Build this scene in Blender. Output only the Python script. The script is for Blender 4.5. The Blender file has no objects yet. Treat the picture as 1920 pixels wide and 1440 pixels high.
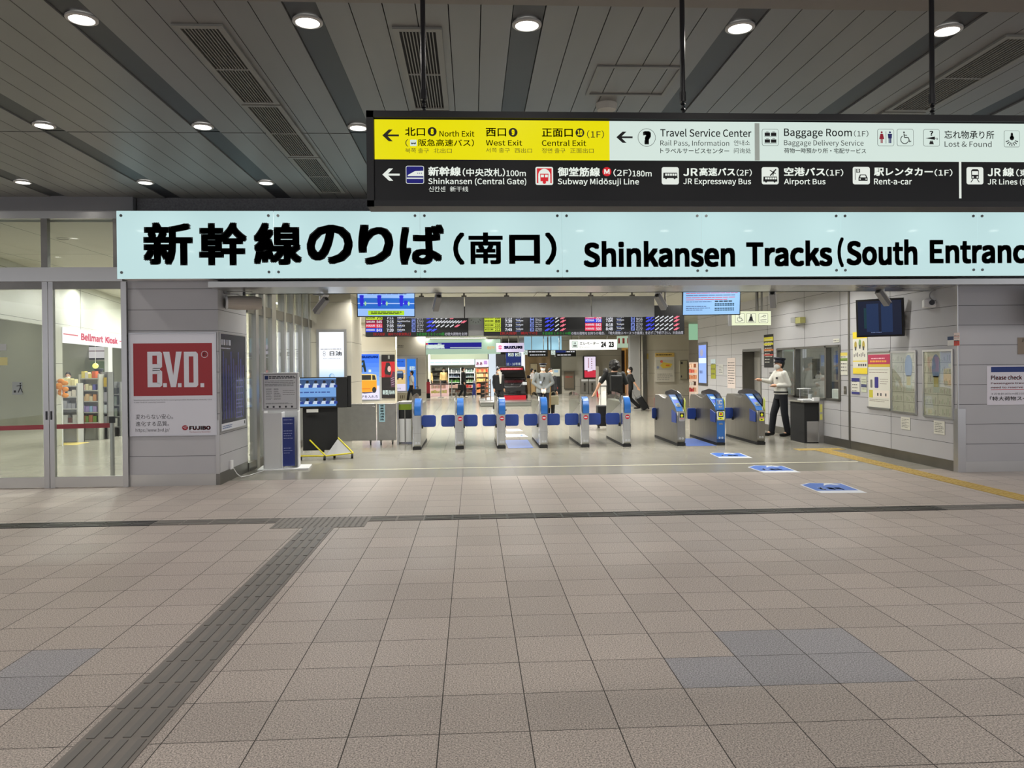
import bpy, bmesh, math, random
from mathutils import Vector, Matrix
random.seed(7)
SC = bpy.context.scene
COL = SC.collection

# ---------------------------------------------------------------- camera
F, CX, CY, HC = 1440.0, 960.0, 694.0, 1.65
yaw, pitch, roll = -math.atan2(74, F), -math.atan2(7.6, F), 0.0095
r0 = Vector((math.cos(yaw), math.sin(yaw), 0)); f0 = Vector((-math.sin(yaw), math.cos(yaw), 0)); z0 = Vector((0, 0, 1))
fw = f0 * math.cos(pitch) + z0 * math.sin(pitch)
u0 = z0 * math.cos(pitch) - f0 * math.sin(pitch)
cr = r0 * math.cos(roll) - u0 * math.sin(roll)
cu = r0 * math.sin(roll) + u0 * math.cos(roll)
cam_d = bpy.data.cameras.new('camera'); cam = bpy.data.objects.new('camera', cam_d); COL.objects.link(cam)
cam_d.sensor_width = 36; cam_d.lens = 36 * F / 1920; cam_d.clip_start = 0.05; cam_d.clip_end = 300
cam_d.shift_y = (CY - 720) / 1920
cam.matrix_world = Matrix((( cr.x, cu.x, -fw.x, 0), (cr.y, cu.y, -fw.y, 0), (cr.z, cu.z, -fw.z, HC), (0, 0, 0, 1)))
SC.camera = cam
CAM = Vector((0, 0, HC))
SC.view_settings.view_transform = 'Standard'; SC.view_settings.look = 'None'
SC.view_settings.exposure = 0.0; SC.view_settings.gamma = 1.0; SC.view_settings.use_curve_mapping = False
SC.cycles.use_denoising = True
SC.cycles.max_bounces = 8; SC.cycles.transparent_max_bounces = 12; SC.cycles.sample_clamp_indirect = 4.0
SC.cycles.caustics_reflective = False; SC.cycles.caustics_refractive = False

def srgb(r, g, b):
    def c(v):
        v /= 255.0
        return v / 12.92 if v <= .04045 else ((v + .055) / 1.055) ** 2.4
    return (c(r), c(g), c(b), 1)

# ---------------------------------------------------------------- daylight from the street behind
W = bpy.data.worlds.new('world'); SC.world = W; W.use_nodes = True
W.node_tree.nodes['Background'].inputs[0].default_value = (0.74, 0.76, 0.82, 1)
W.node_tree.nodes['Background'].inputs[1].default_value = 1.35

# warm/neutral lamp settings: (power in watts, colour)
OUT_W, OUT_C = 6.0, (1, 0.955, 0.90)
IN_W, IN_C = 21.0, (1, 0.985, 0.92)
FAR_W = 112.0

# ---------------------------------------------------------------- picture -> place helpers
def ray(px, py):
    return (fw + cr * ((px - CX) / F) - cu * ((py - CY) / F))
class PL:
    """a plane: origin o, right u, up v, outward normal n (towards the viewer)"""
    def __init__(s, o, u, v):
        s.o = Vector(o); s.u = Vector(u).normalized(); s.v = Vector(v).normalized(); s.n = s.u.cross(s.v).normalized()
    def px(s, x, y):
        d = ray(x, y); t = (s.o - CAM).dot(s.n) / d.dot(s.n); p = CAM + d * t - s.o
        return (p.dot(s.u), p.dot(s.v))
    def rect(s, x0, y0, x1, y1):
        xm, ym = (x0 + x1) / 2, (y0 + y1) / 2
        return (s.px(x0, ym)[0], s.px(x1, ym)[0], s.px(xm, y1)[1], s.px(xm, y0)[1])
    def pt(s, a, b, off=0):
        return s.o + s.u * a + s.v * b + s.n * off
def PY(y): return PL((0, y, 0), (1, 0, 0), (0, 0, 1))
def PXr(x): return PL((x, 0, 0), (0, -1, 0), (0, 0, 1))      # faces -x (right wall)
def PXl(x): return PL((x, 0, 0), (0, 1, 0), (0, 0, 1))       # faces +x (left wall)
def PZ(z): return PL((0, 0, z), (1, 0, 0), (0, 1, 0))
def PZd(z): return PL((0, 0, z), (1, 0, 0), (0, -1, 0))      # faces down
def fl(px, py, z=0.0):
    d = ray(px, py); t = (z - HC) / d.z
    return CAM + d * t
def at(px, py, Y):
    d = ray(px, py); return CAM + d * (Y / d.y)

# ---------------------------------------------------------------- materials
MATS = {}
def nt(m): return m.node_tree.nodes, m.node_tree.links
def M_(name, col, rough=.5, metal=0.0, emit=0.0, ecol=None, spec=.5, coat=0.0, noise=0.0, nscale=8.0, bump=0.0, stretch=None):
    if name in MATS: return name
    m = bpy.data.materials.new(name); m.use_nodes = True; N, L = nt(m); b = N['Principled BSDF']
    c = col if len(col) == 4 else (*col, 1)
    b.inputs['Base Color'].default_value = c; b.inputs['Roughness'].default_value = rough; b.inputs['Metallic'].default_value = metal
    b.inputs['Specular IOR Level'].default_value = spec; b.inputs['Coat Weight'].default_value = coat
    if emit:
        b.inputs['Emission Color'].default_value = ecol or c; b.inputs['Emission Strength'].default_value = emit
    if noise or bump:
        g = N.new('ShaderNodeNewGeometry'); n = N.new('ShaderNodeTexNoise'); n.inputs['Scale'].default_value = nscale; n.inputs['Detail'].default_value = 4
        if stretch:
            mp = N.new('ShaderNodeMapping'); mp.inputs['Scale'].default_value = stretch; L.new(g.outputs['Position'], mp.inputs[0]); L.new(mp.outputs[0], n.inputs['Vector'])
        else: L.new(g.outputs['Position'], n.inputs['Vector'])
        if noise:
            mr = N.new('ShaderNodeMapRange'); mr.inputs[3].default_value = 1 - noise; mr.inputs[4].default_value = 1 + noise; mr.inputs[1].default_value = .3; mr.inputs[2].default_value = .7
            L.new(n.outputs[0], mr.inputs[0])
            mx = N.new('ShaderNodeVectorMath'); mx.operation = 'SCALE'; mx.inputs[0].default_value = c[:3]; L.new(mr.outputs[0], mx.inputs['Scale']); L.new(mx.outputs[0], b.inputs['Base Color'])
            if metal:
                m2 = N.new('ShaderNodeMapRange'); m2.inputs[3].default_value = max(.05, rough - noise * .6); m2.inputs[4].default_value = rough + noise * .6
                L.new(n.outputs[0], m2.inputs[0]); L.new(m2.outputs[0], b.inputs['Roughness'])
        if bump:
            bp = N.new('ShaderNodeBump'); bp.inputs['Strength'].default_value = bump; bp.inputs['Distance'].default_value = .004
            L.new(n.outputs[0], bp.inputs['Height']); L.new(bp.outputs[0], b.inputs['Normal'])
    MATS[name] = m
    return name
def mth(N, L, op, a, b=None, c=None):
    n = N.new('ShaderNodeMath'); n.operation = op
    for i, v in enumerate((a, b, c)):
        if v is None: continue
        if isinstance(v, (int, float)): n.inputs[i].default_value = v
        else: L.new(v, n.inputs[i])
    return n.outputs[0]
def tiled(name, col, rough, metal, axes, linecol=(.02, .02, .02), lw=.004, var=.04, speckle=0.0, sscale=260, patches=(), patchcol=None, rvar=.12, spec=.5, roughline=.8):
    """panels / tiles with joints at real positions; axes = [(axis, phase, pitch)]"""
    m = bpy.data.materials.new(name); m.use_nodes = True; N, L = nt(m); b = N['Principled BSDF']
    g = N.new('ShaderNodeNewGeometry'); sp = N.new('ShaderNodeSeparateXYZ'); L.new(g.outputs['Position'], sp.inputs[0])
    mask = None; cells = []
    for ax, ph, pitch in axes:
        t = mth(N, L, 'DIVIDE', mth(N, L, 'SUBTRACT', sp.outputs[ax], ph), pitch)
        fr = mth(N, L, 'FRACT', t); cells.append(mth(N, L, 'FLOOR', t))
        d = mth(N, L, 'MULTIPLY', mth(N, L, 'MINIMUM', fr, mth(N, L, 'SUBTRACT', 1.0, fr)), pitch)
        k = mth(N, L, 'LESS_THAN', d, lw)
        mask = k if mask is None else mth(N, L, 'MAXIMUM', mask, k)
    cx = N.new('ShaderNodeCombineXYZ')
    for i, c in enumerate(cells): L.new(c, cx.inputs[i])
    wn = N.new('ShaderNodeTexWhiteNoise'); L.new(cx.outputs[0], wn.inputs['Vector'])
    val = mth(N, L, 'MULTIPLY_ADD', wn.outputs['Value'], 2 * var, 1 - var)
    n2 = N.new('ShaderNodeTexNoise'); n2.inputs['Scale'].default_value = 1.3; n2.inputs['Detail'].default_value = 5; L.new(g.outputs['Position'], n2.inputs['Vector'])
    val = mth(N, L, 'MULTIPLY', val, mth(N, L, 'MULTIPLY_ADD', n2.outputs[0], .14, .93))
    if speckle:
        n1 = N.new('ShaderNodeTexNoise'); n1.inputs['Scale'].default_value = sscale; n1.inputs['Detail'].default_value = 2; L.new(g.outputs['Position'], n1.inputs['Vector'])
        s = mth(N, L, 'MULTIPLY_ADD', mth(N, L, 'SUBTRACT', n1.outputs[0], .5), speckle * 4, 1.0)
        s = mth(N, L, 'MAXIMUM', s, .25); val = mth(N, L, 'MULTIPLY', val, s)
    base = N.new('ShaderNodeRGB'); base.outputs[0].default_value = col
    colour = base.outputs[0]
    for (x0, x1, y0, y1) in patches:
        k = mth(N, L, 'MULTIPLY', mth(N, L, 'MULTIPLY', mth(N, L, 'GREATER_THAN', sp.outputs[0], x0), mth(N, L, 'LESS_THAN', sp.outputs[0], x1)),
                mth(N, L, 'MULTIPLY', mth(N, L, 'GREATER_THAN', sp.outputs[1], y0), mth(N, L, 'LESS_THAN', sp.outputs[1], y1)))
        mx = N.new('ShaderNodeMix'); mx.data_type = 'RGBA'; L.new(k, mx.inputs['Factor']); L.new(colour, mx.inputs['A']); mx.inputs['B'].default_value = patchcol
        colour = mx.outputs['Result']
    sc = N.new('ShaderNodeVectorMath'); sc.operation = 'SCALE'; L.new(colour, sc.inputs[0]); L.new(val, sc.inputs['Scale'])
    mx = N.new('ShaderNodeMix'); mx.data_type = 'RGBA'; L.new(mask, mx.inputs['Factor']); L.new(sc.outputs[0], mx.inputs['A']); mx.inputs['B'].default_value = (*linecol, 1)
    L.new(mx.outputs['Result'], b.inputs['Base Color']); b.inputs['Metallic'].default_value = metal
    L.new(mth(N, L, 'MAXIMUM', mth(N, L, 'MULTIPLY', mask, roughline), mth(N, L, 'MULTIPLY_ADD', n2.outputs[0], rvar, rough - rvar / 2)), b.inputs['Roughness'])
    b.inputs['Specular IOR Level'].default_value = spec
    MATS[name] = m; return name
def glassy(name, tint=(.92, .95, .93), refl=1.0, rough=0.0):
    m = bpy.data.materials.new(name); m.use_nodes = True; N, L = nt(m); N.remove(N['Principled BSDF'])
    t = N.new('ShaderNodeBsdfTransparent'); t.inputs[0].default_value = (*tint, 1)
    g = N.new('ShaderNodeBsdfGlossy'); g.inputs['Roughness'].default_value = rough
    f = N.new('ShaderNodeFresnel'); gm = N.new('ShaderNodeNewGeometry'); L.new(mth(N, L, 'MULTIPLY_ADD', gm.outputs['Backfacing'], 1 / 1.5 - 1.5, 1.5), f.inputs[0])
    mx = N.new('ShaderNodeMixShader'); L.new(mth(N, L, 'MULTIPLY', f.outputs[0], 1.0 * refl), mx.inputs[0]); L.new(t.outputs[0], mx.inputs[1]); L.new(g.outputs[0], mx.inputs[2])
    L.new(mx.outputs[0], N['Material Output'].inputs[0]); MATS[name] = m; return name
def glow(name, r, g, b, k=1.0, gloss=.25):
    """backlit / screen surface with a glossy front"""
    c = srgb(r, g, b)
    return M_(name, (c[0] * .15, c[1] * .15, c[2] * .15), gloss, emit=k, ecol=c)
def paint(r, g, b, rough=.5, **k):
    n = 'paint_%d_%d_%d_%d' % (r, g, b, int(rough * 100)); 
    return M_(n, srgb(r, g, b), rough, **k)
def lit(r, g, b, k=1.0): return glow('backlit_%d_%d_%d_%d' % (r, g, b, int(k * 100)), r, g, b, k)

steel = M_('brushed_steel', (.50, .49, .48), .33, 1.0, noise=.04, nscale=1.5)
steelh = M_('brushed_steel_band', (.55, .54, .52), .28, 1.0, noise=.03, nscale=1.2)
darksteel = M_('dark_steel', (.22, .21, .19), .35, 1.0, noise=.1, nscale=3)
chrome = M_('chrome', (.75, .75, .76), .12, 1.0)
black = M_('black_enamel', (.012, .012, .014), .35)
blackm = M_('matt_black', (.01, .01, .011), .7)
white = M_('white_enamel', (.84, .84, .84), .4)
rubber = M_('rubber', (.015, .015, .015), .8)
grey = M_('grey_enamel', (.30, .30, .30), .5)
glass = glassy('clear_glass')
smoke = glassy('smoked_acrylic', (.50, .52, .48), .8)
acryl = glassy('frosted_acrylic', (.80, .82, .78), .8, .2)

# ---------------------------------------------------------------- mesh builder
class MB:
    def __init__(s): s.v = []; s.f = []; s.m = []; s.names = []
    def mi(s, m):
        if m not in s.names: s.names.append(m)
        return s.names.index(m)
    def add(s, vs, fs, m):
        o = len(s.v); k = s.mi(m); s.v += [Vector(p) for p in vs]
        for f in fs: s.f.append(tuple(o + i for i in f)); s.m.append(k)
        return s
    def hexa(s, p, m):
        return s.add(p, [(0, 3, 2, 1), (4, 5, 6, 7), (0, 1, 5, 4), (1, 2, 6, 5), (2, 3, 7, 6), (3, 0, 4, 7)], m)
    def box(s, x0, x1, y0, y1, z0, z1, m):
        return s.hexa([(x0, y0, z0), (x1, y0, z0), (x1, y1, z0), (x0, y1, z0), (x0, y0, z1), (x1, y0, z1), (x1, y1, z1), (x0, y1, z1)], m)
    def pbox(s, P, a0, a1, b0, b1, o0, o1, m):
        q = lambda a, b, o: P.pt(a, b, o)
        return s.hexa([q(a0, b0, o0), q(a1, b0, o0), q(a1, b1, o0), q(a0, b1, o0), q(a0, b0, o1), q(a1, b0, o1), q(a1, b1, o1), q(a0, b1, o1)], m)
    def quad(s, P, a0, a1, b0, b1, off, m):
        return s.add([P.pt(a0, b0, off), P.pt(a1, b0, off), P.pt(a1, b1, off), P.pt(a0, b1, off)], [(0, 1, 2, 3)], m)
    def qpx(s, P, x0, y0, x1, y1, off, m): return s.quad(P, *P.rect(x0, y0, x1, y1), off, m)
    def poly(s, P, pts, off, m): return s.add([P.pt(a, b, off) for a, b in pts], [tuple(range(len(pts)))], m)
    def prism(s, P, pts, o0, o1, m):
        n = len(pts); return s.add([P.pt(a, b, o0) for a, b in pts] + [P.pt(a, b, o1) for a, b in pts],
            [tuple(reversed(range(n))), tuple(range(n, 2 * n))] + [(i, (i + 1) % n, n + (i + 1) % n, n + i) for i in range(n)], m)
    def disc(s, P, a, b, r, off, m, n=20, r2=None):
        r2 = r2 or r; return s.poly(P, [(a + r * math.cos(2 * math.pi * i / n), b + r2 * math.sin(2 * math.pi * i / n)) for i in range(n)], off, m)
    def ring(s, P, a, b, r, w, off, m, n=28, t0=0, t1=360):
        A = math.radians(t0); B = math.radians(t1); k = n
        for i in range(k):
            p, q = A + (B - A) * i / k, A + (B - A) * (i + 1) / k
            s.poly(P, [(a + (r - w) * math.cos(p), b + (r - w) * math.sin(p)), (a + r * math.cos(p), b + r * math.sin(p)), (a + r * math.cos(q), b + r * math.sin(q)), (a + (r - w) * math.cos(q), b + (r - w) * math.sin(q))], off, m)
        return s
    def line(s, P, p, q, w, off, m):
        dx, dy = q[0] - p[0], q[1] - p[1]; l = math.hypot(dx, dy) or 1; nx, ny = -dy / l * w / 2, dx / l * w / 2
        return s.poly(P, [(p[0] - nx, p[1] - ny), (q[0] - nx, q[1] - ny), (q[0] + nx, q[1] + ny), (p[0] + nx, p[1] + ny)], off, m)
    def rrect(s, P, a0, a1, b0, b1, r, off, m, depth=0):
        pts = []
        for cx_, cy_, t in ((a1 - r, b0 + r, -90), (a1 - r, b1 - r, 0), (a0 + r, b1 - r, 90), (a0 + r, b0 + r, 180)):
            for k in range(5):
                an = math.radians(t + k * 22.5); pts.append((cx_ + r * math.cos(an), cy_ + r * math.sin(an)))
        return s.prism(P, pts, off - depth, off, m) if depth else s.poly(P, pts, off, m)
    def cyl(s, p, q, r, m, n=12, r2=None, cap=True):
        p, q = Vector(p), Vector(q); d = (q - p); 
        if d.length < 1e-6: return s
        d.normalize(); a = d.orthogonal().normalized(); b = d.cross(a); r2 = r if r2 is None else r2
        vs = [p + (a * math.cos(2 * math.pi * i / n) + b * math.sin(2 * math.pi * i / n)) * r for i in range(n)] + \
             [q + (a * math.cos(2 * math.pi * i / n) + b * math.sin(2 * math.pi * i / n)) * r2 for i in range(n)]
        fs = [(i, (i + 1) % n, n + (i + 1) % n, n + i) for i in range(n)]
        if cap: fs += [tuple(reversed(range(n))), tuple(range(n, 2 * n))]
        return s.add(vs, fs, m)
    def tube(s, pts, r, m, n=8):
        for a, b in zip(pts, pts[1:]): s.cyl(a, b, r, m, n)
        return s
    def ball(s, c, r, m, n=12, k=8, sc=(1, 1, 1), lo=-90, hi=90, a0=0, a1=360, rot=None):
        vs = []; fs = []; full = abs(a1 - a0) >= 360; nn = n if full else n + 1
        for j in range(k + 1):
            la = math.radians(lo + (hi - lo) * j / k)
            for i in range(nn):
                an = math.radians(a0 + (a1 - a0) * i / n)
                p = Vector((math.cos(la) * math.cos(an) * r * sc[0], math.cos(la) * math.sin(an) * r * sc[1], math.sin(la) * r * sc[2]))
                if rot is not None: p = rot @ p
                vs.append(Vector(c) + p)
        for j in range(k):
            for i in range(n if full else nn - 1):
                a = j * nn + i; b = j * nn + (i + 1) % nn; fs.append((a, b, b + nn, a + nn))
        return s.add(vs, fs, m)
    def lathe(s, c, prof, m, n=16):
        vs = []; fs = []
        for (r, z) in prof:
            for i in range(n): vs.append(Vector(c) + Vector((r * math.cos(2 * math.pi * i / n), r * math.sin(2 * math.pi * i / n), z)))
        for j in range(len(prof) - 1):
            for i in range(n): a = j * n + i; b = j * n + (i + 1) % n; fs.append((a, b, b + n, a + n))
        return s.add(vs, fs, m)
    def text(s, P, txt, a0, a1, b0, b1, off, m, bold=0.0, rot=0):
        vs, fs = glyphs(txt, bold)
        if not vs: return s
        xs = [v[0] for v in vs]; ys = [v[1] for v in vs]; X0, X1, Y0, Y1 = min(xs), max(xs), min(ys), max(ys)
        sx = (a1 - a0) / max(X1 - X0, 1e-6); sy = (b1 - b0) / max(Y1 - Y0, 1e-6)
        return s.add([P.pt(a0 + (x - X0) * sx, b0 + (y - Y0) * sy, off) for x, y in vs], fs, m)
    def tpx(s, P, txt, x0, y0, x1, y1, off, m, bold=0.0): return s.text(P, txt, *P.rect(x0, y0, x1, y1), off, m, bold)
    def greek(s, P, a0, a1, b0, b1, rows, off, m, fill=.45, seed=0, words=True):
        """rows of print too small to read: word-length dashes"""
        R = random.Random(seed + rows); h = (b1 - b0) / rows
        for i in range(rows):
            y = b1 - (i + .5) * h; x = a0; e = a1 - (a1 - a0) * R.choice((0, .05, .2, .35))
            while x < e:
                w = min((a1 - a0) * (R.uniform(.06, .2)), e - x)
                s.quad(P, x, x + w, y - h * fill / 2, y + h * fill / 2, off, m); x += w + h * .35
        return s
    def build(s, name, parent=None, smooth=False, bevel=0.0, base=None, subsurf=0):
        me = bpy.data.meshes.new(name); o = bpy.data.objects.new(name, me); COL.objects.link(o)
        if parent is not None:
            org = world_loc(parent); o.parent = parent
        else:
            if base is None:
                xs = [v.x for v in s.v]; ys = [v.y for v in s.v]; zs = [v.z for v in s.v]
                base = ((min(xs) + max(xs)) / 2, (min(ys) + max(ys)) / 2, min(zs))
            org = Vector(base); o.location = org
        me.from_pydata([tuple(v - org) for v in s.v], [], s.f)
        for n in s.names: me.materials.append(MATS[n])
        me.polygons.foreach_set('material_index', s.m)
        if smooth: me.polygons.foreach_set('use_smooth', [True] * len(me.polygons))
        me.validate(); me.update()
        if smooth:
            try: me.set_sharp_from_angle(angle=math.radians(40))
            except Exception: pass
        if bevel:
            b = o.modifiers.new('bevel', 'BEVEL'); b.width = bevel; b.segments = 2; b.limit_method = 'ANGLE'; b.angle_limit = math.radians(50)
        if subsurf:
            b = o.modifiers.new('sub', 'SUBSURF'); b.levels = subsurf; b.render_levels = subsurf
        return o
def world_loc(o):
    l = Vector(o.location)
    while o.parent: o = o.parent; l += Vector(o.location)
    return l
_G = {}
FONT = None
try:
    import os
    _fp = os.path.join(bpy.utils.system_resource('DATAFILES'), 'fonts', 'Noto Sans CJK Regular.woff2')
    if os.path.exists(_fp): FONT = bpy.data.fonts.load(_fp)
except Exception: FONT = None
def glyphs(txt, bold=0.0):
    k = (txt, round(bold, 4))
    if k not in _G:
        c = bpy.data.curves.new('t', 'FONT'); c.body = txt; c.resolution_u = 3
        if FONT: c.font = FONT
        o = bpy.data.objects.new('t', c); m = o.to_mesh()
        v = [(p.co.x, p.co.y) for p in m.vertices]; f = [tuple(p.vertices) for p in m.polygons]
        o.to_mesh_clear(); bpy.data.objects.remove(o); bpy.data.curves.remove(c)
        if max(map(ord, txt)) > 0x2e80: bold *= .5
        if bold > .002:      # heavier strokes: the same letter laid over itself, shifted all round
            V, Fc = [], []
            for j in range(8):
                dx, dy = bold * ((1, 1, 0, -1, -1, -1, 0, 1)[j]), bold * ((0, 1, 1, 1, 0, -1, -1, -1)[j]); n = len(V)
                V += [(x + dx, y + dy) for x, y in v]; Fc += [tuple(i + n for i in q) for q in f]
            n = len(V); V += v; Fc += [tuple(i + n for i in q) for q in f]; v, f = V, Fc
        _G[k] = (v, f)
    return _G[k]

def tag(o, label, cat, group=None, kind=None):
    if label: o['label'] = label
    if cat: o['category'] = cat
    if group: o['group'] = group
    if kind: o['kind'] = kind
    return o
def thing(name, label, cat, loc=(0, 0, 0), group=None):
    o = bpy.data.objects.new(name, None); COL.objects.link(o); o.location = loc; o.empty_display_size = .1
    return tag(o, label, cat, group)
def struct(name, mb, label=None, **k):
    o = mb.build(name, **k); o['kind'] = 'structure'
    if label: o['label'] = label
    return o
def copy_tree(o, parent=None):
    c = o.copy(); COL.objects.link(c); c.parent = parent
    if parent is not None: c.matrix_parent_inverse = o.matrix_parent_inverse.copy()
    for ch in list(o.children): copy_tree(ch, c)
    return c
def place(o, loc, rz=0.0): o.location = loc; o.rotation_euler = (0, 0, rz); return o

# ---------------------------------------------------------------- key positions, read off the floor lines
YF = 11.10                                   # front plane of the glazed facade and its columns
XL = fl(411, 910).x                          # left side of the opening
XR = fl(1803, 887).x                         # right side of the opening
ZC = 4.06                                    # concourse ceiling
ZI = 3.30                                    # ceiling past the opening
TP = .4075; TPY = .403
JX = fl(860, 975).x; JY = fl(980, 1300).y
PZI = PY(YF)
print('XL', XL, 'XR', XR, 'Yl', fl(411, 910).y, 'Yr', fl(1803, 887).y, 'JX', JX, JY)
# ================================================================ SETTING
patch = []
for (x0, y0, x1, y1) in ((1400, 1192, 1600, 1230), (1290, 1236, 1660, 1280), (0, 1230, 110, 1318)):
    a = fl(x0, y1); b = fl(x1, y0); mid = fl((x0 + x1) / 2, (y0 + y1) / 2)
    ia = round((fl(x0, (y0 + y1) / 2).x - JX) / TP); ib = round((fl(x1, (y0 + y1) / 2).x - JX) / TP)
    ja = round((fl((x0 + x1) / 2, y1).y - JY) / TPY); jb = round((fl((x0 + x1) / 2, y0).y - JY) / TPY)
    patch.append((JX + ia * TP, JX + ib * TP, JY + ja * TPY, JY + jb * TPY))
granite = tiled('granite_paving', srgb(159, 148, 140), .42, 0, [(0, JX, TP), (1, JY, TPY)], linecol=(.035, .03, .026), lw=.0026, var=.085, speckle=.9, sscale=135, patches=patch, patchcol=srgb(138, 135, 138), spec=.45)
polished = tiled('polished_floor', srgb(150, 146, 135), .20, 0, [(0, JX, TP), (1, JY, TPY)], linecol=(.10, .09, .08), lw=.003, var=.03, speckle=.05, sscale=150, spec=.6, rvar=.03)
wallp = tiled('grey_wall_panel', srgb(178, 177, 180), .42, .0, [(2, .42, .296)], linecol=(.06, .06, .06), lw=.0035, var=.012, spec=.55)
wallw = tiled('beige_wall_panel', srgb(200, 194, 180), .45, 0, [(2, .42, .90)], linecol=(.12, .11, .09), lw=.004, var=.01)
stone = M_('mottled_stone', srgb(98, 97, 99), .5, noise=.25, nscale=40)
ceilp = M_('painted_ceiling_panel', srgb(120, 120, 117), .38, noise=.03, nscale=2)
ceild = M_('dark_ceiling_strip', srgb(36, 38, 42), .45)
gap = M_('ceiling_gap', (.006, .006, .006), .9)
soffit = M_('warm_soffit', srgb(120, 112, 104), .5, noise=.03)
inceil = tiled('inner_ceiling_panel', srgb(196, 194, 180), .5, 0, [(0, JX, 1.63), (1, YF, 3.2)], linecol=(.05, .05, .045), lw=.006, var=.02)

fY = JY + round((fl(960, 893).y - JY) / TPY) * TPY
struct('floor', MB().box(-16, 16, -9, fY, -.08, 0, granite), 'speckled granite tile floor of the concourse')
struct('floor', MB().box(-16, 16, fY, 60, -.08, 0, polished), 'polished tile floor beyond the opening')

# ---- ceiling: long panels with open joints, dark recessed strips every seventh
ys0 = at(1360, 12, 5).y
def cl(px, py): return fl(px, py, ZC)
Ynear = cl(1360, 12).y; Yseam = cl(250, 248).y
PW = (cl(413.3, 248).x - cl(371.7, 248).x); XS = cl(392.5, 248).x
PER = (cl(1384, 50).x - cl(571, 39).x) / 2
PW = PER / 7
print('panel', PW, 'period', PER, 'Ynear', Ynear, 'Yseam', Yseam, 'strip', XS)
mb = MB()
mb.box(-16, 16, Ynear, YF + .8, ZC + .10, ZC + .16, gap)
for i in range(-70, 75):
    x = XS + i * PW
    if x < -13.5 or x > 14.5: continue
    for (y0, y1) in ((Ynear, Yseam - .012), (Yseam + .012, YF + .8)):
        if i % 7 == 0: mb.box(x - PW / 2 + .003, x + PW / 2 - .003, y0, y1, ZC + .012, ZC + .05, ceild)
        else: mb.box(x - PW / 2 + .0035, x + PW / 2 - .0035, y0, y1, ZC, ZC + .05, ceilp)
ceiling = struct('ceiling', mb, 'metal strip ceiling with dark recessed bands')
struct('ceiling', MB().box(-16, 16, -9, Ynear, ZC - .012, ZC + .16, soffit), 'plain soffit at the near edge of the ceiling')
struct('ceiling', MB().box(-4.2, 16, YF + .78, 60, ZI, ZI + .1, inceil), 'pale panelled ceiling over the gates')
struct('ceiling', MB().box(-16, -4.2, YF + .1, 60, 3.75, 3.85, inceil), 'ceiling over the shop behind the glass')

# ---- facade beam above the opening
aL = PZI.px(258, 385)[0]
zb = PZI.px(700, 392)[1]; zs = 2.80
struct('wall_front', MB().box(aL, 16, YF - .02, YF + .3, 2.9, ZC + .1, stone), 'mottled stone beam behind the long sign')
P = PY(YF - .02)
struct('trim_1', MB().box(XL - .05, 16, YF - .25, YF + .78, 2.78, 2.86, steelh).box(XL, XR, YF + .7, YF + .78, 2.78, ZI + .1, grey), 'stainless soffit band under the beam')
# header over the glazed entrance
z1 = PZI.px(100, 373)[1]; z2 = PZI.px(100, 397)[1]; z3 = PZI.px(100, 411)[1]; z4 = PZI.px(100, 503)[1]; z5 = PZI.px(100, 529)[1]
struct('wall_header', MB().box(-16, PZI.px(256, 385)[0], YF - .12, YF + .3, z2, ZC + .1, M_('header_panel', srgb(120, 120, 122), .45, noise=.05, nscale=1.5)), 'grey metal fascia over the glass entrance')
xj = PZI.px(237, 700)[0]
struct('trim_2', MB().box(-16, xj, YF - .06, YF + .1, z3, z2, steelh).box(-16, xj, YF - .10, YF + .14, z5, z4, steelh), 'stainless rails of the glass entrance')
x1, x2 = PZI.px(78, 460)[0], PZI.px(90, 460)[0]
w = struct('window_1', MB().box(-16, xj, YF, YF + .012, z4, z3, glass), 'transom glass over the entrance doors')
MB().box(x1, x2, YF - .02, YF + .06, z4, z3, darksteel).box(PZI.px(213, 460)[0], PZI.px(221, 460)[0], YF - .02, YF + .06, z4, z3, darksteel).build('mullion', w)
# sliding glass doors
def door(nm, xa, xb, wl, wr, lab, handle_x):
    d = thing(nm, lab, None, ((xa + xb) / 2, YF, 0)); d['kind'] = 'structure'
    zt = z5; 
    m = MB().box(xa, xa + wl, YF - .03, YF + .03, 0, zt, steel).box(xb - wr, xb, YF - .03, YF + .03, 0, zt, steel)
    m.box(xa, xb, YF - .028, YF + .028, 0.01, .155, steelh).box(xa, xb, YF - .028, YF + .028, zt - .10, zt, darksteel)
    m.build('frame', d)
    MB().box(xa + wl, xb - wr, YF - .005, YF + .005, .155, zt - .10, glass).build('glass_pane', d)
    z = 1.02
    MB().box(handle_x - .012, handle_x + .012, YF - .036, YF - .028, z - .06, z + .06, black).build('pull_recess', d)
xa, xm, xb = PZI.px(-190, 750)[0], PZI.px(94, 750)[0], PZI.px(232, 750)[0]
door('door_1', xa, xm - .004, .08, .075, 'sliding glass door leaf at the left edge', xm - .035)
door('door_2', xm + .004, xb, .065, .012, 'sliding glass door leaf beside the poster column', xm + .03)
MB_ = MB().box(xb, xj + .03, YF - .05, YF + .08, 0, z5, steel).box(xa - .1, xa, YF - .05, YF + .08, 0, z5, steel)
struct('trim_3', MB_, 'steel door jambs')

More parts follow.
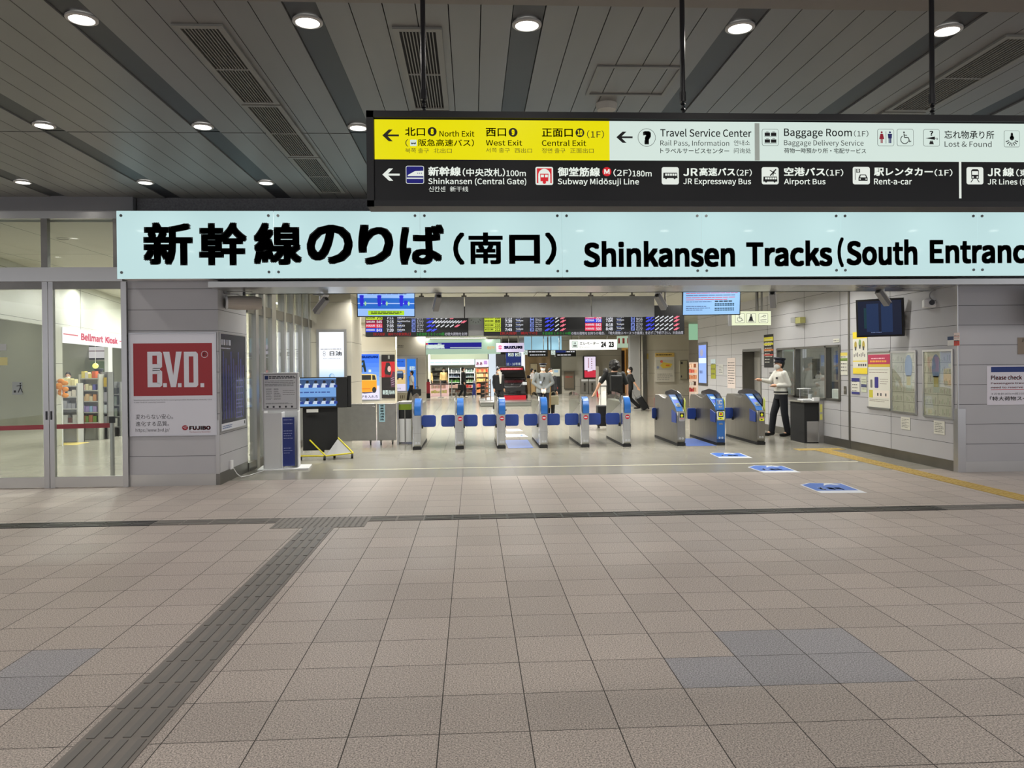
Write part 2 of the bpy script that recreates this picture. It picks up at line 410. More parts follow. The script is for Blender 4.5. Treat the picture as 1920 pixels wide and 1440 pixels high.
# ---- left column
struct('wall_left', MB().box(xj + .02, XL - .05, YF, YF + .05, 0.16, 2.95, wallp).box(XL - .05, XL, YF, PXl(XL).px(463, 700)[0], .16, 2.95, wallp)
       .box(xj + .02, XL - .05, YF + .05, PXl(XL).px(463, 700)[0], 0, 2.95, grey), 'grey panelled column carrying the posters')
yce = PXl(XL).px(463, 700)[0]
struct('baseboard_left', MB().box(xj + .02, XL - .05, YF - .006, YF + .05, 0, .165, steelh).box(XL - .05, XL + .006, YF, yce, 0, .17, darksteel)
       .box(XL - .05, XL + .004, YF - .008, YF + .004, .16, 1.04 - .12, steel).box(xj + .01, xj + .03, YF - .01, YF + .05, 0, 2.9, steel), 'steel kick plate around the left column')
# ---- glazed side wall behind the column
ywl = at(597, 700, 17.4).y; YW = 17.4
PLft = PXl(XL)
g = struct('window_2', MB().box(XL - .02, XL - .008, yce, YW, .12, ZI, glass), 'glazed side wall between the shop and the gates')
m = MB(); 
for xp, wpx in ((480, 10), (494, 7), (512, 16), (533, 7), (549, 6), (565, 5), (578, 4), (588, 4)):
    y = PLft.px(xp, 700)[0]; wd = max(.05, abs(PLft.px(xp + wpx / 2, 700)[0] - PLft.px(xp - wpx / 2, 700)[0]) * .5)
    m.box(XL - .09, XL + .03, y - wd / 2, y + wd / 2, 0, ZI, steel)
m.build('mullion', g)
MB().box(XL - .05, XL + .02, yce, YW, 2.55, 2.72, darksteel).box(XL - .05, XL + .02, yce, YW, 0, .14, darksteel).build('rail', g)
# ---- beige walls left beyond
P17 = PY(YW)
xw = P17.px(659, 700)[0]
struct('wall_back', MB().box(XL, xw, YW, YW + 1.6, 0, ZI, wallw), 'beige wall with the tall lightbox')
P28, P37 = PY(28.5), PY(37.5)
struct('wall_back', MB().box(-8, P28.px(742, 700)[0], 28.5, 29, 0, ZI, wallw), 'beige wall with bright car posters')
struct('wall_back', MB().box(P28.px(742, 700)[0] - 2, P37.px(798, 700)[0], 37.5, 38, 0, ZI, wallw), 'farther beige wall beside the kiosk')

# ---- right front wall and receding wall
wpl2 = wallp
struct('wall_right', MB().box(XR, 16, YF, YF + .2, .15, 2.95, wallp), 'grey panelled wall facing the concourse at the right')
YRE = PXr(XR).px(1309, 700)[0] * -1
yj = [-PXr(XR).px(x, 700)[0] for x in (1670, 1593, 1576, 1509)]
PR = PXr(XR)
# openings: booth window and lift door
def yr(px): return -PR.px(px, 700)[0]
def zr(px, py): return PR.px(px, py)[1]
wy0, wy1 = yr(1575), yr(1458); wz0, wz1 = zr(1575, 752), zr(1575, 647)
dy0, dy1 = yr(1427), yr(1393); dz = zr(1410, 657)
print('booth window', wy0, wy1, wz0, wz1, 'door', dy0, dy1, dz, 'YRE', YRE)
mb = MB()
for (a, b, c, d) in ((YF + .2, wy0, 0, ZI), (wy0, wy1, 0, wz0), (wy0, wy1, wz1, ZI), (wy1, dy0, 0, ZI), (dy0, dy1, dz, ZI), (dy1, YRE, 0, ZI)):
    mb.box(XR, XR + .15, a, b, c, d, wallp)
for k, y in enumerate(yj):
    mb.box(XR - (.012 if k == 1 else .0015), XR, y - (.03 if k == 1 else .004), y + (.03 if k == 1 else .004), .0, ZI, darksteel if k == 1 else gap)
for xp in (1343, 1372, 1440): 
    y = yr(xp); mb.box(XR - .0015, XR, y - .004, y + .004, .15, ZI, gap)
struct('wall_right', mb, 'long grey panelled wall along the gates')
struct('baseboard_right', MB().box(XR - .008, 16, YF - .006, YF + .1, 0, .16, steelh).box(XR - .008, XR, YF, dy0, 0, .16, darksteel).box(XR - .008, XR, dy1, YRE, 0, .16, darksteel)
       .box(XR - .010, XR + .11, YF - .012, YF + .1, 0, .95, steel).box(XR - .006, XR + .008, YF - .008, YF + .01, .95, 2.8, steel), 'steel kick plates and corner guard at the right')
# booth behind the window
mb = MB().box(XR + .15, XR + 2.2, wy0 - .6, wy0 - .5, 0, 2.9, grey).box(XR + 2.1, XR + 2.2, wy0 - .5, wy1 + .6, 0, 2.9, M_('booth_wall', srgb(200, 192, 166), .6)).box(XR + .15, XR + 2.2, wy1 + .6, wy1 + .7, 0, 2.9, grey)
mb.box(XR + .15, XR + 2.2, wy0 - .5, wy1 + .6, 2.8, 2.9, grey)
struct('wall_booth', mb, 'inner walls of the staff booth')
w = struct('window_3', MB().box(XR + .06, XR + .066, wy0, wy1, wz0, wz1, glass), 'staff booth window in the right wall')
m = MB(); t = .035
m.box(XR - .02, XR + .1, wy0, wy1, wz1 - t, wz1 + .01, darksteel).box(XR - .02, XR + .1, wy0, wy1, wz0 - .01, wz0 + t, darksteel)
for xp in (1458, 1492, 1549, 1575): y = yr(xp); m.box(XR - .02, XR + .1, y - .035, y + .035, wz0, wz1, darksteel)
m.build('window_frame', w)
d = struct('door_3', MB().box(XR + .30, XR + .34, dy0, dy1, 0, dz, M_('door_grey', srgb(150, 148, 142), .4)), 'recessed grey steel door in the long wall')
MB().box(XR - .01, XR + .3, dy0 - .03, dy0 + .03, 0, dz, darksteel).box(XR - .01, XR + .3, dy1 - .03, dy1 + .03, 0, dz, darksteel).box(XR - .01, XR + .3, dy0, dy1, dz - .03, dz + .04, darksteel).build('door_frame', d)
MB().cyl((XR + .26, dy0 + .12, 1.0), (XR + .26, dy0 + .12, .8), .015, black).box(XR + .26, XR + .3, dy0 + .1, dy0 + .14, .88, .92, black).build('door_handle', d)

# ---- far hall
Y30 = 30.0; P30 = PY(Y30)
x0, x1 = P30.px(1206, 700)[0], P30.px(1292, 700)[0]
struct('wall_back', MB().box(x0, x1, Y30, Y30 + .5, 0, ZI, wallw), 'beige wall section with the yellow map poster')
struct('wall_back', MB().box(x0 - .45, x0 - .05, Y30 + .3, Y30 + .7, 0, ZI, grey).box(x0 - .02, x0 + .12, Y30 - .12, Y30 + .02, .05, ZI, darksteel), 'grey square pillar and dark post at the hall corner')
P45 = PY(45.0)
def wseg(xa, xb, mat, lab, z0=0, z1=ZI, dy=0):
    a, b = P45.px(xa, 700)[0], P45.px(xb, 700)[0]; struct('wall_back', MB().box(a, b, 45 + dy, 45.3 + dy, z0, z1, mat), lab)
wseg(985, 1032, M_('brown_wall', srgb(122, 98, 66), .5), 'brown panelled wall at the end of the hall')
wseg(1032, 1053, M_('lift_glass', srgb(96, 94, 84), .2), 'dark glazed doorway at the end of the hall')
wseg(1053, 1085, wallw, 'beige wall around the steel hatch')
wseg(1085, 1112, wallw, 'beige wall carrying the pink poster')
wseg(1112, 1166, wallw, 'beige wall behind the travellers')
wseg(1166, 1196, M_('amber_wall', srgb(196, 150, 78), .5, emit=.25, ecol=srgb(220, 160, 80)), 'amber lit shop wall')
wseg(700, 985, M_('dark_end_wall', srgb(120, 116, 104), .6), 'end wall behind the kiosk', dy=6)
wseg(1196, 1560, M_('shop_wall_far', srgb(150, 128, 110), .6), 'end wall of the souvenir shop', dy=1)
# side wall on far right behind XR wall end
struct('wall_right', MB().box(12.0, 12.2, YRE, 46, 0, ZI, wallw).box(XR + .15, 12.0, YRE - .2, YRE, 0, ZI, grey), 'side wall of the souvenir shop')
# shop room at the left, behind the glass
shopw = tiled('shop_wall_panel', srgb(178, 179, 168), .4, 0, [(2, 0, .9), (0, 0, 1.2)], linecol=(.1, .1, .09), lw=.004, var=.02)
struct('wall_shop', MB().box(-16, XL - .9, 31, 31.2, 0, 3.9, shopw), 'back wall behind the glazed shop hall')
struct('wall_shop', MB().box(-13.2, -13, YF + .3, 31, 0, 3.9, M_('olive_wall', srgb(112, 112, 98), .35)), 'left wall of the glazed shop hall')

# ================================================================ CEILING LIGHTS
lens_m = M_('lamp_lens', (1, .97, .9), .3, emit=9.0, ecol=(1, .96, .9, 1))
lens_i = M_('lamp_lens_inner', (1, .98, .9), .3, emit=7.0, ecol=(1, .99, .93, 1))
trim_m = M_('lamp_trim', srgb(190, 188, 182), .4)
def lamp_proto(name, label, cat, r, lens, watts, colr, group):
    t = thing(name, label, cat, (0, 0, 0), group)
    MB().lathe((0, 0, 0), [(r, .012), (r + .022, .012), (r + .022, -.002), (r, -.006), (r, .012)], trim_m, 24).build('trim_ring', t)
    MB().disc(PZd(.004), 0, 0, r, 0, lens, 24).build('lens', t)
    l = bpy.data.lights.new('lamp', 'AREA'); l.shape = 'DISK'; l.size = r * 1.8; l.energy = watts; l.color = colr; l.spread = math.radians(150)
    lo = bpy.data.objects.new('lamp_light', l); COL.objects.link(lo); lo.parent = t; lo.location = (0, 0, -.012)
    return t
rows_y = [cl(145, 35).y, cl(376, 237).y, cl(274, 342).y]
dyr = (rows_y[2] - rows_y[0]) / 2
print('rows', rows_y)
LX = [XS + k * PER for k in range(-8, 9)]
first = lamp_proto('downlight', None, 'ceiling light', .082, lens_m, OUT_W, OUT_C, 'round downlights in the dark ceiling bands')
used = False
names = {}
for r, y in enumerate([rows_y[0] - 4 * dyr, rows_y[0] - 3 * dyr, rows_y[0] - 2 * dyr, rows_y[0] - dyr] + rows_y):
    for k, x in enumerate(LX):
        if abs(x) > 11.5: continue
        o = copy_tree(first) if used else first; used = True
        o.location = (x, y, ZC - .005 if r > 3 else ZC - .02)
        row = {4: 'front row', 5: 'middle row', 6: 'back row by the long sign'}.get(r, 'row %d behind the front' % (4 - r))
        side = 'dark band %s from the left' % ['one', 'two', 'three', 'four', 'five', 'six', 'seven', 'eight', 'nine', 'ten', 'eleven', 'twelve', 'thirteen', 'fourteen', 'fifteen', 'sixteen', 'seventeen'][k]
        o['label'] = 'round white downlight, %s, %s' % (row, side)
        if r < 4:
            for ch in o.children:
                if ch.type == 'LIGHT':
                    ch.data = ch.data.copy(); ch.data.energy = OUT_W * 1.35
inner = lamp_proto('downlight', None, 'ceiling light', .085, lens_i, IN_W, IN_C, 'round downlights in the inner ceiling')
used = False
for j, y in enumerate([12.9, 14.1, 15.6, 17.2, 19.6, 22.4, 25.5, 29, 33, 37.5, 42]):
    for i, x in enumerate([-2.6, -.85, .9, 2.65, 4.4, 6.2]):
        if j > 3 and i % 2: continue
        o = copy_tree(inner) if used else inner; used = True
        o.location = (x + .2 * (j % 2), y, ZI - .002)
        o['label'] = 'small round downlight past the opening, %s row, %s from the left' % (
            ['first', 'second', 'third', 'fourth', 'fifth', 'sixth', 'seventh', 'eighth', 'ninth', 'tenth', 'eleventh'][j], ['first', 'second', 'third', 'fourth', 'fifth', 'sixth'][i])
        if j > 3:
            for ch in o.children:
                if ch.type == 'LIGHT': ch.data = ch.data.copy(); ch.data.energy = FAR_W
used = False
for j, y in enumerate([12.6, 15.5, 19, 23, 27.5]):
    for i, x in enumerate([-11.5, -9.0, -6.5, -4.9]):
        o = copy_tree(inner); o.location = (x, y, 3.748); o['group'] = 'round downlights over the glazed shop hall'
        o['label'] = 'round downlight behind the entrance glass, %s row, %s from the left' % (['first', 'second', 'third', 'fourth', 'fifth'][j], ['first', 'second', 'third', 'fourth'][i])
        for ch in o.children:
            if ch.type == 'LIGHT': ch.data = ch.data.copy(); ch.data.energy = IN_W * 2.6
# tube lights
def tube_light(cx, cy, z, length, along, label, watts):
    t = thing('tube_light', label, 'ceiling light', (cx, cy, z), 'linear tube lights')
    hx, hy = (length / 2, .06) if along == 'x' else (.06, length / 2)
    MB().box(cx - hx - .02, cx + hx + .02, cy - hy - .02, cy + hy + .02, z - .02, z, white).build('housing', t)
    MB().box(cx - hx, cx + hx, cy - hy, cy + hy, z - .032, z - .02, lens_i).build('diffuser', t)
    l = bpy.data.lights.new('lamp', 'AREA'); l.shape = 'RECTANGLE'; l.size = hx * 2; l.size_y = hy * 2; l.energy = watts; l.color = IN_C
    lo = bpy.data.objects.new('lamp_light', l); COL.objects.link(lo); lo.parent = t; lo.location = (0, 0, -.04)
p = fl(620, 527, ZI)
tube_light(p.x, p.y, ZI, .9, 'x', 'bright tube light just past the beam, above the round camera', 14)
tube_light(-12.0, 17, 3.745, 6, 'y', 'long tube light over the shop hall at the left edge', 40)
tube_light(-6.2, 24, 3.745, 3, 'y', 'short tube light above the shop shelves', 40)
# ================================================================ SIGNS
class Ic:
    """draw in a unit square placed on a plane"""
    def __init__(s, mb, P, x0, y0, x1, y1, off): s.mb, s.P, s.off = mb, P, off; s.a0, s.a1, s.b0, s.b1 = P.rect(x0, y0, x1, y1)
    def m(s, u, v): return (s.a0 + (s.a1 - s.a0) * u, s.b0 + (s.b1 - s.b0) * v)
    @property
    def w(s): return s.a1 - s.a0
    def poly(s, pts, mat, k=1): s.mb.poly(s.P, [s.m(*p) for p in pts], s.off + .0006 * k, mat); return s
    def rect(s, u0, u1, v0, v1, mat, k=1): return s.poly([(u0, v0), (u1, v0), (u1, v1), (u0, v1)], mat, k)
    def disc(s, u, v, r, mat, k=1, n=16): a, b = s.m(u, v); s.mb.disc(s.P, a, b, r * s.w, s.off + .0006 * k, mat, n, r * (s.b1 - s.b0)); return s
    def ring(s, u, v, r, w, mat, k=1, t0=0, t1=360): a, b = s.m(u, v); s.mb.ring(s.P, a, b, r * s.w, w * s.w, s.off + .0006 * k, mat, 20, t0, t1); return s
    def line(s, p, q, w, mat, k=1): s.mb.line(s.P, s.m(*p), s.m(*q), w * s.w, s.off + .0006 * k, mat); return s
    def rr(s, mat, r=.12, k=0, inset=0): s.mb.rrect(s.P, s.a0 + inset * s.w, s.a1 - inset * s.w, s.b0 + inset * s.w, s.b1 - inset * s.w, r * s.w, s.off + .0006 * k, mat); return s
    def txt(s, t, u0, u1, v0, v1, mat, bold=0, k=1): a0, b0 = s.m(u0, v0); a1, b1 = s.m(u1, v1); s.mb.text(s.P, t, a0, a1, b0, b1, s.off + .0006 * k, mat, bold); return s

ink = M_('sign_ink', srgb(14, 16, 18), .35)
def arrow(I, m, w=.17):
    I.poly([(0, .5), (.38, 1), (.62, 1), (.33, .58), (1, .58), (1, .42), (.33, .42), (.62, 0), (.38, 0)], m)

# ---- the long backlit entrance sign
YS = YF - .38
PS = PY(YS)
teal = glow('backlit_glass', 188, 218, 219, .97, .05)
sg = thing('entrance_sign', 'long pale green backlit sign over the opening reading Shinkansen Tracks in black', 'sign', (2, YS, 2.8))
b0 = PS.px(1000, 520)[1]; b1 = PS.px(1000, 396)[1]
jx = [PS.px(x, 455)[0] for x in (218.5, 513, 787.5, 1054, 1316, 1576, 1833, 2090, 2345)]
MB().box(jx[0] + .01, jx[-1], YS + .012, YF - .03, b0 + .012, b1 - .012, white).build('lightbox_housing', sg)
bolt_m = M_('bolt_steel', (.16, .17, .17), .3, .8)
for i, (a, b) in enumerate(zip(jx, jx[1:])):
    pn = MB().box(a + .003, b - .003, YS, YS + .012, b0, b1, teal).build('glass_panel', sg)
    for (u, v) in ((a + .065, b0 + .085), (b - .065, b0 + .085), (a + .065, b1 - .065), (b - .065, b1 - .065)):
        MB().lathe((0, 0, 0), [(0.0001, .012), (.016, .010), (.020, .004), (.021, 0)], bolt_m, 12)
        k = MB(); k.cyl((u, YS + .002, v), (u, YS - .012, v), .019, bolt_m, 14); k.build('bolt', pn)
T = MB(); o = .0022
for ch, x0, y0, x1, y1, bd in (('新', 268.4, 417.6, 361.8, 498.6, .026), ('幹', 373, 417.6, 463.7, 498.6, .026), ('線', 475.6, 418, 566.4, 498, .026), ('の', 575, 422, 661.6, 496.4, .026),
                           ('り', 671.7, 422, 737.7, 497.5, .026), ('ば', 749, 421.5, 833, 497.5, .026), ('（', 849.7, 436.7, 871, 497.5, .02), ('南', 878.5, 436.7, 942.7, 496.3, .02), ('口', 954.6, 441, 1012.5, 495.5, .03), ('）', 1022, 436.7, 1043.6, 497.5, .02),
                           ):
    T.tpx(PS, ch, x0, y0 - .8, x1, y1 - .8, o, ink, bd)
T.build('japanese_lettering', sg)
T = MB()
for ch, x0, y0, x1, y1, bd in (('Shinkansen', 1094, 452.5, 1378, 502, .014), ('Tracks', 1399, 451.6, 1560.5, 500.5, .014), ('(', 1570, 445.7, 1582, 502, .01), ('South', 1586.8, 449.5, 1720, 498.5, .014), ('Entrance)', 1743, 446, 1966, 505, .014)):
    T.tpx(PS, ch, x0, y0 - .8, x1, y1 - .8, o, ink, bd)
    if ch != '(' and ch != 'South': T.build('english_lettering', sg); T = MB()
# sign brackets / top rail
struct('trim_4', MB().box(jx[0] + .3, 16, YF - .12, YF - .02, b1 - .02, b1 + .05, darksteel), 'dark rail above the long sign')

# ---- the hanging direction sign
YH = 4.72; PH = PY(YH)
hs = thing('hanging_sign', 'black framed hanging direction sign with a yellow exit panel and white panel', 'sign', (2.2, YH, 2.6))
fa0 = PH.px(688, 300)[0]; fa1 = PH.px(2130, 300)[0]; fb0 = PH.px(1300, 388)[1]; fb1 = PH.px(1300, 213)[1]
ya0, ya1 = PH.px(702, 260)[0], PH.px(1143, 260)[0]; wb1 = PH.px(1300, 227.5)[1]; wb0 = PH.px(1300, 301)[1]
blk = M_('sign_black', srgb(10, 11, 13), .3); bfr = M_('sign_frame_black', srgb(16, 17, 19), .45)
f = MB().box(fa0, fa1, YH + .01, YH + .16, fb0, fb1, bfr).box(fa0, fa1, YH - .014, YH + .01, fb1 - .04, fb1, bfr).box(fa0, fa1, YH - .014, YH + .01, fb0, fb0 + .035, bfr)
f.box(fa0, ya0 - .004, YH - .014, YH + .01, fb0, fb1, bfr).box(fa1 - .04, fa1, YH - .014, YH + .01, fb0, fb1, bfr).build('frame', hs)
yel = glow('backlit_yellow', 226, 216, 4, 1.0, .2); wht = glow('backlit_white', 206, 222, 214, 1.0, .2)
E1 = YH + .004
PE = PL((0, E1, 0), (1, 0, 0), (0, 0, 1))
m = MB().box(ya0, ya1, E1, E1 + .006, wb0, wb1, yel)
dk = M_('sign_brown_ink', srgb(34, 30, 6), .5); fk = M_('sign_faded_ink', srgb(120, 112, 20), .5)
o = .0012
for t, x0, y0, x1, y1, bd, mm in (('北口', 759.5, 239, 797, 255, .012, dk), ('North Exit', 824, 245, 889.5, 256.3, .003, dk), ('（', 760, 261, 765.5, 275, 0, dk), ('阪急高速バス）', 784.5, 261, 888.8, 274.5, .008, dk),
                         ('북쪽 출구', 760, 278, 804, 287, 0, fk), ('北出口', 813, 278, 847, 287, 0, fk), ('西口', 911, 240, 949, 256, .012, dk), ('West Exit', 911, 262.5, 979, 273, .003, dk), ('서쪽 출구', 911, 277.5, 956, 286, 0, fk), ('西出口', 965, 278, 997.5, 286.5, 0, fk),
                         ('正面口', 1016, 241, 1074, 257, .012, dk), ('（1F）', 1100.5, 244.5, 1132.5, 259.5, 0, dk), ('Central Exit', 1016, 262.5, 1099, 273.8, .003, dk), ('정면 출구', 1016, 278, 1060, 287, 0, fk), ('正面出口', 1069, 278, 1113, 287, 0, fk)):
    m.tpx(PE, t, x0, y0, x1, y1, o, mm, bd)
arrow(Ic(m, PE, 717, 243, 748, 265, o), dk)
for n, x, y in (('8', 810.3, 246.8), ('9', 962, 248.3), ('10', 1087.3, 249)):
    a, b = PE.px(x, y); m.disc(PE, a, b, .0275, o, dk, 24); m.text(PE, n, a - (.009 if len(n) == 1 else .016), a + (.009 if len(n) == 1 else .016), b - .017, b + .017, o + .0008, yel, .02)
I = Ic(m, PE, 769, 262, 781.3, 274, o); I.rr(wht, .1).rect(.15, .88, .35, .6, dk).rect(.2, .8, .48, .56, wht, 2).disc(.3, .34, .08, dk, 2).disc(.72, .34, .08, dk, 2)
m.build('yellow_panel', hs)
m = MB().box(ya1, fa1 - .04, E1, E1 + .006, wb0, wb1, wht)
gk = M_('sign_grey_ink', srgb(60, 66, 66), .5)
m.qpx(PE, 1415, 231, 1424, 301, .0008, M_('panel_joint_grey', srgb(150, 158, 150), .4, emit=.4, ecol=srgb(170, 178, 170)))
for t, x0, y0, x1, y1, bd, mm in (('Travel Service Center', 1238, 241.7, 1408.7, 256.7, .003, ink), ('Rail Pass, Information', 1238, 263, 1367, 275.5, .0, ink), ('안내소', 1376, 263, 1406, 273, 0, gk), ('トラベルサービスセンター', 1238, 278, 1367, 287.5, .005, ink), ('问询处', 1376, 278, 1408, 287.5, 0, gk),
                         ('Baggage Room', 1470, 241.5, 1597, 260, .003, ink), ('（1F）', 1601, 244.5, 1628, 257, 0, ink), ('Baggage Delivery Service', 1470, 262.5, 1619, 276, .0, ink), ('荷物一時預かり所・宅配サービス', 1470, 278, 1623.5, 287.5, .005, ink),
                         ('忘れ物承り所', 1770.6, 245, 1863.8, 260.5, .006, ink), ('Lost & Found', 1771, 264.6, 1859, 275.6, .002, ink), ('?', 1205, 246, 1220.5, 271, .03, ink)):
    m.tpx(PE, t, x0, y0, x1, y1, o, mm, bd)
arrow(Ic(m, PE, 1155.6, 247, 1186, 268, o), ink)
a, b = PE.px(1212.5, 258); m.ring(PE, a, b, .056, .0025, o, gk)
def frame_icon(x0, y0, x1, y1):
    I = Ic(m, PE, x0, y0, x1, y1, o); I.rr(gk, .12, 0); I.rr(wht, .10, 1, .02); return I
I = frame_icon(1428.5, 242, 1459.7, 273.5)
for u, v in ((.16, .58), (.54, .58), (.16, .18), (.54, .18)): I.rect(u, u + .32, v, v + .2, ink, 2).line((u + .08, v + .24), (u + .24, v + .24), .03, ink, 2)
I.rect(.14, .88, .53, .55, ink, 2).rect(.14, .88, .13, .15, ink, 2)
rd, bl = paint(200, 20, 60), paint(40, 50, 140)
I = frame_icon(1645, 242, 1676, 274); I.rect(.495, .52, .15, .85, gk, 2)
I.disc(.25, .8, .06, rd, 2).poly([(.17, .72), (.33, .72), (.4, .4), (.1, .4)], rd, 2).rect(.19, .24, .17, .4, rd, 2).rect(.26, .31, .17, .4, rd, 2)
I.disc(.75, .8, .06, bl, 2).poly([(.62, .72), (.88, .72), (.86, .45), (.64, .45)], bl, 2).rect(.67, .74, .17, .46, bl, 2).rect(.76, .83, .17, .46, bl, 2)
def wheelchair(I, mm, k=2):
    I.disc(.42, .8, .05, mm, k).line((.42, .73), (.44, .5), .05, mm, k).line((.44, .5), (.68, .5), .05, mm, k).line((.68, .5), (.76, .24), .05, mm, k).line((.42, .64), (.6, .62), .04, mm, k).line((.74, .24), (.85, .29), .04, mm, k)
    I.ring(.46, .38, .26, .045, mm, k, 120, 345)
I = frame_icon(1681.5, 242, 1712.7, 274); wheelchair(I, ink)
I = frame_icon(1731, 242.5, 1761.7, 274.5); I.txt('?', .38, .6, .62, .9, ink, .01, 2).poly([(.12, .47), (.7, .57), (.7, .38)], ink, 2).line((.7, .47), (.85, .47), .03, ink, 2).ring(.82, .44, .06, .025, ink, 2, -120, 90).poly([(.35, .12), (.63, .12), (.58, .3), (.4, .3)], ink, 2).ring(.49, .3, .07, .02, ink, 2, 0, 180)
I = frame_icon(1882, 245, 1911.7, 276); I.disc(.5, .8, .07, ink, 2).disc(.5, .55, .14, ink, 2).poly([(.44, .8), (.56, .8), (.62, .5), (.38, .5)], ink, 2)
for k in range(7):
    an = math.radians(200 + k * 23.3); I.line((.5 + .2 * math.cos(an), .46 + .2 * math.sin(an)), (.5 + .36 * math.cos(an), .46 + .36 * math.sin(an)), .05, ink, 2).disc(.5 + .38 * math.cos(an), .46 + .36 * math.sin(an), .035, ink, 2)
m.build('white_panel', hs)
wk = glow('sign_white_letters', 224, 230, 222, .95, .4)
m = MB().box(ya0, fa1 - .04, E1, E1 + .006, fb0 + .035, wb0, blk)
for t, x0, y0, x1, y1, bd in (('新幹線', 803, 312.5, 864, 330, .018), ('（中央改札）', 867.5, 315.5, 947, 331, .01), ('100m', 949.5, 319.5, 985.8, 330.5, .004), ('Shinkansen (Central Gate)', 803, 333.8, 986.8, 348, .004), ('신칸센', 804, 349.5, 835, 359.5, 0), ('新干线', 843.8, 349.5, 878, 359.5, 0),
                         ('御堂筋線', 1045.8, 313.8, 1125, 331, .018), ('（2F）', 1150, 317, 1183.8, 331, .006), ('180m', 1186, 320, 1221.7, 331, .004), ('Subway Midōsuji Line', 1045.8, 334.5, 1198, 349, .004),
                         ('JR', 1281, 315.5, 1308, 330, .008), ('高速バス', 1311, 314.5, 1378, 330, .018), ('（2F）', 1381, 317, 1409.5, 330.5, .006), ('JR Expressway Bus', 1281, 335, 1408, 348.5, .004),
                         ('空港バス', 1470, 314, 1546.7, 330, .018), ('（1F）', 1548.5, 317, 1581, 330.5, .006), ('Airport Bus', 1470, 335, 1547.7, 348.5, .004),
                         ('駅レンタカー', 1638.7, 314.3, 1749, 330, .018), ('（1F）', 1752, 317, 1785.6, 330.5, .006), ('Rent-a-car', 1638.7, 335, 1709.6, 346, .004),
                         ('JR', 1851.6, 315.5, 1876, 330.5, .008), ('線', 1880, 314.5, 1901, 331, .018), ('（東', 1905, 317, 1929, 331, .008), ('JR Lines (East', 1851.6, 335, 1945, 348.5, .004)):
    m.tpx(PE, t, x0, y0, x1, y1, o, wk, bd)
arrow(Ic(m, PE, 717, 316, 749.5, 339, o), wk)
m.qpx(PE, 1798, 303, 1802.3, 372, o, wk)
navy, red, wb = glow('sign_navy', 24, 24, 110, .9), glow('sign_red', 210, 34, 44, .9), wk
I = Ic(m, PE, 761, 311, 795, 344.5, o); I.rr(wb, .1); I.rr(navy, .08, 1, .03); I.poly([(.08, .42), (.14, .5), (.5, .7), (.97, .72), (.97, .42)], wb, 2).rect(.05, .95, .27, .34, wb, 2)
for u in (.66, .76, .86): I.disc(u, .58, .025, navy, 3)
I = Ic(m, PE, 1004, 313, 1037, 346.8, o); I.rr(wb, .1); I.rect(.08, .92, .1, .92, red, 1).disc(.5, .55, .34, wb, 2, 24).rect(.16, .84, .1, .5, wb, 2).poly([(.28, .2), (.72, .2), (.74, .62), (.26, .62)], red, 3).rect(.3, .47, .42, .56, wb, 4).rect(.53, .7, .42, .56, wb, 4).disc(.5, .15, .1, red, 3)
a, b = PE.px(1137.8, 322); m.disc(PE, a, b, .028, o, red, 24); m.text(PE, 'M', a - .017, a + .017, b - .015, b + .015, o + .0008, wb, .01)
def bus(I, v=.35, s=1.0):
    I.poly([(.08, v), (.1, v + .26 * s), (.9, v + .26 * s), (.92, v)], ink, 2)
    for k in range(5): I.rect(.2 + k * .14, .31 + k * .14, v + .12 * s, v + .22 * s, wb, 3)
    I.disc(.25, v, .06, ink, 3).disc(.75, v, .06, ink, 3)
I = Ic(m, PE, 1240.6, 313.5, 1272.7, 346, o); I.rr(wb, .12); bus(I, .36, 1.2)
I = Ic(m, PE, 1428, 313.5, 1459.8, 345.8, o); I.rr(wb, .12); bus(I, .16, 1.1); I.line((.5, .5), (.85, .88), .07, ink, 2).line((.48, .82), (.82, .62), .05, ink, 2).line((.66, .5), (.72, .8), .05, ink, 2)
I = Ic(m, PE, 1598.7, 313, 1630.8, 345.8, o); I.rr(wb, .12); I.rect(.12, .15, .25, .9, ink, 2).rect(.2, .42, .66, .88, ink, 2).txt('R', .25, .37, .68, .86, wb, .01, 3).poly([(.33, .2), (.33, .38), (.42, .56), (.76, .56), (.86, .38), (.86, .2)], ink, 2).poly([(.42, .4), (.46, .52), (.72, .52), (.77, .4)], wb, 3).disc(.42, .3, .04, wb, 3).disc(.77, .3, .04, wb, 3)
I = Ic(m, PE, 1812, 313.5, 1843.5, 345.8, o); I.rr(wb, .12); I.poly([(.28, .32), (.27, .8), (.35, .88), (.65, .88), (.73, .8), (.72, .32)], ink, 2).rect(.32, .68, .55, .76, wb, 3).disc(.37, .42, .05, wb, 3).disc(.63, .42, .05, wb, 3).line((.38, .3), (.25, .12), .05, ink, 2).line((.62, .3), (.75, .12), .05, ink, 2)
m.build('black_panel', hs)
for xp in (793, 1287, 1762):
    x = PH.px(xp, 200)[0]
    r = MB().cyl((x, YH + .08, fb1 + .12), (x, YH + .08, ZC - .014), .016, black, 12).cyl((x, YH + .08, fb1 + .10), (x, YH + .08, fb1 + .16), .021, black, 12)
    for k in range(3):
        z = fb1 + .018 + k * .033
        r.lathe((x, YH + .08, z - .006), [(.010, 0), (.017, .006), (.010, .014)], black, 10).cyl((x - .012, YH + .08, z), (x + .012, YH + .08, z + .02), .006, black, 6)
    r.cyl((x, YH + .08, fb1 - .01), (x, YH + .08, fb1 + .11), .006, black, 8)
    r.build('hanger_rod', hs)

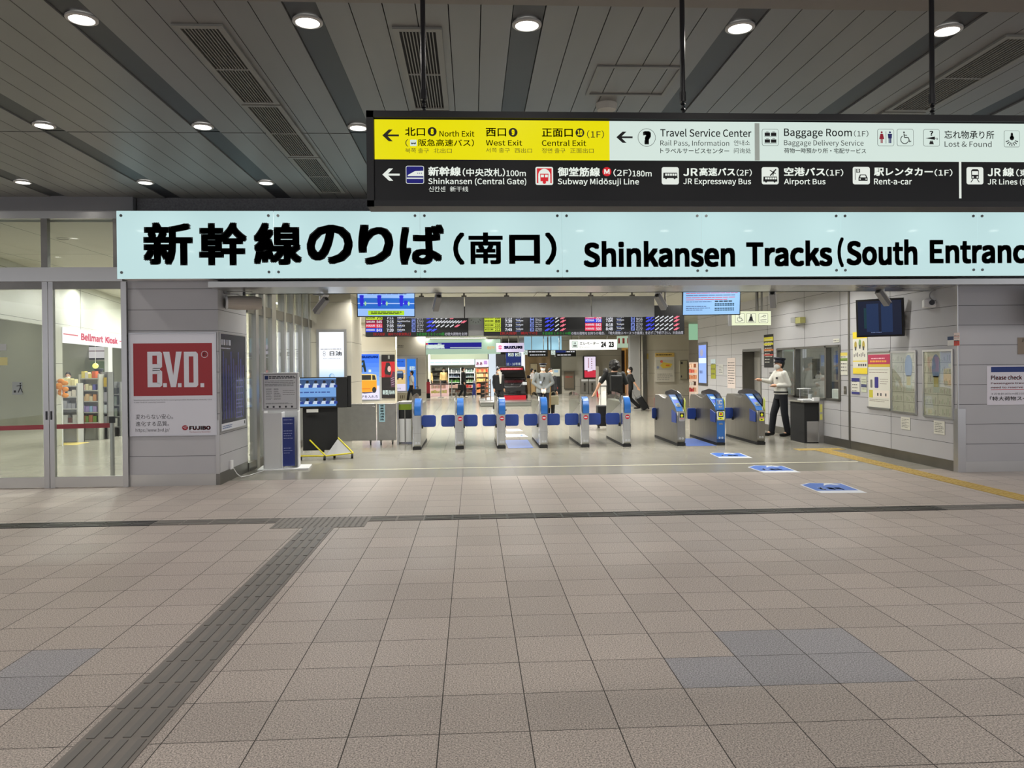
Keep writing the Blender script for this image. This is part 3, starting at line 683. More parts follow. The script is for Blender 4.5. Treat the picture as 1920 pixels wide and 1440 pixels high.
# ---- poster on the column front
PC = PY(YF - .012)
def sheet(name, label, cat, P, rect_px, base, depth=.012, group=None, frame=None, fw_=.012, pts=None, panelname='sheet'):
    """flat printed thing standing on a plane; returns root and an MB that collects its print"""
    a0, a1, b0, b1 = P.rect(*rect_px)
    c = P.pt((a0 + a1) / 2, b0, 0)
    t = thing(name, label, cat, c, group)
    m = MB().pbox(P, a0, a1, b0, b1, -depth, 0, base)
    if frame:
        f = MB(); w_ = fw_
        for (p, q, r, s_) in ((a0 - w_, a1 + w_, b1, b1 + w_), (a0 - w_, a1 + w_, b0 - w_, b0), (a0 - w_, a0, b0, b1), (a1, a1 + w_, b0, b1)): f.pbox(P, p, q, r, s_, -depth, .006, frame)
        f.build('frame', t)
    return t, m, (a0, a1, b0, b1)
paper = paint(208, 208, 216, .4)
bvdred = paint(146, 34, 40, .4)
t, m, _ = sheet('poster', 'large white poster with a red block reading B.V.D. on the column', 'poster', PC, (243.5, 625, 405, 816), paper, .01, frame=M_('poster_alu', (.6, .6, .62), .3, 1.0), fw_=.008)
m.qpx(PC, 250, 643.5, 398, 742, .0006, bvdred)
pw = paint(206, 206, 214, .4)
for chs, x0, x1 in (('B', 276.5, 304), ('V', 306, 341), ('D', 345, 372)):
    a0, a1, b0, b1 = PC.rect(x0, 659.5, x1, 726)
    w = (a1 - a0); h = b1 - b0; q = lambda u, v: (a0 + u * w, b0 + v * h)
    if chs == 'V': m.poly(PC, [q(0, 1), q(.34, 1), q(.54, .33), q(.70, 1), q(1.0, 1), q(.68, 0), q(.40, 0)], .0012, pw)
    elif chs == 'D':
        m.poly(PC, [q(0, 0), q(.34, 0), q(.34, 1), q(0, 1)], .0012, pw); m.poly(PC, [q(.34, 0), q(.85, 0), q(.98, .06), q(.66, .13), q(.34, .13)], .0012, pw); m.poly(PC, [q(.34, .87), q(.66, .87), q(.98, .94), q(.85, 1), q(.34, 1)], .0012, pw); m.poly(PC, [q(.66, .13), q(.98, .06), q(.98, .94), q(.66, .87)], .0012, pw)
    else:
        m.poly(PC, [q(0, 0), q(.34, 0), q(.34, 1), q(0, 1)], .0012, pw)
        for v0, v1 in ((0, .48), (.52, 1)):
            m.poly(PC, [q(.34, v0), q(.85, v0), q(1, v0 + .05), q(.66, v0 + .13), q(.34, v0 + .13)], .0012, pw); m.poly(PC, [q(.34, v1 - .11), q(.66, v1 - .11), q(1, v1 - .04), q(.88, v1), q(.34, v1)], .0012, pw); m.poly(PC, [q(.66, v0 + .12), q(1, v0 + .05), q(1, v1 - .04), q(.66, v1 - .1)], .0012, pw)
        m.poly(PC, [q(.34, .46), q(.85, .46), q(.85, .54), q(.34, .54)], .0012, pw)
for x in (306, 333.5, 376): m.qpx(PC, x, 718.5, x + 7, 726, .0014, pw)
a, b = PC.px(383.5, 664.5); m.ring(PC, a, b, .048, .006, .0012, pw); m.text(PC, 'R', a - .016, a + .018, b - .024, b + .024, .0012, pw, .005)
dg = paint(60, 60, 66, .5)
m.tpx(PC, 'Manufactured under license from The B.V.D. Licensing Corporation, Bowling Green, Kentucky, U.S.A.', 251, 748.5, 397.5, 751.5, .0012, dg)
m.tpx(PC, '© 2020 The B.V.D. Licensing Corporation', 251, 753, 310, 756, .0012, dg)
m.tpx(PC, '変わらない安心。', 254.5, 776.5, 324.5, 786, .0012, dg); m.tpx(PC, '進化する品質。', 254.5, 790, 317, 799, .0012, dg); m.tpx(PC, 'https://www.bvd.jp/', 254.5, 803, 318, 811, .0012, dg)
fr_ = paint(150, 26, 40, .5)
m.tpx(PC, 'FUJIBO', 355, 798.5, 395, 806, .0012, fr_, .02); a, b = PC.px(347, 802); m.disc(PC, a, b, .042, .0012, fr_, 20, .036); m.line(PC, (a - .028, b + .006), (a + .03, b + .014), .006, .0018, pw); m.line(PC, (a - .01, b - .01), (a + .02, b - .004), .006, .0018, pw)
m.tpx(PC, 'The Reason to Remember', 355, 808.5, 395, 811, .0012, fr_)
m.build('sheet', t)
# bluish poster on the column side
PCs = PXl(XL + .012)
def prect(P, x0, y0, x1, y1): return P.rect(x0, y0, x1, y1)
a0, a1 = PCs.px(414, 720)[0], PCs.px(460, 720)[0]; b1 = PCs.px(437, 628.5)[1]; b0 = PCs.px(437, 803)[1]
t = thing('poster', 'tall dark navy poster on the side of the left column', 'poster', PCs.pt((a0 + a1) / 2, b0))
m = MB().pbox(PCs, a0, a1, b0, b1, -.012, 0, paint(22, 24, 38, .2))
for k in range(9):
    u = a0 + (a1 - a0) * (.08 + .1 * k); m.quad(PCs, u, u + (a1 - a0) * .05, b0 + .16, b1 - .25 - .1 * (k % 3), .0006, paint(38 + 6 * (k % 3), 44, 112 + 12 * (k % 2), .3))
m.line(PCs, (a0 + .05, b0 + .2), (a0 + .55 * (a1 - a0), b0 + .75), .02, .001, paint(20, 20, 60, .3))
m.quad(PCs, a0, a1, b0, b0 + .10, .0008, paper); lg = paint(190, 190, 205, .5)
m.text(PCs, 'CONCEAL', a0 + .06, a0 + .45 * (a1 - a0), b0 + .03, b0 + .07, .0014, paint(90, 110, 150)) if False else m.greek(PCs, a0 + .06, a0 + .42 * (a1 - a0), b0 + .02, b0 + .075, 2, .0014, paint(90, 110, 150), .6)
m.quad(PCs, a1 - .09, a1 - .04, b0 + .03, b0 + .08, .0014, dg)
m.greek(PCs, a0 + .04, a0 + .42 * (a1 - a0), b1 - .17, b1 - .07, 1, .0012, lg, .8); m.greek(PCs, a0 + .04, a0 + .40 * (a1 - a0), b1 - .22, b1 - .19, 1, .0012, lg, .5)
for k, v in enumerate((.5, .43, .36, .29, .25, .21, .15, .1)): m.greek(PCs, a0 + .58 * (a1 - a0), a0 + .9 * (a1 - a0), b0 + (b1 - b0) * v, b0 + (b1 - b0) * (v + .018), 1, .0012, paint(120, 120, 170, .5), .8, seed=k)
m.build('sheet', t)
f = MB(); w_ = .015
for (p, q, r, s_) in ((a0 - w_, a1 + w_, b1, b1 + w_), (a0 - w_, a1 + w_, b0 - w_, b0), (a0 - w_, a0, b0, b1), (a1, a1 + w_, b0, b1)): f.pbox(PCs, p, q, r, s_, -.012, .006, steel)
f.build('frame', t)

# ---- tall lightbox poster on the beige wall
PB = PY(YW - .02)
t, m, (a0, a1, b0, b1) = sheet('lightbox', 'tall bright white and blue lightbox poster with a water drop in a steel frame', 'lightbox', PB, (598.5, 622.5, 645, 728), lit(244, 248, 255, 1.15), .05, frame=steel, fw_=.06)
W_ = a1 - a0; H_ = b1 - b0
for k in range(14):
    v0 = b0 + H_ * (.36 - .36 * (k + 1) / 14); f_ = (k / 13); c = (int(236 - 110 * f_), int(244 - 60 * f_), 253)
    m.quad(PB, a0, a1, v0, v0 + H_ * .36 / 14, .0006, lit(*c, 1.05))
db = lit(40, 110, 190, .9); dkt = paint(60, 64, 72)
cx_ = a0 + W_ * .5
m.disc(PB, cx_, b0 + H_ * .055, W_ * .42, .0012, db, 24, W_ * .045).disc(PB, cx_, b0 + H_ * .057, W_ * .34, .0016, lit(200, 225, 250), 24, W_ * .03).disc(PB, cx_, b0 + H_ * .057, W_ * .2, .002, db, 24, W_ * .02)
m.poly(PB, [(cx_ - W_ * .16, b0 + H_ * .02), (cx_ + W_ * .16, b0 + H_ * .02), (cx_ + W_ * .03, b0 + H_ * .09), (cx_, b0 + H_ * .13), (cx_ - W_ * .03, b0 + H_ * .09)], .0024, lit(235, 245, 255))
m.poly(PB, [(cx_ - W_ * .05, b0 + H_ * .075), (cx_ + W_ * .05, b0 + H_ * .075), (cx_, b0 + H_ * .115)], .003, paint(40, 60, 90))
m.disc(PB, cx_, b0 + H_ * .215, W_ * .11, .0012, lit(120, 170, 215), 20).disc(PB, cx_ + W_ * .02, b0 + H_ * .22, W_ * .075, .0016, lit(190, 215, 235), 20)
m.tpx(PB, '日油', 618, 658.5, 640.5, 667, .0012, dkt, .02); m.ring(PB, *PB.px(608, 660.8), .03, .008, .0012, dkt); m.ring(PB, *PB.px(608, 665.2), .03, .008, .0012, dkt)
m.tpx(PB, 'NOF CORPORATION', 606, 671, 638, 673.5, .0012, dkt); m.greek(PB, a0 + W_ * .06, a0 + W_ * .94, b0 + H_ * .685, b0 + H_ * .71, 1, .0012, dkt, .5)
m.build('sheet', t)

# ---- monitors
def tilted(c, yaw_, tilt):
    u = Vector((math.cos(yaw_), math.sin(yaw_), 0)); n = Vector((math.sin(yaw_), -math.cos(yaw_), 0)); n = (n * math.cos(tilt) - Vector((0, 0, 1)) * math.sin(tilt)).normalized()
    return PL(c, u, n.cross(u))
def screen(name, label, cat, c, yaw_, tilt, w, h, facemat, depth=.06, bez=.015):
    P = tilted(c, yaw_, tilt); t = thing(name, label, cat, P.pt(0, -h / 2))
    MB().pbox(P, -w / 2 - bez, w / 2 + bez, -h / 2 - bez, h / 2 + bez, -depth, -.003, blackm).build('casing', t)
    return t, P, MB().pbox(P, -w / 2, w / 2, -h / 2, h / 2, -.004, 0, facemat)
YM = 13.4
c = at(724, 564, YM); w = 104 / 1440 * YM; h = 57 / 1440 * YM
t, P, m = screen('information_monitor', 'hanging monitor at the left showing blue passenger figures over a green caption', 'monitor', c, math.radians(6), math.radians(9), w, h, lit(150, 188, 246, .95))
B1, B2, LV = lit(34, 104, 200, .9), lit(36, 40, 210, .9), lit(176, 200, 248, .9)
m.quad(P, -w / 2, w / 2, -h * .26, h * .09, .0006, B1).quad(P, -w / 2, w / 2, -h * .10, -h * .07, .0012, LV)
for k, u in enumerate((-.43, -.12, .27)):
    x = u * w; q = h * .03
    m.disc(P, x, h * .12, h * .065, .0018, B2).disc(P, x, h * .155, h * .075, .002, B2, 16, h * .03).poly(P, [(x - h * .07, h * .07), (x + h * .07, h * .07), (x + h * .045, -h * .18), (x - h * .045, -h * .18)], .0018, B2)
    if k: m.quad(P, x + h * .09, x + h * .20, -h * .13, h * .01, .0018, B2)
    g = x + h * (.24 if k else .12); m.disc(P, g, -h * .09, h * .03, .0018, lit(160, 220, 160, .9), 12, h * .07)
m.quad(P, -w * .32, w * .32, -h * .47, -h * .32, .0012, lit(170, 214, 40, .95)); m.greek(P, -w * .27, w * .27, -h * .45, -h * .34, 2, .0018, ink, .5)
m.greek(P, -w * .2, w * .22, h * .30, h * .42, 2, .0012, lit(90, 110, 170, .8), .5, 3); m.greek(P, -w * .33, w * .36, h * .2, h * .25, 1, .0012, lit(90, 110, 170, .8), .5, 5)
m.build('screen', t); MB().cyl(P.pt(0, h * .5, -.05), (c.x, c.y + .06, ZI), .025, darksteel).build('ceiling_bracket', t)
c = at(1334, 561, YM); w = 106 / 1440 * YM; h = 58 / 1440 * YM
t, P, m = screen('information_monitor', 'hanging monitor at the right with lines of notice text under an orange bar', 'monitor', c, math.radians(-7), math.radians(9), w, h, lit(150, 194, 240, .95))
m.quad(P, -w * .33, w * .31, h * .34, h * .43, .0008, lit(240, 96, 50, .95)); m.greek(P, -w * .2, w * .16, h * .36, h * .41, 1, .0014, lit(250, 200, 190, .9), .7)
bt, rt = lit(70, 90, 150, .7), lit(220, 90, 120, .8)
m.greek(P, -w * .46, w * .05, h * .44, h * .485, 1, .0012, bt, .5)
for k, (v, c_) in enumerate(((.25, bt), (.18, rt), (.11, bt), (.04, rt), (-.03, rt), (-.1, bt), (-.25, bt), (-.31, bt), (-.37, bt))): m.greek(P, -w * .45, w * (.46 if k < 5 else .0), h * v, h * (v + .04), 1, .0012, c_, .5, k)
dt = lit(30, 70, 90, .7); m.greek(P, w * .06, w * .45, -h * .1, -h * .04, 1, .0012, ink, .6, 4)
for v in (-.15, -.2, -.3, -.36): 
    for k in range(12): m.quad(P, w * (.06 + k * .029), w * (.082 + k * .029), h * (v - .02), h * (v + .018), .0012, dt)
m.build('screen', t); MB().cyl(P.pt(0, h * .5, -.05), (c.x, c.y + .06, ZI), .025, darksteel).build('ceiling_bracket', t)
# wall TV at the right
yy = yr(1648)
c = at(1648, 591, 0.0001) if False else PXr(XR - .75).o + Vector((0, 0, 0))
YT = 12.6; c = at(1649, 596, YT); w, h = 1.0, .60
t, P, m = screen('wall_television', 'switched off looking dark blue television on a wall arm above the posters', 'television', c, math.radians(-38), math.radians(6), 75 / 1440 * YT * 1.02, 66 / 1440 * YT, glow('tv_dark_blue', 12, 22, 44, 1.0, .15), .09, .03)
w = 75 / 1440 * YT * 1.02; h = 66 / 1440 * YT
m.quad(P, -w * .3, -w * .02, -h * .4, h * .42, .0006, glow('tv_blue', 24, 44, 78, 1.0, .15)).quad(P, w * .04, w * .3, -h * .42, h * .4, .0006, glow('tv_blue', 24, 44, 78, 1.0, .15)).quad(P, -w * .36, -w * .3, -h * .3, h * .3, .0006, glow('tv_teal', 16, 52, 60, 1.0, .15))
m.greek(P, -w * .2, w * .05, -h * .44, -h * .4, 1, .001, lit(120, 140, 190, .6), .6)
m.build('screen', t)
bk = P.pt(w * .1, 0, -.09); k = MB().cyl(bk, (XR, bk.y + .1, bk.z), .03, blackm).cyl(bk + Vector((0, 0, -.12)), (XR, bk.y + .1, bk.z - .12), .03, blackm).cyl(bk + Vector((0, 0, .12)), (XR, bk.y + .1, bk.z + .12), .03, blackm)
k.pbox(P, -w * .1, w * .3, -h * .3, h * .3, -.14, -.09, blackm).box(XR - .03, XR, bk.y - .1, bk.y + .3, bk.z - .2, bk.z + .2, blackm); k.build('wall_arm', t)

# ---- departure board with grey cover panel in front
YB = 15.7; PBd = PY(YB)
bt_ = thing('departure_board', 'long black LED departure board above the gates with coloured train tags', 'departure board', at(985, 630, YB))
bx0, bx1 = PBd.px(685, 600)[0], PBd.px(1283, 600)[0]; bz0, bz1 = PBd.px(985, 629)[1], PBd.px(1240, 572.5)[1]
g0, g1 = PBd.px(878, 600)[0], PBd.px(907, 600)[0]
MB().box(bx0, g0, YB, YB + .25, bz0, bz1, blackm).build('left_cabinet', bt_)
MB().box(g1, bx1, YB, YB + .25, bz0, bz1, blackm).build('right_cabinet', bt_)
m = MB().box(g0, g1, YB + .02, YB + .2, bz0 + .01, bz1, grey)
a, b = PBd.px(892, 600); m.quad(PBd, a - .13, a + .13, b - .09, b + .2, -.018, paint(150, 156, 150)); 
for k in range(12):
    an = math.radians(30 * k); m.line(PBd, (a + .09 * math.cos(an), b + .05 + .09 * math.sin(an)), (a + .115 * math.cos(an), b + .05 + .115 * math.sin(an)), .01, -.016, ink)
m.line(PBd, (a, b + .05), (a + .02, b + .13), .012, -.015, ink).line(PBd, (a, b + .05), (a - .03, b + .1), .012, -.015, ink)
m.build('clock_panel', bt_)
m = MB(); YLg, RDg, BLg, MRg = lit(196, 214, 60, .9), lit(226, 40, 78, .9), lit(40, 70, 220, .9), lit(150, 30, 60, .8)
Wt, Lv = lit(226, 228, 236, .8), lit(140, 160, 240, .8); Pk = lit(240, 120, 140, .9); vi = lit(70, 80, 230, .9)
rowsL = [(596, YLg, 'NOZOMI', '75', '7:11', 'Hakata', '20'), (603.5, MRg, 'SAKURA', '545', '7:15', 'Kagoshima-Chuo', '20'), (611, RDg, 'HIKARI', '531', '7:35', 'Hakata', '23'), (619, BLg, 'KODAMA', '843', '7:39', 'Hakata', '25')]
rowsM = [(596, YLg, 'NOZOMI', '206', '7:15', 'Tokyo', '26'), (602.3, YLg, 'NOZOMI', '88', '7:30', 'Tokyo', '26'), (610, YLg, 'NOZOMI', '210', '7:39', 'Tokyo', '23'), (618, YLg, 'NOZOMI', '212', '7:45', 'Tokyo', '25')]
rowsR = [(595, RDg, 'HIKARI', '504', '7:51', 'Tokyo', '26'), (601, BLg, 'KODAMA', '708', '7:54', 'Tokyo', '25'), (609, RDg, 'HIKARI', '642', '8:18', 'Tokyo', '24'), (616.5, RDg, 'HIKARI', '500', '8:48', 'Tokyo', '27')]
for rows, X in ((rowsL, 686), (rowsM, 908), (rowsR, 1097)):
    for j, (y, c_, nm, no, tm, dest, trk) in enumerate(rows):
        k = y
        m.qpx(PBd, X, k - 3.6, X + 31, k + 3.6, .002, c_)
        tc = ink if c_ == YLg else Wt
        m.tpx(PBd, nm, X + 1, k - 2.2, X + 17, k + 1.6, .004, tc, .01); m.tpx(PBd, no, X + 20, k - 2.6, X + 30, k + 2.6, .004, tc, .01)
        m.tpx(PBd, tm, X + 39, k - 2.9, X + 52, k + 2.9, .002, Wt, .012); m.tpx(PBd, dest, X + 59, k - 3, X + (83 if len(dest) > 8 else 73), k + 1.2, .002, Wt, .008)
        m.greek(PBd, *PBd.rect(X + 59, k + 2, X + 68, k + 3.4), 1, .002, Lv, .7)
        m.qpx(PBd, X + 86, k - 3.3, X + 93, k + 3.3, .002, Lv); m.tpx(PBd, trk, X + 87, k - 2.3, X + 92, k + 2.3, .004, ink, .02)
        m.tpx(PBd, '8 Cars' if (j == 0 or no in ('545', '843')) else '16 Cars', X + 96, k - 3, X + 108, k - .3, .002, Wt, .004); m.tpx(PBd, 'No.1-3', X + 96, k + .8, X + 107, k + 3.2, .002, Wt, .004)
        n = {'545': 13, '531': 7, '843': 2, '75': 6}.get(no, 4 if X == 908 else 7)
        Rr = random.Random(int(no))
        for q in range(n):
            x = X + 114 + q * (70 / max(n, 8) if X != 908 else 9.5); cc = vi if q < 2 else (Pk if q == n - 1 else Wt)
            a, b = PBd.px(x, k + 2.3); a2, b2 = PBd.px(x + 7, k - 2.3)
            m.line(PBd, (a, b), (a2, b2), .022, .002, cc); 
            if q in (0, n - 1): m.line(PBd, (a + .035, b), (a2 + .035, b2), .018, .002, cc)
gr_, rdk = lit(60, 160, 70, .7), lit(190, 60, 60, .6); wd = lit(200, 200, 210, .7)
m.tpx(PBd, '【新大阪駅　構内での飲食禁止】', 700, 623.8, 770, 629.2, .002, rdk, .01) ; m.tpx(PBd, '３辺合計１６０ｃｍ超', 781, 623.5, 833, 629.2, .002, gr_, .012); m.tpx(PBd, 'の特大荷物をお持', 834, 623.2, 876, 629.2, .002, wd, .01)
m.tpx(PBd, '【新大阪駅　構内での】', 938, 622, 1007, 627.5, .002, rdk, .01); m.tpx(PBd, '３辺合計１６０ｃｍ超', 1017, 622, 1070, 627.5, .002, gr_, .012); m.tpx(PBd, 'の特大荷物をお持ちの場合、「特大荷物スペースつき座席」を必ずご予約下さい。※自由席', 1071, 621.3, 1281, 627.3, .002, wd, .01)
m.build('led_display', bt_)
Yc = 15.3; Pc = PY(Yc)
ct = thing('cover_panel', 'long plain grey panel hanging in front of the departure board on dark rods', 'panel', at(1000, 595, Yc))
ca0, ca1 = Pc.px(760, 580)[0], Pc.px(1227, 580)[0]; cb0 = Pc.px(1000, 595)[1]; cb1 = Pc.px(1000, 556)[1]
cm = M_('cover_grey', srgb(158, 160, 162), .45, noise=.05)
for xa_, xb_ in ((ca0, Pc.px(870, 580)[0]), (Pc.px(870, 580)[0] + .02, Pc.px(1108, 580)[0]), (Pc.px(1108, 580)[0] + .02, ca1)):
    MB().box(xa_, xb_, Yc, Yc + .1, cb0, cb1, cm).build('grey_sheet', ct)
for xp in (790, 870, 950, 1029, 1108, 1186):
    x = Pc.px(xp, 560)[0]; MB().cyl((x, Yc + .05, cb1), (x, Yc + .05, ZI), .02, darksteel).box(x - .05, x + .05, Yc + .01, Yc + .09, cb1, cb1 + .03, darksteel).build('hanger_rod', ct)
for xp in (760, 1250):
    x = PBd.px(xp, 560)[0]; MB().cyl((x, YB + .12, bz1), (x, YB + .12, ZI), .02, darksteel).build('hanger_rod', bt_)
# ================================================================ FLOOR MARKINGS
def bars(m, P, a0, a1, b0, b1, n, along_u, mat, h=.004, seg=.30, gapw=.012):
    W_ = (b1 - b0) if along_u else (a1 - a0); pit = W_ / n
    L0, L1 = (a0, a1) if along_u else (b0, b1); s_ = L0
    while s_ < L1 - .02:
        e = min(s_ + seg, L1)
        for k in range(n):
            c = (b0 if along_u else a0) + pit * (k + .5)
            if along_u: m.pbox(P, s_ + gapw, e - gapw, c - pit * .22, c + pit * .22, 0, h, mat)
            else: m.pbox(P, c - pit * .22, c + pit * .22, s_ + gapw, e - gapw, 0, h, mat)
        s_ = e
PF = PZ(.004)
tk_g = M_('tactile_grey', srgb(112, 106, 100), .55, noise=.08); tk_gb = M_('tactile_grey_bar', srgb(100, 96, 92), .5); tk_d = M_('tactile_dark', srgb(28, 27, 26), .5); tk_db = M_('tactile_dark_bar', srgb(62, 59, 56), .35)
tk_y = M_('tactile_ochre', srgb(158, 132, 66), .6, noise=.1); tk_yb = M_('tactile_ochre_bar', srgb(178, 150, 78), .5)
yA, yB = fl(960, 972.5).y, fl(960, 963.5).y
def strip(label, x0, x1, y0, y1, base, bar, along_x, n=4, dots=False):
    P = PF; m = MB().box(x0, x1, y0, y1, .0005, .004, base)
    if dots:
        i = x0 + .03
        while i < x1 - .02:
            j = y0 + .03
            while j < y1 - .02: m.cyl((i, j, .004), (i, j, .009), .013, bar, 8, .008); j += .06
            i += .06
    elif along_x: bars(m, P, x0, x1, y0, y1, n, True, bar)
    else: bars(m, P, x0, x1, y0, y1, n, False, bar)
    return tag(m.build('tactile_paving', base=((x0 + x1) / 2, (y0 + y1) / 2, 0)), label, 'tactile paving', 'tactile paving strips in the floor')
xs_ = [fl(x, 970).x for x in (-400, 312, 532, 695, 797, 1822, 2300)]
xd0, xd1 = fl(97, 1440).x, fl(240, 1440).x
strip('dark grooved tactile strip along the floor at the left of the junction', xs_[0], xs_[1], yA, yB, tk_d, tk_db, True)
strip('lighter grey tactile strip just left of the dotted junction', xs_[1], xs_[2], yA, yB, tk_g, tk_gb, True)
strip('dotted grey tactile junction where the two strips meet', xs_[2], xs_[3], yA - .28, yB, tk_g, tk_gb, True, dots=True)
strip('short grey tactile strip just right of the dotted junction', xs_[3], xs_[4], yA, yB, tk_g, tk_gb, True)
strip('long dark grooved tactile strip across the floor before the gates', xs_[4], xs_[5], yA, yB, tk_d, tk_db, True)
strip('pale end of the tactile strip at the right edge', xs_[5], xs_[6], yA, yB, tk_g, tk_gb, True)
strip('wide grey tactile path running from the lower left corner to the junction', xd0, xd1, -1.0, yA - .28, tk_g, tk_gb, False)
gx = (fl(1915, 931).x + fl(1549, 847).x) / 2; gy0 = fl(1905, 931).y; gy1 = fl(1549, 844).y
strip('ochre yellow tactile strip following the right wall', gx - .15, gx + .15, yB + .35, gy1, tk_y, tk_yb, False)
strip('ochre tactile branch turning towards the staff window', gx - .45, gx + .45, gy1, gy1 + .30, tk_y, tk_yb, True, dots=True)
strip('olive tactile tile at the right end of the dark strip', gx - .15, gx + .5, yB + .03, yB + .35, tk_y, tk_yb, True, dots=True)
yl = fl(1000, 875.5).y
tag(MB().box(fl(640, 870).x, fl(1622, 869).x, yl - .03, yl + .03, .0005, .003, paint(214, 208, 186, .5)).build('floor_line'), 'thin cream line across the floor in front of the gates', 'floor line')
blu = paint(46, 104, 184, .35); blu2 = paint(60, 110, 200, .35); wpt = paint(222, 226, 232, .4)
def fpoly(m, pts, z, mat):
    vs = [fl(x, y, z) for x, y in pts]; m.add(vs, [tuple(range(len(vs)))], mat)
for j, (pts, lab) in enumerate((([(1500, 909), (1516, 905.5), (1578, 906.5), (1626, 924), (1540, 924.5)], 'blue IC floor sticker nearest the viewer'),
                ([(1402, 876), (1414, 872.5), (1467, 873.5), (1501, 885.5), (1432, 886)], 'blue IC floor sticker, middle of three'), ([(1331, 850.5), (1337, 849), (1388, 849.5), (1411, 858.5), (1349, 858.5)], 'blue IC floor sticker closest to the gates'))):
    V = [fl(x, y, .001) for x, y in pts]; c = sum(V, Vector()) / 5
    m = MB(); 
    lo = [v.copy() for v in V]
    m.add([(v.x, v.y, .0004) for v in V] + [(v.x, v.y, .002) for v in V], [tuple(reversed(range(5))), (5, 6, 7, 8, 9)] + [(i, (i + 1) % 5, 5 + (i + 1) % 5, 5 + i) for i in range(5)], wpt)
    inn = [c + (v - c) * .93 for v in V]
    def mixp(i, k, t): return inn[i] * (1 - t) + inn[k] * t
    # blue field stops short of the bottom edge, which stays white
    q = [inn[0], inn[1], inn[2], mixp(3, 2, .22), mixp(4, 0, .22)]
    m.add([(v.x, v.y, .0026) for v in q][::-1], [(0, 1, 2, 3, 4)], blu2)
    uu = (q[3] - q[4]); vv = (q[1] - q[4]) 
    def pp(a, b): v = q[4] + uu * a + vv * b; return (v.x, v.y, .0032)
    m.add([pp(.28, .62), pp(.34, .92), pp(.5, .95), pp(.72, .7), pp(.62, .66), pp(.5, .8), pp(.38, .76)], [(6, 5, 4, 3, 2, 1, 0)], wpt)
    PT = PL((q[4].x, q[4].y, .0033), (uu.x, uu.y, 0), (-uu.y, uu.x, 0)); L_ = uu.length; hgt = abs(vv.dot(PT.v))
    sh = vv.dot(PT.u) / max(hgt, .01)
    m.text(PT, 'IC', L_ * .18, L_ * .30, hgt * .1, hgt * .4, 0, wpt, .03); m.text(PT, '専用', L_ * .38, L_ * .72, hgt * .1, hgt * .4, 0, wpt, .03)
    tag(m.build('floor_sticker', base=(c.x, c.y, 0)), lab, 'floor sticker', 'blue floor stickers leading to the gates')

# ================================================================ TICKET GATES
gb = M_('gate_blue', srgb(34, 100, 178), .3, coat=.3); gb2 = M_('gate_flap_blue', srgb(44, 72, 152), .4); gs = M_('gate_steel', (.52, .52, .50), .34, 1.0, noise=.10, nscale=3, stretch=(3, 3, .5))
gd = M_('gate_dark_steel', (.30, .29, .27), .36, 1.0, noise=.1, nscale=3, stretch=(3, 3, .5))
red_ = paint(196, 34, 52, .4); yl_ = lit(214, 214, 30, .9)
PLs = PL((-.085, 0, 0), (0, 1, 0), (0, 0, 1))   # profile plane; its normal points to +x
def profile(m, pts, x0, x1, mat): m.prism(PL((0, 0, 0), (0, 1, 0), (0, 0, 1)), pts, x0, x1, mat)
FRT = PL((0, 0, 0), (1, 0, 0), (0, 0, 1))
def exit_gate():
    t = thing('ticket_gate', None, 'ticket gate', (0, 0, 0), 'exit lanes of the ticket barrier')
    m = MB(); profile(m, [(.02, .05), (.0, .10), (0, .69), (.10, .80), (.45, .90), (1.75, .90), (1.9, .80), (1.95, .5), (1.93, .05)], -.078, .085, gs)
    m.quad(FRT, -.078, .085, .33, .334, .0008, gd); m.build('cabinet', t, bevel=.008)
    MB().box(-.08, .087, -.004, 1.94, 0, .055, blackm).build('kick_plate', t)
    m = MB(); profile(m, [(-.012, .68), (-.012, .84), (.03, .93), (.11, .99), (.25, 1.015), (.50, 1.0), (.56, .90), (.40, .70)], -.045, .089, gb); m.build('blue_head', t, bevel=.01, smooth=True)
    m = MB(); profile(m, [(-.008, .06), (-.008, .95), (.03, 1.02), (.09, 1.04), (.09, .06)], -.086, -.062, chrome); m.build('side_post', t, bevel=.006)
    for k in range(5): pass
    m = MB(); profile(m, [(.09, .90), (.09, 1.02), (.2, 1.06), (.7, 1.085), (1.3, 1.085), (1.8, 1.04), (1.86, .95), (1.86, .5), (1.8, .5)], -.083, -.075, acryl); m.build('side_screen', t)
    m = MB(); profile(m, [(.25, .985), (.7, 1.02), (1.3, 1.02), (1.84, .97), (1.8, 1.04), (1.3, 1.085), (.7, 1.085), (.2, 1.06)], -.087, -.083, smoke); m.build('screen_band', t)
    m = MB(); m.cyl((.018, -.003, .605), (.018, .004, .605), .046, red_, 24); m.quad(FRT, -.012, .048, .594, .616, .004, wpt); m.build('no_entry_sign', t)
    m = MB()
    for x in (-.012, .042): m.ring(FRT, x, .135, .018, .006, .0012, wpt); m.disc(FRT, x, .135, .005, .0012, wpt, 10)
    m.build('badge', t)
    return t
def flap(t, side, y, z0, z1, w, r=.05):
    P = PL((0, y, 0), (1, 0, 0), (0, 0, 1)); m = MB()
    a0, a1 = (.085, .085 + w) if side > 0 else (-.085 - w, -.085)
    m.rrect(P, a0, a1, z0, z1, r, .02, gb2, .04); m.box(*((.075, .11) if side > 0 else (-.11, -.075)), y - .03, y + .03, z0 - .03, z0 + .04, black); m.build('flap', t, bevel=.006)
GX = [(781.3, 844), (861.5, 842.8), (940, 841), (1019, 840), (1097, 838.7), (1176, 838)]
GY = fl(1019, 840).y
gp = exit_gate(); flap(gp, 1, .30, .43, .67, .285)
g1 = gp
g6 = copy_tree(gp)
ord_ = ['first', 'second', 'third', 'fourth', 'fifth', 'sixth']
gates = []
def clean(o, name):
    for ch in list(o.children):
        if ch.name.split('.')[0] == name: bpy.data.objects.remove(ch)
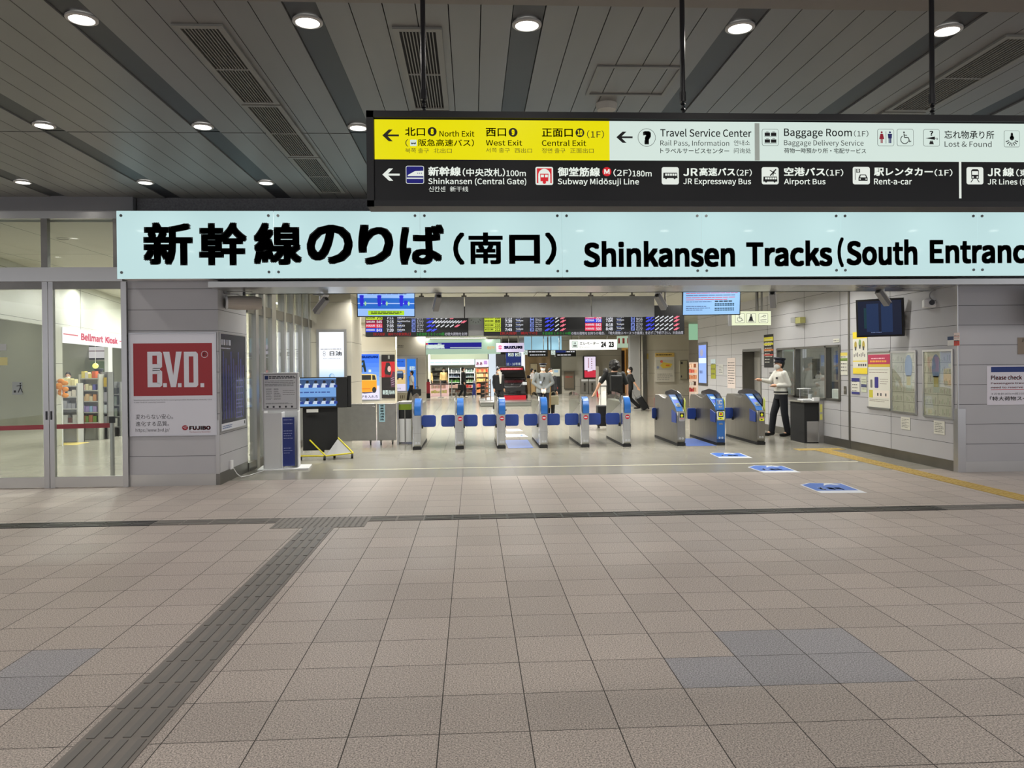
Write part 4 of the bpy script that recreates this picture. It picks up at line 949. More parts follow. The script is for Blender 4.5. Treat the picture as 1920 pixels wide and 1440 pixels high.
clean(g6, 'flap'); flap(g6, -1, .30, .43, .67, .285)
mid = []
for k in range(4):
    o = copy_tree(gp); 
    for ch in list(g6.children):
        if ch.name.split('.')[0] == 'flap': c = ch.copy(); COL.objects.link(c); c.parent = o
    mid.append(o)
lab = ['steel exit gate with blue head, leftmost, beside the green panelled cabinet', 'steel exit gate with blue head, second from the left', 'steel exit gate with blue head, third, left of the blue floor mat',
       'steel exit gate with blue head, fourth, right of the blue floor mat', 'steel exit gate with blue head, fifth from the left', 'steel exit gate with blue head, rightmost of the row with closed flaps']
for k, o in enumerate([g1] + mid + [g6]):
    p = fl(*GX[k]); place(o, (p.x, GY, 0)); o['label'] = lab[k]
    if k == 0: clean(o, 'no_entry_sign')
# entry gates
ebk = paint(20, 24, 40, .25)
def entry_gate(ic=False):
    t = thing('ticket_gate', None, 'ticket gate', (0, 0, 0), 'entry lanes of the ticket barrier')
    m = MB(); profile(m, [(.03, .05), (0, .12), (0, .62), (.04, .70), (.12, .78), (.62, 1.0), (.74, 1.0), (.95, .93), (1.15, .935), (1.5, .985), (1.85, .98), (1.93, .90), (1.97, .5), (1.93, .05)], -.082, .085, gd); m.build('cabinet', t, bevel=.01)
    MB().box(-.085, .088, -.004, 1.94, 0, .055, blackm).build('kick_plate', t)
    m = MB(); profile(m, [(.028, .70), (.11, .795), (.62, 1.018), (.72, 1.01), (.62, .98), (.12, .77)], -.088, .05, gb); m.build('blue_reader', t, bevel=.004)
    TP_ = PL((0, .13, .805), (1, 0, 0), Vector((0, .51, .22))); m = MB()
    m.quad(TP_, -.065, .03, .30, .42, .002, wht).quad(TP_, -.065, .03, .12, .26, .002, paint(70, 90, 190)).quad(TP_, -.06, .025, -.04, .06, .003, paint(150, 150, 152, .3)).quad(TP_, -.05, .015, -.025, .045, .004, paint(60, 66, 60, .3)); m.quad(TP_, -.055, .02, .075, .10, .004, yl_)
    m.build('card_reader', t)
    m = MB(); profile(m, [(.12, .72), (.10, .92), (.30, 1.045), (.55, 1.10), (1.0, 1.12), (1.5, 1.06), (1.56, 1.0), (1.3, .96), (.7, .97), (.5, .90)], .062, .088, ebk); m.build('side_hood', t, bevel=.008)
    m = MB(); profile(m, [(.02, .80), (.0, .90), (.08, .97), (.11, .80), (.09, .55), (.0, .55)], .088, .096, paint(190, 200, 80, .4)); m.build('edge_light', t)
    m = MB(); profile(m, [(.06, .46), (.06, .66), (.40, .72), (.40, .46)], -.094, -.080, gb2); m.build('side_panel', t, bevel=.006)
    m = MB()
    if ic:
        m.quad(FRT, -.082, .085, .13, .50, .002, gb); m.quad(FRT, -.082, .085, .06, .13, .0016, paint(26, 60, 110, .4)); m.rrect(FRT, -.075, .078, .52, .70, .02, .012, wpt, .012)
        FR2 = PL((0, .02, .735), (1, 0, 0), Vector((0, .12, .34))); m.pbox(FR2, -.078, .080, -.02, .22, -.02, .02, gb); m.text(FR2, 'IC', -.05, .05, .09, .19, .0215, wpt, .02); m.text(FR2, '専用', -.035, .04, .02, .06, .0215, wpt, .02)
        m.quad(FRT, -.05, .055, .58, .685, .0135, blackm); m.quad(FRT, -.035, .04, .60, .67, .0145, yl_); m.quad(FRT, -.02, .025, .615, .655, .015, red_)
        m.quad(FRT, -.05, .055, .525, .57, .0135, yl_); m.poly(FRT, [(-.03, .535), (.03, .55), (-.02, .562)], .0145, ink); m.text(FRT, 'ICOCA', -.03, .03, .44, .455, .003, wpt)
    else:
        m.rrect(FRT, -.055, .075, .50, .70, .03, .022, steel, .03)
        m.quad(FRT, -.035, .055, .575, .665, .0235, blackm); m.poly(FRT, [(-.022, .605), (.01, .65), (.042, .605), (.02, .605), (.02, .58), (0, .58), (0, .605)], .0245, yl_)
        m.quad(FRT, -.035, .055, .545, .56, .0235, paint(216, 120, 110)); 
    m.build('front_display', t)
    m = MB(); m.quad(FRT, -.035, .045, .42, .445, .004, gd)
    for x in (-.025, .03): m.ring(FRT, x, .155, .020, .007, .004, wpt); m.disc(FRT, x, .155, .006, .004, wpt, 10)
    m.build('badge', t)
    flap(t, -1, 1.45, .44, .68, .19, .03)
    return t
G7 = entry_gate(); clean(G7, 'flap'); flap(G7, -1, 1.75, .44, .68, .10, .03)
G8 = entry_gate(True); G9 = copy_tree(G8); bpy.data.objects.remove([c for c in G9.children if c.name.startswith('front_display')][0])
for ch in [c for c in G7.children if c.name.startswith('front_display')]: c = ch.copy(); COL.objects.link(c); c.parent = G9
m = MB(); m.quad(FRT, -.035, .055, .49, .535, .0235, yl_); m.poly(FRT, [(-.02, .50), (.04, .515), (-.01, .53)], .0245, ink); m.build('arrow_sticker', G9)
for o, (px, py), lb in ((G7, (1278.5, 836.5), 'entry gate with arched black hood, leftmost of the three entry gates'), (G8, (1356, 836.4), 'entry gate with blue IC front and black hood, middle of three'), (G9, (1434, 835.7), 'entry gate with arched black hood, nearest the staff window')):
    p = fl(px, py); place(o, (p.x, GY, 0)); o['label'] = lb
# floor mats in lanes
def mat_(px0, px1, y0, y1, lab):
    a, b = fl(px0, y1), fl(px1, y1); q = fl((px0 + px1) / 2, y0)
    tag(MB().box(a.x, b.x, a.y, q.y, .0005, .004, paint(58, 96, 178, .5)).build('floor_mat'), lab, 'floor mat', 'blue mats between the gates')
mat_(953, 1001, 825, 840.5, 'blue floor mat between the third and fourth gates'); mat_(1288.5, 1346, 822, 836.5, 'blue floor mat beside the IC entry gate')
for (x0, x1, y0, y1, lb) in ((950, 986, 814.5, 819.5, 'white arrow floor sticker nearer the blue mat'), (951, 976, 804.5, 808.5, 'white arrow floor sticker farther from the blue mat')):
    a, b, q = fl(x0, y1), fl(x1, y1), fl(x0, y0); m = MB(); w_ = b.x - a.x; h_ = q.y - a.y
    m.add([(a.x, a.y, .002), (b.x + .06, a.y, .002), (b.x, q.y, .002), (a.x, q.y, .002)], [(0, 1, 2, 3)], wpt); m.add([(a.x + w_ * .1, a.y + h_ * .3, .003), (a.x + w_ * .6, a.y + h_ * .3, .003), (a.x + w_ * .6, a.y + h_ * .6, .003), (a.x + w_ * .1, a.y + h_ * .6, .003)], [(0, 1, 2, 3)], paint(120, 130, 170)); m.add([(a.x + w_ * .7, a.y + h_ * .2, .003), (a.x + w_ * .95, a.y + h_ * .2, .003), (a.x + w_ * .85, a.y + h_ * .85, .003)], [(0, 1, 2)], blu2)
    tag(m.build('floor_sticker', base=(a.x, a.y, 0)), lb, 'floor sticker')

# ================================================================ BARRIER PANELS LEFT OF THE GATES
YP = fl(700, 834).y; PPn = PY(YP)
def zpx(P, x, y): return P.px(x, y)[1]
m0 = PPn.px(606, 800)[0]; m1 = PPn.px(706, 800)[0]; m2 = PPn.px(743, 800)[0]; zt = zpx(PPn, 680, 757); zb_ = .09
for (a, b, lb, sgn) in ((m0, m1 - .01, 'wide steel barrier panel on casters beside the information monitor', False), (m1 + .01, m2, 'narrow steel barrier panel with a vertical light blue notice', True)):
    t = thing('steel_barrier', lb, 'barrier', ((a + b) / 2, YP, 0), 'steel barrier panels left of the gates')
    MB().box(a, b, YP, YP + .04, zb_, zt, M_('barrier_steel', (.36, .35, .33), .42, 1.0, noise=.06)).box(a, b, YP - .006, YP + .046, zt - .02, zt, steel).build('panel', t, bevel=.004)
    for x in ((a + .12, b - .12) if not sgn else (a + .08, b - .08)): MB().cyl((x - .012, YP + .02, .035), (x + .012, YP + .02, .035), .035, rubber, 14).box(x - .02, x + .02, YP, YP + .04, .05, .1, darksteel).build('caster', t)
    if sgn:
        x0_, x1_ = PPn.px(711, 790)[0], PPn.px(722, 790)[0]; P_ = PY(YP - .002); z0_, z1_ = zpx(PPn, 716, 791), zpx(PPn, 716, 757.5)
        m = MB().quad(P_, x0_, x1_, z0_, z1_, 0, paint(160, 196, 208))
        for k, ch in enumerate('係員専用通路'): h = (z1_ - z0_) / 6.5; m.text(P_, ch, x0_ + .02, x1_ - .02, z1_ - h * (k + 1), z1_ - h * (k + .25), .001, ink, .01)
        m.build('notice', t)
    else: MB().cyl((PPn.px(698, 760)[0], YP - .02, zt - .06), (PPn.px(704, 760)[0], YP - .02, zt - .07), .008, chrome).build('latch', t)
P_ = PY(YP + .1); a, b = P_.px(748, 800)[0], P_.px(771, 800)[0]
t = thing('gate_cabinet', 'low cabinet with green, black and white bands left of the first gate', 'cabinet', ((a + b) / 2, YP + .1, 0))
zz = [0.04, zpx(P_, 760, 785), zpx(P_, 760, 768.5), zpx(P_, 760, 758), zpx(P_, 760, 754)]
for nm, k, mt in (('white_panel', 0, white), ('black_panel', 1, blackm), ('green_panel', 2, paint(126, 150, 30, .4))): MB().box(a, b, YP + .1, YP + .6, zz[k], zz[k + 1], mt).build(nm, t)
MB().box(a, b, YP + .1, YP + .9, zz[3], zz[4], grey).build('top', t); MB().box((a + b) / 2 - .01, (a + b) / 2 + .01, YP + .09, YP + .1, .04, zz[2], darksteel).box(a - .04, a, YP + .05, YP + .6, 0, zz[4], steel).build('frame', t)

# ================================================================ STANDS
# white information stand
pa, pb = fl(496, 880), fl(560, 880); cx_, cy_ = (pa.x + pb.x) / 2, fl(520, 882).y
t = thing('information_stand', 'white upright notice stand with a grey text board and a blue leaflet strip', 'stand', (0, 0, 0))
PW_ = PL((0, 0, 0), (1, 0, 0), (0, 0, 1)); w_ = .27
MB().box(-.36, .44, -.05, .50, 0, .028, white).build('base_plate', t, bevel=.004)
m = MB(); m.box(-w_ - .0, -w_ + .02, .0, .36, .028, 1.5, white); m.box(-w_, w_, .345, .365, .028, 1.5, white); m.box(.0, .022, .0, .36, .028, .93, white) ; m.box(-w_, .02, 0, .02, .028, .93, white); m.box(w_ - .02, w_, .1, .36, .028, .95, white)
m.build('body', t, bevel=.006)
MB().box(.022, .21, .07, .09, .06, .85, paint(28, 48, 128, .4)).build('leaflet_strip', t)
PI_ = PL((0, .069, 0), (1, 0, 0), (0, 0, 1)); m = MB()
for k, v in enumerate((.80, .74, .62, .58, .54, .50, .34, .30, .26)): m.greek(PI_, .04, .185, v, v + .02, 1, 0.001, paint(170, 180, 220), .5, seed=k)
m.ring(PI_, .11, .56, .001, .0005, .001, wpt, 4); m.build('leaflet_text', t)
PB_ = PL((0, -.045, 0), (1, 0, 0), (0, 0, 1)); bz0_, bz1_ = .97, 1.58
m = MB().box(-w_ - .01, w_ + .03, -.045, .01, bz0_, bz1_, paint(228, 228, 230, .4)); bk_ = paint(50, 52, 60)
A0, A1 = -w_ + .02, w_
for e0, e1, f0, f1 in ((A0, A1, bz0_ + .025, bz0_ + .032), (A0, A1, bz1_ - .032, bz1_ - .025), (A0, A0 + .006, bz0_ + .03, bz1_ - .03), (A1 - .006, A1, bz0_ + .03, bz1_ - .03)): m.quad(PB_, e0, e1, f0, f1, .001, bk_)
m.quad(PB_, A0 + .02, A0 + .075, bz1_ - .11, bz1_ - .05, .001, paint(40, 60, 120)); m.greek(PB_, A0 + .085, A1 - .02, bz1_ - .10, bz1_ - .05, 2, .001, bk_, .6, 2)
for k in range(4): m.greek(PB_, A0 + .02, A1 - .03, bz1_ - .14 - k * .026, bz1_ - .125 - k * .026, 1, .001, bk_, .45, k)
for k in range(5): m.greek(PB_, A0 + .04, A0 + .13, bz1_ - .28 - k * .038, bz1_ - .25 - k * .038, 2, .001, bk_, .4, k); m.greek(PB_, A0 + .16, A0 + .27, bz1_ - .28 - k * .038, bz1_ - .25 - k * .038, 2, .001, bk_, .4, k + 9)
for k in range(3): m.greek(PB_, A0 + .30, A1 - .03, bz1_ - .30 - k * .03, bz1_ - .285 - k * .03, 1, .001, bk_, .4, k)
m.greek(PB_, A0 + .03, A1 - .05, bz0_ + .10, bz0_ + .125, 2, .001, bk_, .4, 5)
for k in range(5): m.quad(PB_, A0 + .045 + k * .095, A0 + .075 + k * .095, bz0_ + .045, bz0_ + .075, .001, bk_); 
m.build('notice_board', t, bevel=.002)
place(t, (cx_ + .02, cy_ + .0, 0), math.radians(6))
# monitor on a rolling black stand
pc = fl(596, 866); t = thing('monitor_stand', 'large monitor with blue video on a black rolling stand with yellow feet', 'monitor', (0, 0, 0))
MB().box(-.56, .40, -.05, .07, .92, 1.48, blackm).box(.40, .47, .0, .10, .92, 1.5, blackm).build('casing', t, bevel=.006)
SP = PL((0, -.051, 0), (1, 0, 0), (0, 0, 1)); m = MB().quad(SP, -.53, .20, .95, 1.46, 0, lit(112, 160, 220, .9)); R = random.Random(3)
m2 = None
for (z0_, z1_) in ((1.29, 1.44), (.99, 1.12)):
    m.quad(SP, -.53, .20, z0_, z1_, .0006, lit(54, 84, 130, .8))
    for k in range(5):
        x = -.50 + k * .15; m.disc(SP, x + .04, z1_ - .045, .028, .0014, lit(20, 24, 34, .8), 12); m.poly(SP, [(x - .02, z0_), (x + .10, z0_), (x + .08, z1_ - .075), (x + .0, z1_ - .075)], .0012, lit(200, 214, 234, .85)); m.quad(SP, x + .06, x + .12, z0_, z0_ + .05, .0016, lit(30, 60, 150, .8))
m.greek(SP, -.45, .12, 1.18, 1.23, 1, .001, lit(60, 90, 160, .8), .5, 3); m.build('screen', t)
MB().box(-.40, .22, .0, .05, .14, .93, blackm).build('back_board', t)
MB().cyl((-.05, .04, .1), (-.05, .04, 1.0), .03, black).cyl((.2, .06, .1), (.2, .06, 1.0), .012, black).build('post', t)
ye = paint(206, 190, 30, .45); m = MB(); fr_p = [(-.42, -.28, .07), (.10, -.42, .07), (.46, -.15, .07), (.20, .12, .30)]
m.tube([(-.28, .0, .33), (.02, -.40, .075), (.50, -.26, .10), (.22, .02, .36)], .014, ye).tube([(-.42, -.36, .085), (.02, -.40, .075)], .014, ye); m.build('yellow_foot_bar', t)
MB().add([(.02, -.39, .08), (.49, -.25, .10), (.22, .0, .34)], [(0, 1, 2)], grey).build('foot_plate', t)
for (x, y) in ((.0, -.40), (.48, -.26), (.16, -.1), (-.42, -.3)): MB().cyl((x - .02, y, .038), (x + .02, y, .038), .038, rubber, 14).cyl((x, y, .05), (x, y, .09), .015, darksteel).build('caster', t)
MB().box(-.33, -.12, -.06, -.055, .84, .90, paint(210, 208, 204)).build('label_card', t)
place(t, (pc.x + .02, fl(596, 862).y + .3, 0), math.radians(8))
# wall socket with cable on the column side
PCs = PXl(XL + .002); a, b = PCs.px(432, 868); 
t = thing('cable_outlet', 'small white outlet with a cable low on the column side', 'outlet', PCs.pt(a, b - .05))
MB().pbox(PCs, a - .05, a + .05, b - .09, b + .04, 0, .03, white).build('cover', t, bevel=.004)
p0 = PCs.pt(a, b - .07, .04); MB().tube([p0, p0 + Vector((.04, .05, -.1)), p0 + Vector((.07, .15, -.16)), Vector((p0.x + .12, p0.y + .4, .012)), Vector((p0.x + .2, p0.y + .9, .012))], .006, white).build('cable', t)

# ================================================================ POSTERS ON THE RIGHT WALL
PRw = PXr(XR - .004)
def wall_poster(name, lab, x0, x1, yt, yb, base, frame=None, group=None, fw_=.02, depth=.006, cat='poster', P=PRw):
    """x0..x1 and the top / bottom heights (measured at the middle) read off the wall"""
    xm_ = (x0 + x1) / 2; a0, a1 = P.px(x0, 700)[0], P.px(x1, 700)[0]; am = (a0 + a1) / 2
    # px column where the plane's coordinate is am
    b1, b0 = P.px(xm_, yt)[1], P.px(xm_, yb)[1]
    t = thing(name, lab, cat, P.pt(am, b0), group); m = MB().pbox(P, a0, a1, b0, b1, 0, depth, base)
    if frame:
        f = MB()
        for (p, q, r, s_) in ((a0 - fw_, a1 + fw_, b1, b1 + fw_), (a0 - fw_, a1 + fw_, b0 - fw_, b0), (a0 - fw_, a0, b0, b1), (a1, a1 + fw_, b0, b1)): f.pbox(P, p, q, r, s_, 0, .02, frame)
        f.build('frame', t)
    return t, m, a0, a1, b0, b1, depth + .001
alu = M_('aluminium', (.68, .68, .68), .3, 1.0)
cream = paint(236, 224, 208, .3); ppr = paint(214, 212, 200, .4); inkb = paint(70, 70, 74)
for k, (x0, x1, yt, yb, lb) in enumerate(((1673.5, 1717, 661, 772, 'aluminium framed timetable board beside the red headed poster'), (1733.5, 1786, 659, 780, 'aluminium framed timetable board closest to the corner'))):
    t, m, a0, a1, b0, b1, o = wall_poster('timetable_board', lb, x0, x1, yt, yb, cream, alu, 'framed timetable boards', .03)
    for j in range(1, 6): m.quad(PRw, a0, a1, b0 + (b1 - b0) * j / 6 - .004, b0 + (b1 - b0) * j / 6 + .004, o, paint(150, 144, 124))
    m.quad(PRw, (a0 + a1) / 2 - .005, (a0 + a1) / 2 + .005, b0, b1 - .1, o, paint(150, 144, 124))
    for j in range(6):
        for i in range(2):
            for q in range(7): m.quad(PRw, a0 + (a1 - a0) * (.04 + i * .5 + q * .06), a0 + (a1 - a0) * (.07 + i * .5 + q * .06), b0 + (b1 - b0) * (j / 6 + .02), b0 + (b1 - b0) * (j / 6 + .02 + .11 * R.random()), o, paint(206, 190 + 8 * (q % 3), 176))
    fx = .62 if k == 0 else .34
    m.quad(PRw, a0 + (a1 - a0) * fx, a0 + (a1 - a0) * (fx + .22), b0 + (b1 - b0) * .36, b0 + (b1 - b0) * .62, o + .002, paint(222, 220, 206)); m.quad(PRw, a0 + (a1 - a0) * (fx + .02), a0 + (a1 - a0) * (fx + .19), b0 + (b1 - b0) * .45, b0 + (b1 - b0) * .60, o + .003, paint(214, 190, 120))
    m.disc(PRw, a0 + (a1 - a0) * (fx + .1), b0 + (b1 - b0) * .76, .11, o + .002, paint(150, 166, 206), 18, .2)
    m.build('board', t)
    g_ = MB().pbox(PRw, a0, a1, b0, b1, .014, .016, glass); g_.build('cover_glass', t)
t, m, a0, a1, b0, b1, o = wall_poster('poster', 'tall white poster with crimson heading and a blue suitcase picture', 1628.5, 1669.5, 660, 764, ppr, None)
h = b1 - b0; w = a1 - a0; m.quad(PRw, a0, a1, b1 - h * .22, b1 - h * .045, o, paint(176, 50, 84)).quad(PRw, a0, a1, b1 - h * .27, b1 - h * .22, o, paint(206, 178, 60))
m.greek(PRw, a0 + w * .15, a0 + w * .8, b1 - h * .13, b1 - h * .10, 1, o + .001, paint(230, 180, 190), .7); m.greek(PRw, a0 + w * .1, a0 + w * .9, b1 - h * .19, b1 - h * .145, 1, o + .001, paint(230, 170, 60), .7, 3)
m.rrect(PRw, a0 + w * .30, a0 + w * .48, b0 + h * .35, b0 + h * .55, .02, o, paint(52, 48, 130)).rrect(PRw, a0 + w * .10, a0 + w * .2, b0 + h * .35, b0 + h * .50, .015, o, paint(110, 110, 108))
m.quad(PRw, a0 + w * .04, a0 + w * .22, b0 + h * .17, b0 + h * .31, o, paint(196, 186, 60)).quad(PRw, a0 + w * .22, a0 + w * .96, b0 + h * .18, b0 + h * .31, o, paint(226, 216, 204))
for k, u in enumerate((.42, .56, .78)): m.quad(PRw, a0 + w * u, a0 + w * (u + .06), b0 + h * .21, b0 + h * .26, o + .001, inkb)
for k, v in enumerate((.62, .67, .50, .46, .42, .13, .10)): m.greek(PRw, a0 + w * (.05 if v > .6 or v < .2 else .55), a0 + w * .93, b0 + h * v, b0 + h * (v + .02), 1, o, paint(150, 140, 130), .5, k)
m.build('sheet', t); [MB().pbox(PRw, a0 - .01, a1 + .01, q0, q0 + .03, 0, .03, alu).build('hanging_rail', t) for q0 in (b0 - .03, b1)]
t, m, a0, a1, b0, b1, o = wall_poster('poster', 'narrow yellow and white notice partly behind the wall television', 1600, 1627, 622, 701, ppr)
h = b1 - b0; w = a1 - a0; yy_ = paint(228, 204, 50); m.quad(PRw, a0, a1, b1 - h * .16, b1, o, yy_).quad(PRw, a0, a1, b0, b0 + h * .14, o, yy_).quad(PRw, a0, a1, b0 + h * .29, b0 + h * .315, o, yy_)
m.tpx if False else None
for k in range(4): m.quad(PRw, a0 + w * (.38 + k * .15), a0 + w * (.48 + k * .15), b0 + h * .18, b0 + h * .24, o, inkb)
for k, (u, v) in enumerate(((.2, .68), (.5, .72), (.75, .68))): m.disc(PRw, a0 + w * u, b0 + h * v, .05, o, paint(170, 150, 60) if k % 2 == 0 else paint(120, 150, 90), 12, .08); m.quad(PRw, a0 + w * (u - .05), a0 + w * (u + .05), b0 + h * (v - .12), b0 + h * (v - .03), o + .001, inkb)
for k in range(7): m.quad(PRw, a0 + w * (.08 + k * .12), a0 + w * (.13 + k * .12), b0 + h * (.40 + .02 * (k % 2)), b0 + h * (.47 + .02 * (k % 3)), o, inkb)
m.greek(PRw, a0 + w * .4, a0 + w * .9, b1 - h * .07, b1 - h * .03, 1, o + .001, inkb, .8); m.greek(PRw, a0 + w * .3, a0 + w * .95, b1 - h * .13, b1 - h * .08, 1, o + .001, paint(206, 150, 20), .8); m.build('sheet', t)
def small(lab, x0, x1, yt, yb, base, bands, lines=4, name='notice', ic=inkb, P=PRw):
    t, m, a0, a1, b0, b1, o = wall_poster(name, lab, x0, x1, yt, yb, base, None, None, .01, .004, 'notice', P); h = b1 - b0; w = a1 - a0
    for v0, v1, c_ in bands: m.quad(P, a0, a1, b0 + h * v0, b0 + h * v1, o, c_)
    if lines: m.greek(P, a0 + w * .1, a0 + w * .92, b0 + h * .12, b0 + h * .88, lines, o + .001, ic, .3, int(x0))
    m.build('sheet', t); return t
small('small yellow headed notice beside the booth window', 1576.5, 1589.5, 661, 703, ppr, ((.86, 1, paint(220, 200, 90)), (.62, .75, paint(120, 150, 50))), 5)
small('small navy and white notice below the yellow poster', 1597, 1612, 709, 739, ppr, ((.78, 1, paint(40, 44, 120)), (0, .15, paint(40, 44, 120))), 4)
small('small greenish notice right of the navy one', 1615, 1625, 706, 735, paint(196, 200, 176), ((.3, .5, paint(70, 76, 120)),), 5)
small('small white paper taped under the left timetable board', 1689, 1706, 782, 805, ppr, (), 6); small('small white paper taped under the right timetable board', 1750.5, 1771, 789, 814, ppr, (), 6)
small('navy sticker high on the wall near the corner', 1777.5, 1789, 631, 648, paint(214, 212, 208), ((.6, 1, paint(36, 60, 100)),), 0); small('red and white sticker next to the navy one by the corner', 1789.5, 1800, 624, 648, paint(222, 206, 200), ((0, .35, paint(190, 60, 46)), (.35, .4, ink), (.7, .73, paint(190, 60, 46))), 4)
small('black vertical notice with yellow and red blocks left of the booth window', 1433, 1450.5, 627, 689, blackm, ((.80, .92, paint(214, 206, 40)), (.68, .74, paint(214, 206, 40)), (.5, .56, paint(200, 110, 40)), (.36, .40, paint(200, 60, 50))), 9, ic=ppr)
small('yellow and green notice beside the far lightbox', 1333, 1342, 673.5, 710, paint(150, 152, 40), ((.75, 1, paint(190, 206, 214)),), 3); small('tall pale pink notice left of the recessed door', 1364, 1379, 671, 728, paint(214, 200, 194), (), 9)
small('small black and white vertical notice on the long wall', 1347.5, 1356, 683, 702, paint(190, 190, 186), (), 5); small('crooked grey notice below the black vertical one', 1443, 1451, 698, 720, paint(110, 110, 110), (), 4, ic=ppr)
small('tiny white plate above the booth window', 1563, 1574, 635, 642, ppr, (), 1); small('small call switch plate beside the booth window', 1582, 1587, 724, 739, darksteel, (), 1, ic=ppr)
# lightbox on the long wall
t, m, a0, a1, b0, b1, o = wall_poster('lightbox', 'narrow bright blue lightbox poster on the far part of the long wall', 1311.5, 1325.5, 647, 718, lit(120, 150, 240, 1.0), darksteel, None, .08, .02, 'lightbox')
h = b1 - b0; w = a1 - a0; m.quad(PRw, a0, a1, b0, b0 + h * .52, o, lit(150, 180, 246)).quad(PRw, a0, a1, b0 + h * .52, b0 + h * .66, o + .001, lit(220, 236, 250)); m.greek(PRw, a0 + w * .15, a0 + w * .6, b0 + h * .24, b0 + h * .34, 1, o + .002, ink, .8); m.disc(PRw, a0 + w * .4, b0 + h * .8, w * .22, o + .002, lit(170, 170, 200, .8), 12, h * .1); m.build('sheet', t)
# right front wall: white notice and small plaque
PRf = PY(YF - .004)
a0, a1 = PRf.px(1850.5, 720)[0], PRf.px(2060, 720)[0]; b1, b0 = PRf.px(1885, 686)[1], PRf.px(1885, 759)[1]
t = thing('notice', 'white Please check notice with a navy bar at the right edge', 'notice', PRf.pt((a0 + a1) / 2, b0)); m = MB().pbox(PRf, a0, a1, b0, b1, -.002, 0, paint(222, 218, 226, .4))
m.qpx(PRf, 1858, 687, 2055, 697, .001, paint(24, 50, 118)); rdd = paint(196, 40, 60)
m.tpx(PRf, 'Please check', 1858, 703.5, 1916, 712, .001, rdd, .01); m.tpx(PRf, 'Passengers traveling with oversized baggage', 1858, 716, 2030, 720.5, .001, rdd, .006); m.tpx(PRf, 'need to reserve special seats.', 1858, 724, 1972, 728.5, .001, rdd, .006); m.qpx(PRf, 1858, 729.5, 2040, 730.2, .001, rdd)
m.tpx(PRf, '３辺合計160cm超250cm以内の荷物', 1858, 736, 1962, 740, .001, inkb, .004); m.tpx(PRf, '「特大荷物スペース', 1856, 743, 1950, 751, .001, inkb, .01); m.build('sheet', t)
a0, a1, b0, b1 = PRf.rect(1908, 632.5, 1960, 664)
t = thing('plaque', 'tan plaque at the right edge above the white notice', 'plaque', PRf.pt((a0 + a1) / 2, b0)); m = MB().pbox(PRf, a0, a1, b0, b1, -.002, .004, paint(134, 120, 104)); m.tpx(PRf, 'ル', 1915.5, 635, 1923, 641, .005, ink, .01); m.build('sheet', t)
a0, a1, b0, b1 = PRf.rect(1916, 543, 1990, 611)
t = thing('wall_television', 'black television back at the extreme right edge of the view', 'television', PRf.pt((a0 + a1) / 2, b0)); MB().pbox(PRf, a0, a1, b0, b1, .25, .32, blackm).build('casing', t); MB().pbox(PRf, a0 + .1, a1 - .1, b0 + .1, b1 - .1, 0, .25, blackm).build('wall_arm', t)
# emergency box
t, m, a0, a1, b0, b1, o = wall_poster('emergency_light', 'small yellow emergency lamp box high on the long wall', 1502, 1511, 595, 606, paint(176, 174, 110), None, None, .01, .12, 'emergency light'); m.build('lamp_box', t); MB().pbox(PRw, a0 - .3, a0 - .06, b0 + .03, b1 + .02, 0, .10, grey).build('bracket', t)
# ================================================================ PEOPLE
def bake(mb, name, parent, voxel, smooth_it=4):
    """union of closed pieces -> one continuous skin"""
    me = bpy.data.meshes.new(name); me.from_pydata([tuple(v) for v in mb.v], [], mb.f); me.materials.append(MATS[mb.names[0]])
    o = bpy.data.objects.new(name, me); COL.objects.link(o)
    r = o.modifiers.new('r', 'REMESH'); r.mode = 'VOXEL'; r.voxel_size = voxel; r.use_smooth_shade = True
    s = o.modifiers.new('s', 'SMOOTH'); s.factor = .5; s.iterations = smooth_it
    dg = bpy.context.evaluated_depsgraph_get(); m2 = bpy.data.meshes.new_from_object(o.evaluated_get(dg))
    if len(m2.materials) == 0: m2.materials.append(MATS[mb.names[0]])
    o.modifiers.clear(); o.data = m2; m2.name = name; o.parent = parent
    return o
def rings(m, prof, mat, n=18):
    """closed body of elliptical rings: (x, y, z, rx, ry)"""
    vs = []; fs = []
    for (x, y, z, rx, ry) in prof:
        for i in range(n):
            a = 2 * math.pi * i / n; vs.append((x + rx * math.cos(a), y + ry * math.sin(a), z))
    for j in range(len(prof) - 1):
        for i in range(n): a = j * n + i; b = j * n + (i + 1) % n; fs.append((a, b, b + n, a + n))
    fs.append(tuple(reversed(range(n)))); fs.append(tuple(range((len(prof) - 1) * n, len(prof) * n)))
    return m.add(vs, fs, mat)
def limb(m, pts, rs, mat):
    for (p, q, a, b) in zip(pts, pts[1:], rs, rs[1:]): m.cyl(p, q, a, mat, 14, b)
    for p, r in zip(pts, rs): m.ball(p, r, mat, 12, 8)
skin = M_('skin', srgb(206, 160, 132), .5); hairm = M_('dark_hair', srgb(20, 17, 16), .6); maskm = paint(226, 226, 222, .7)
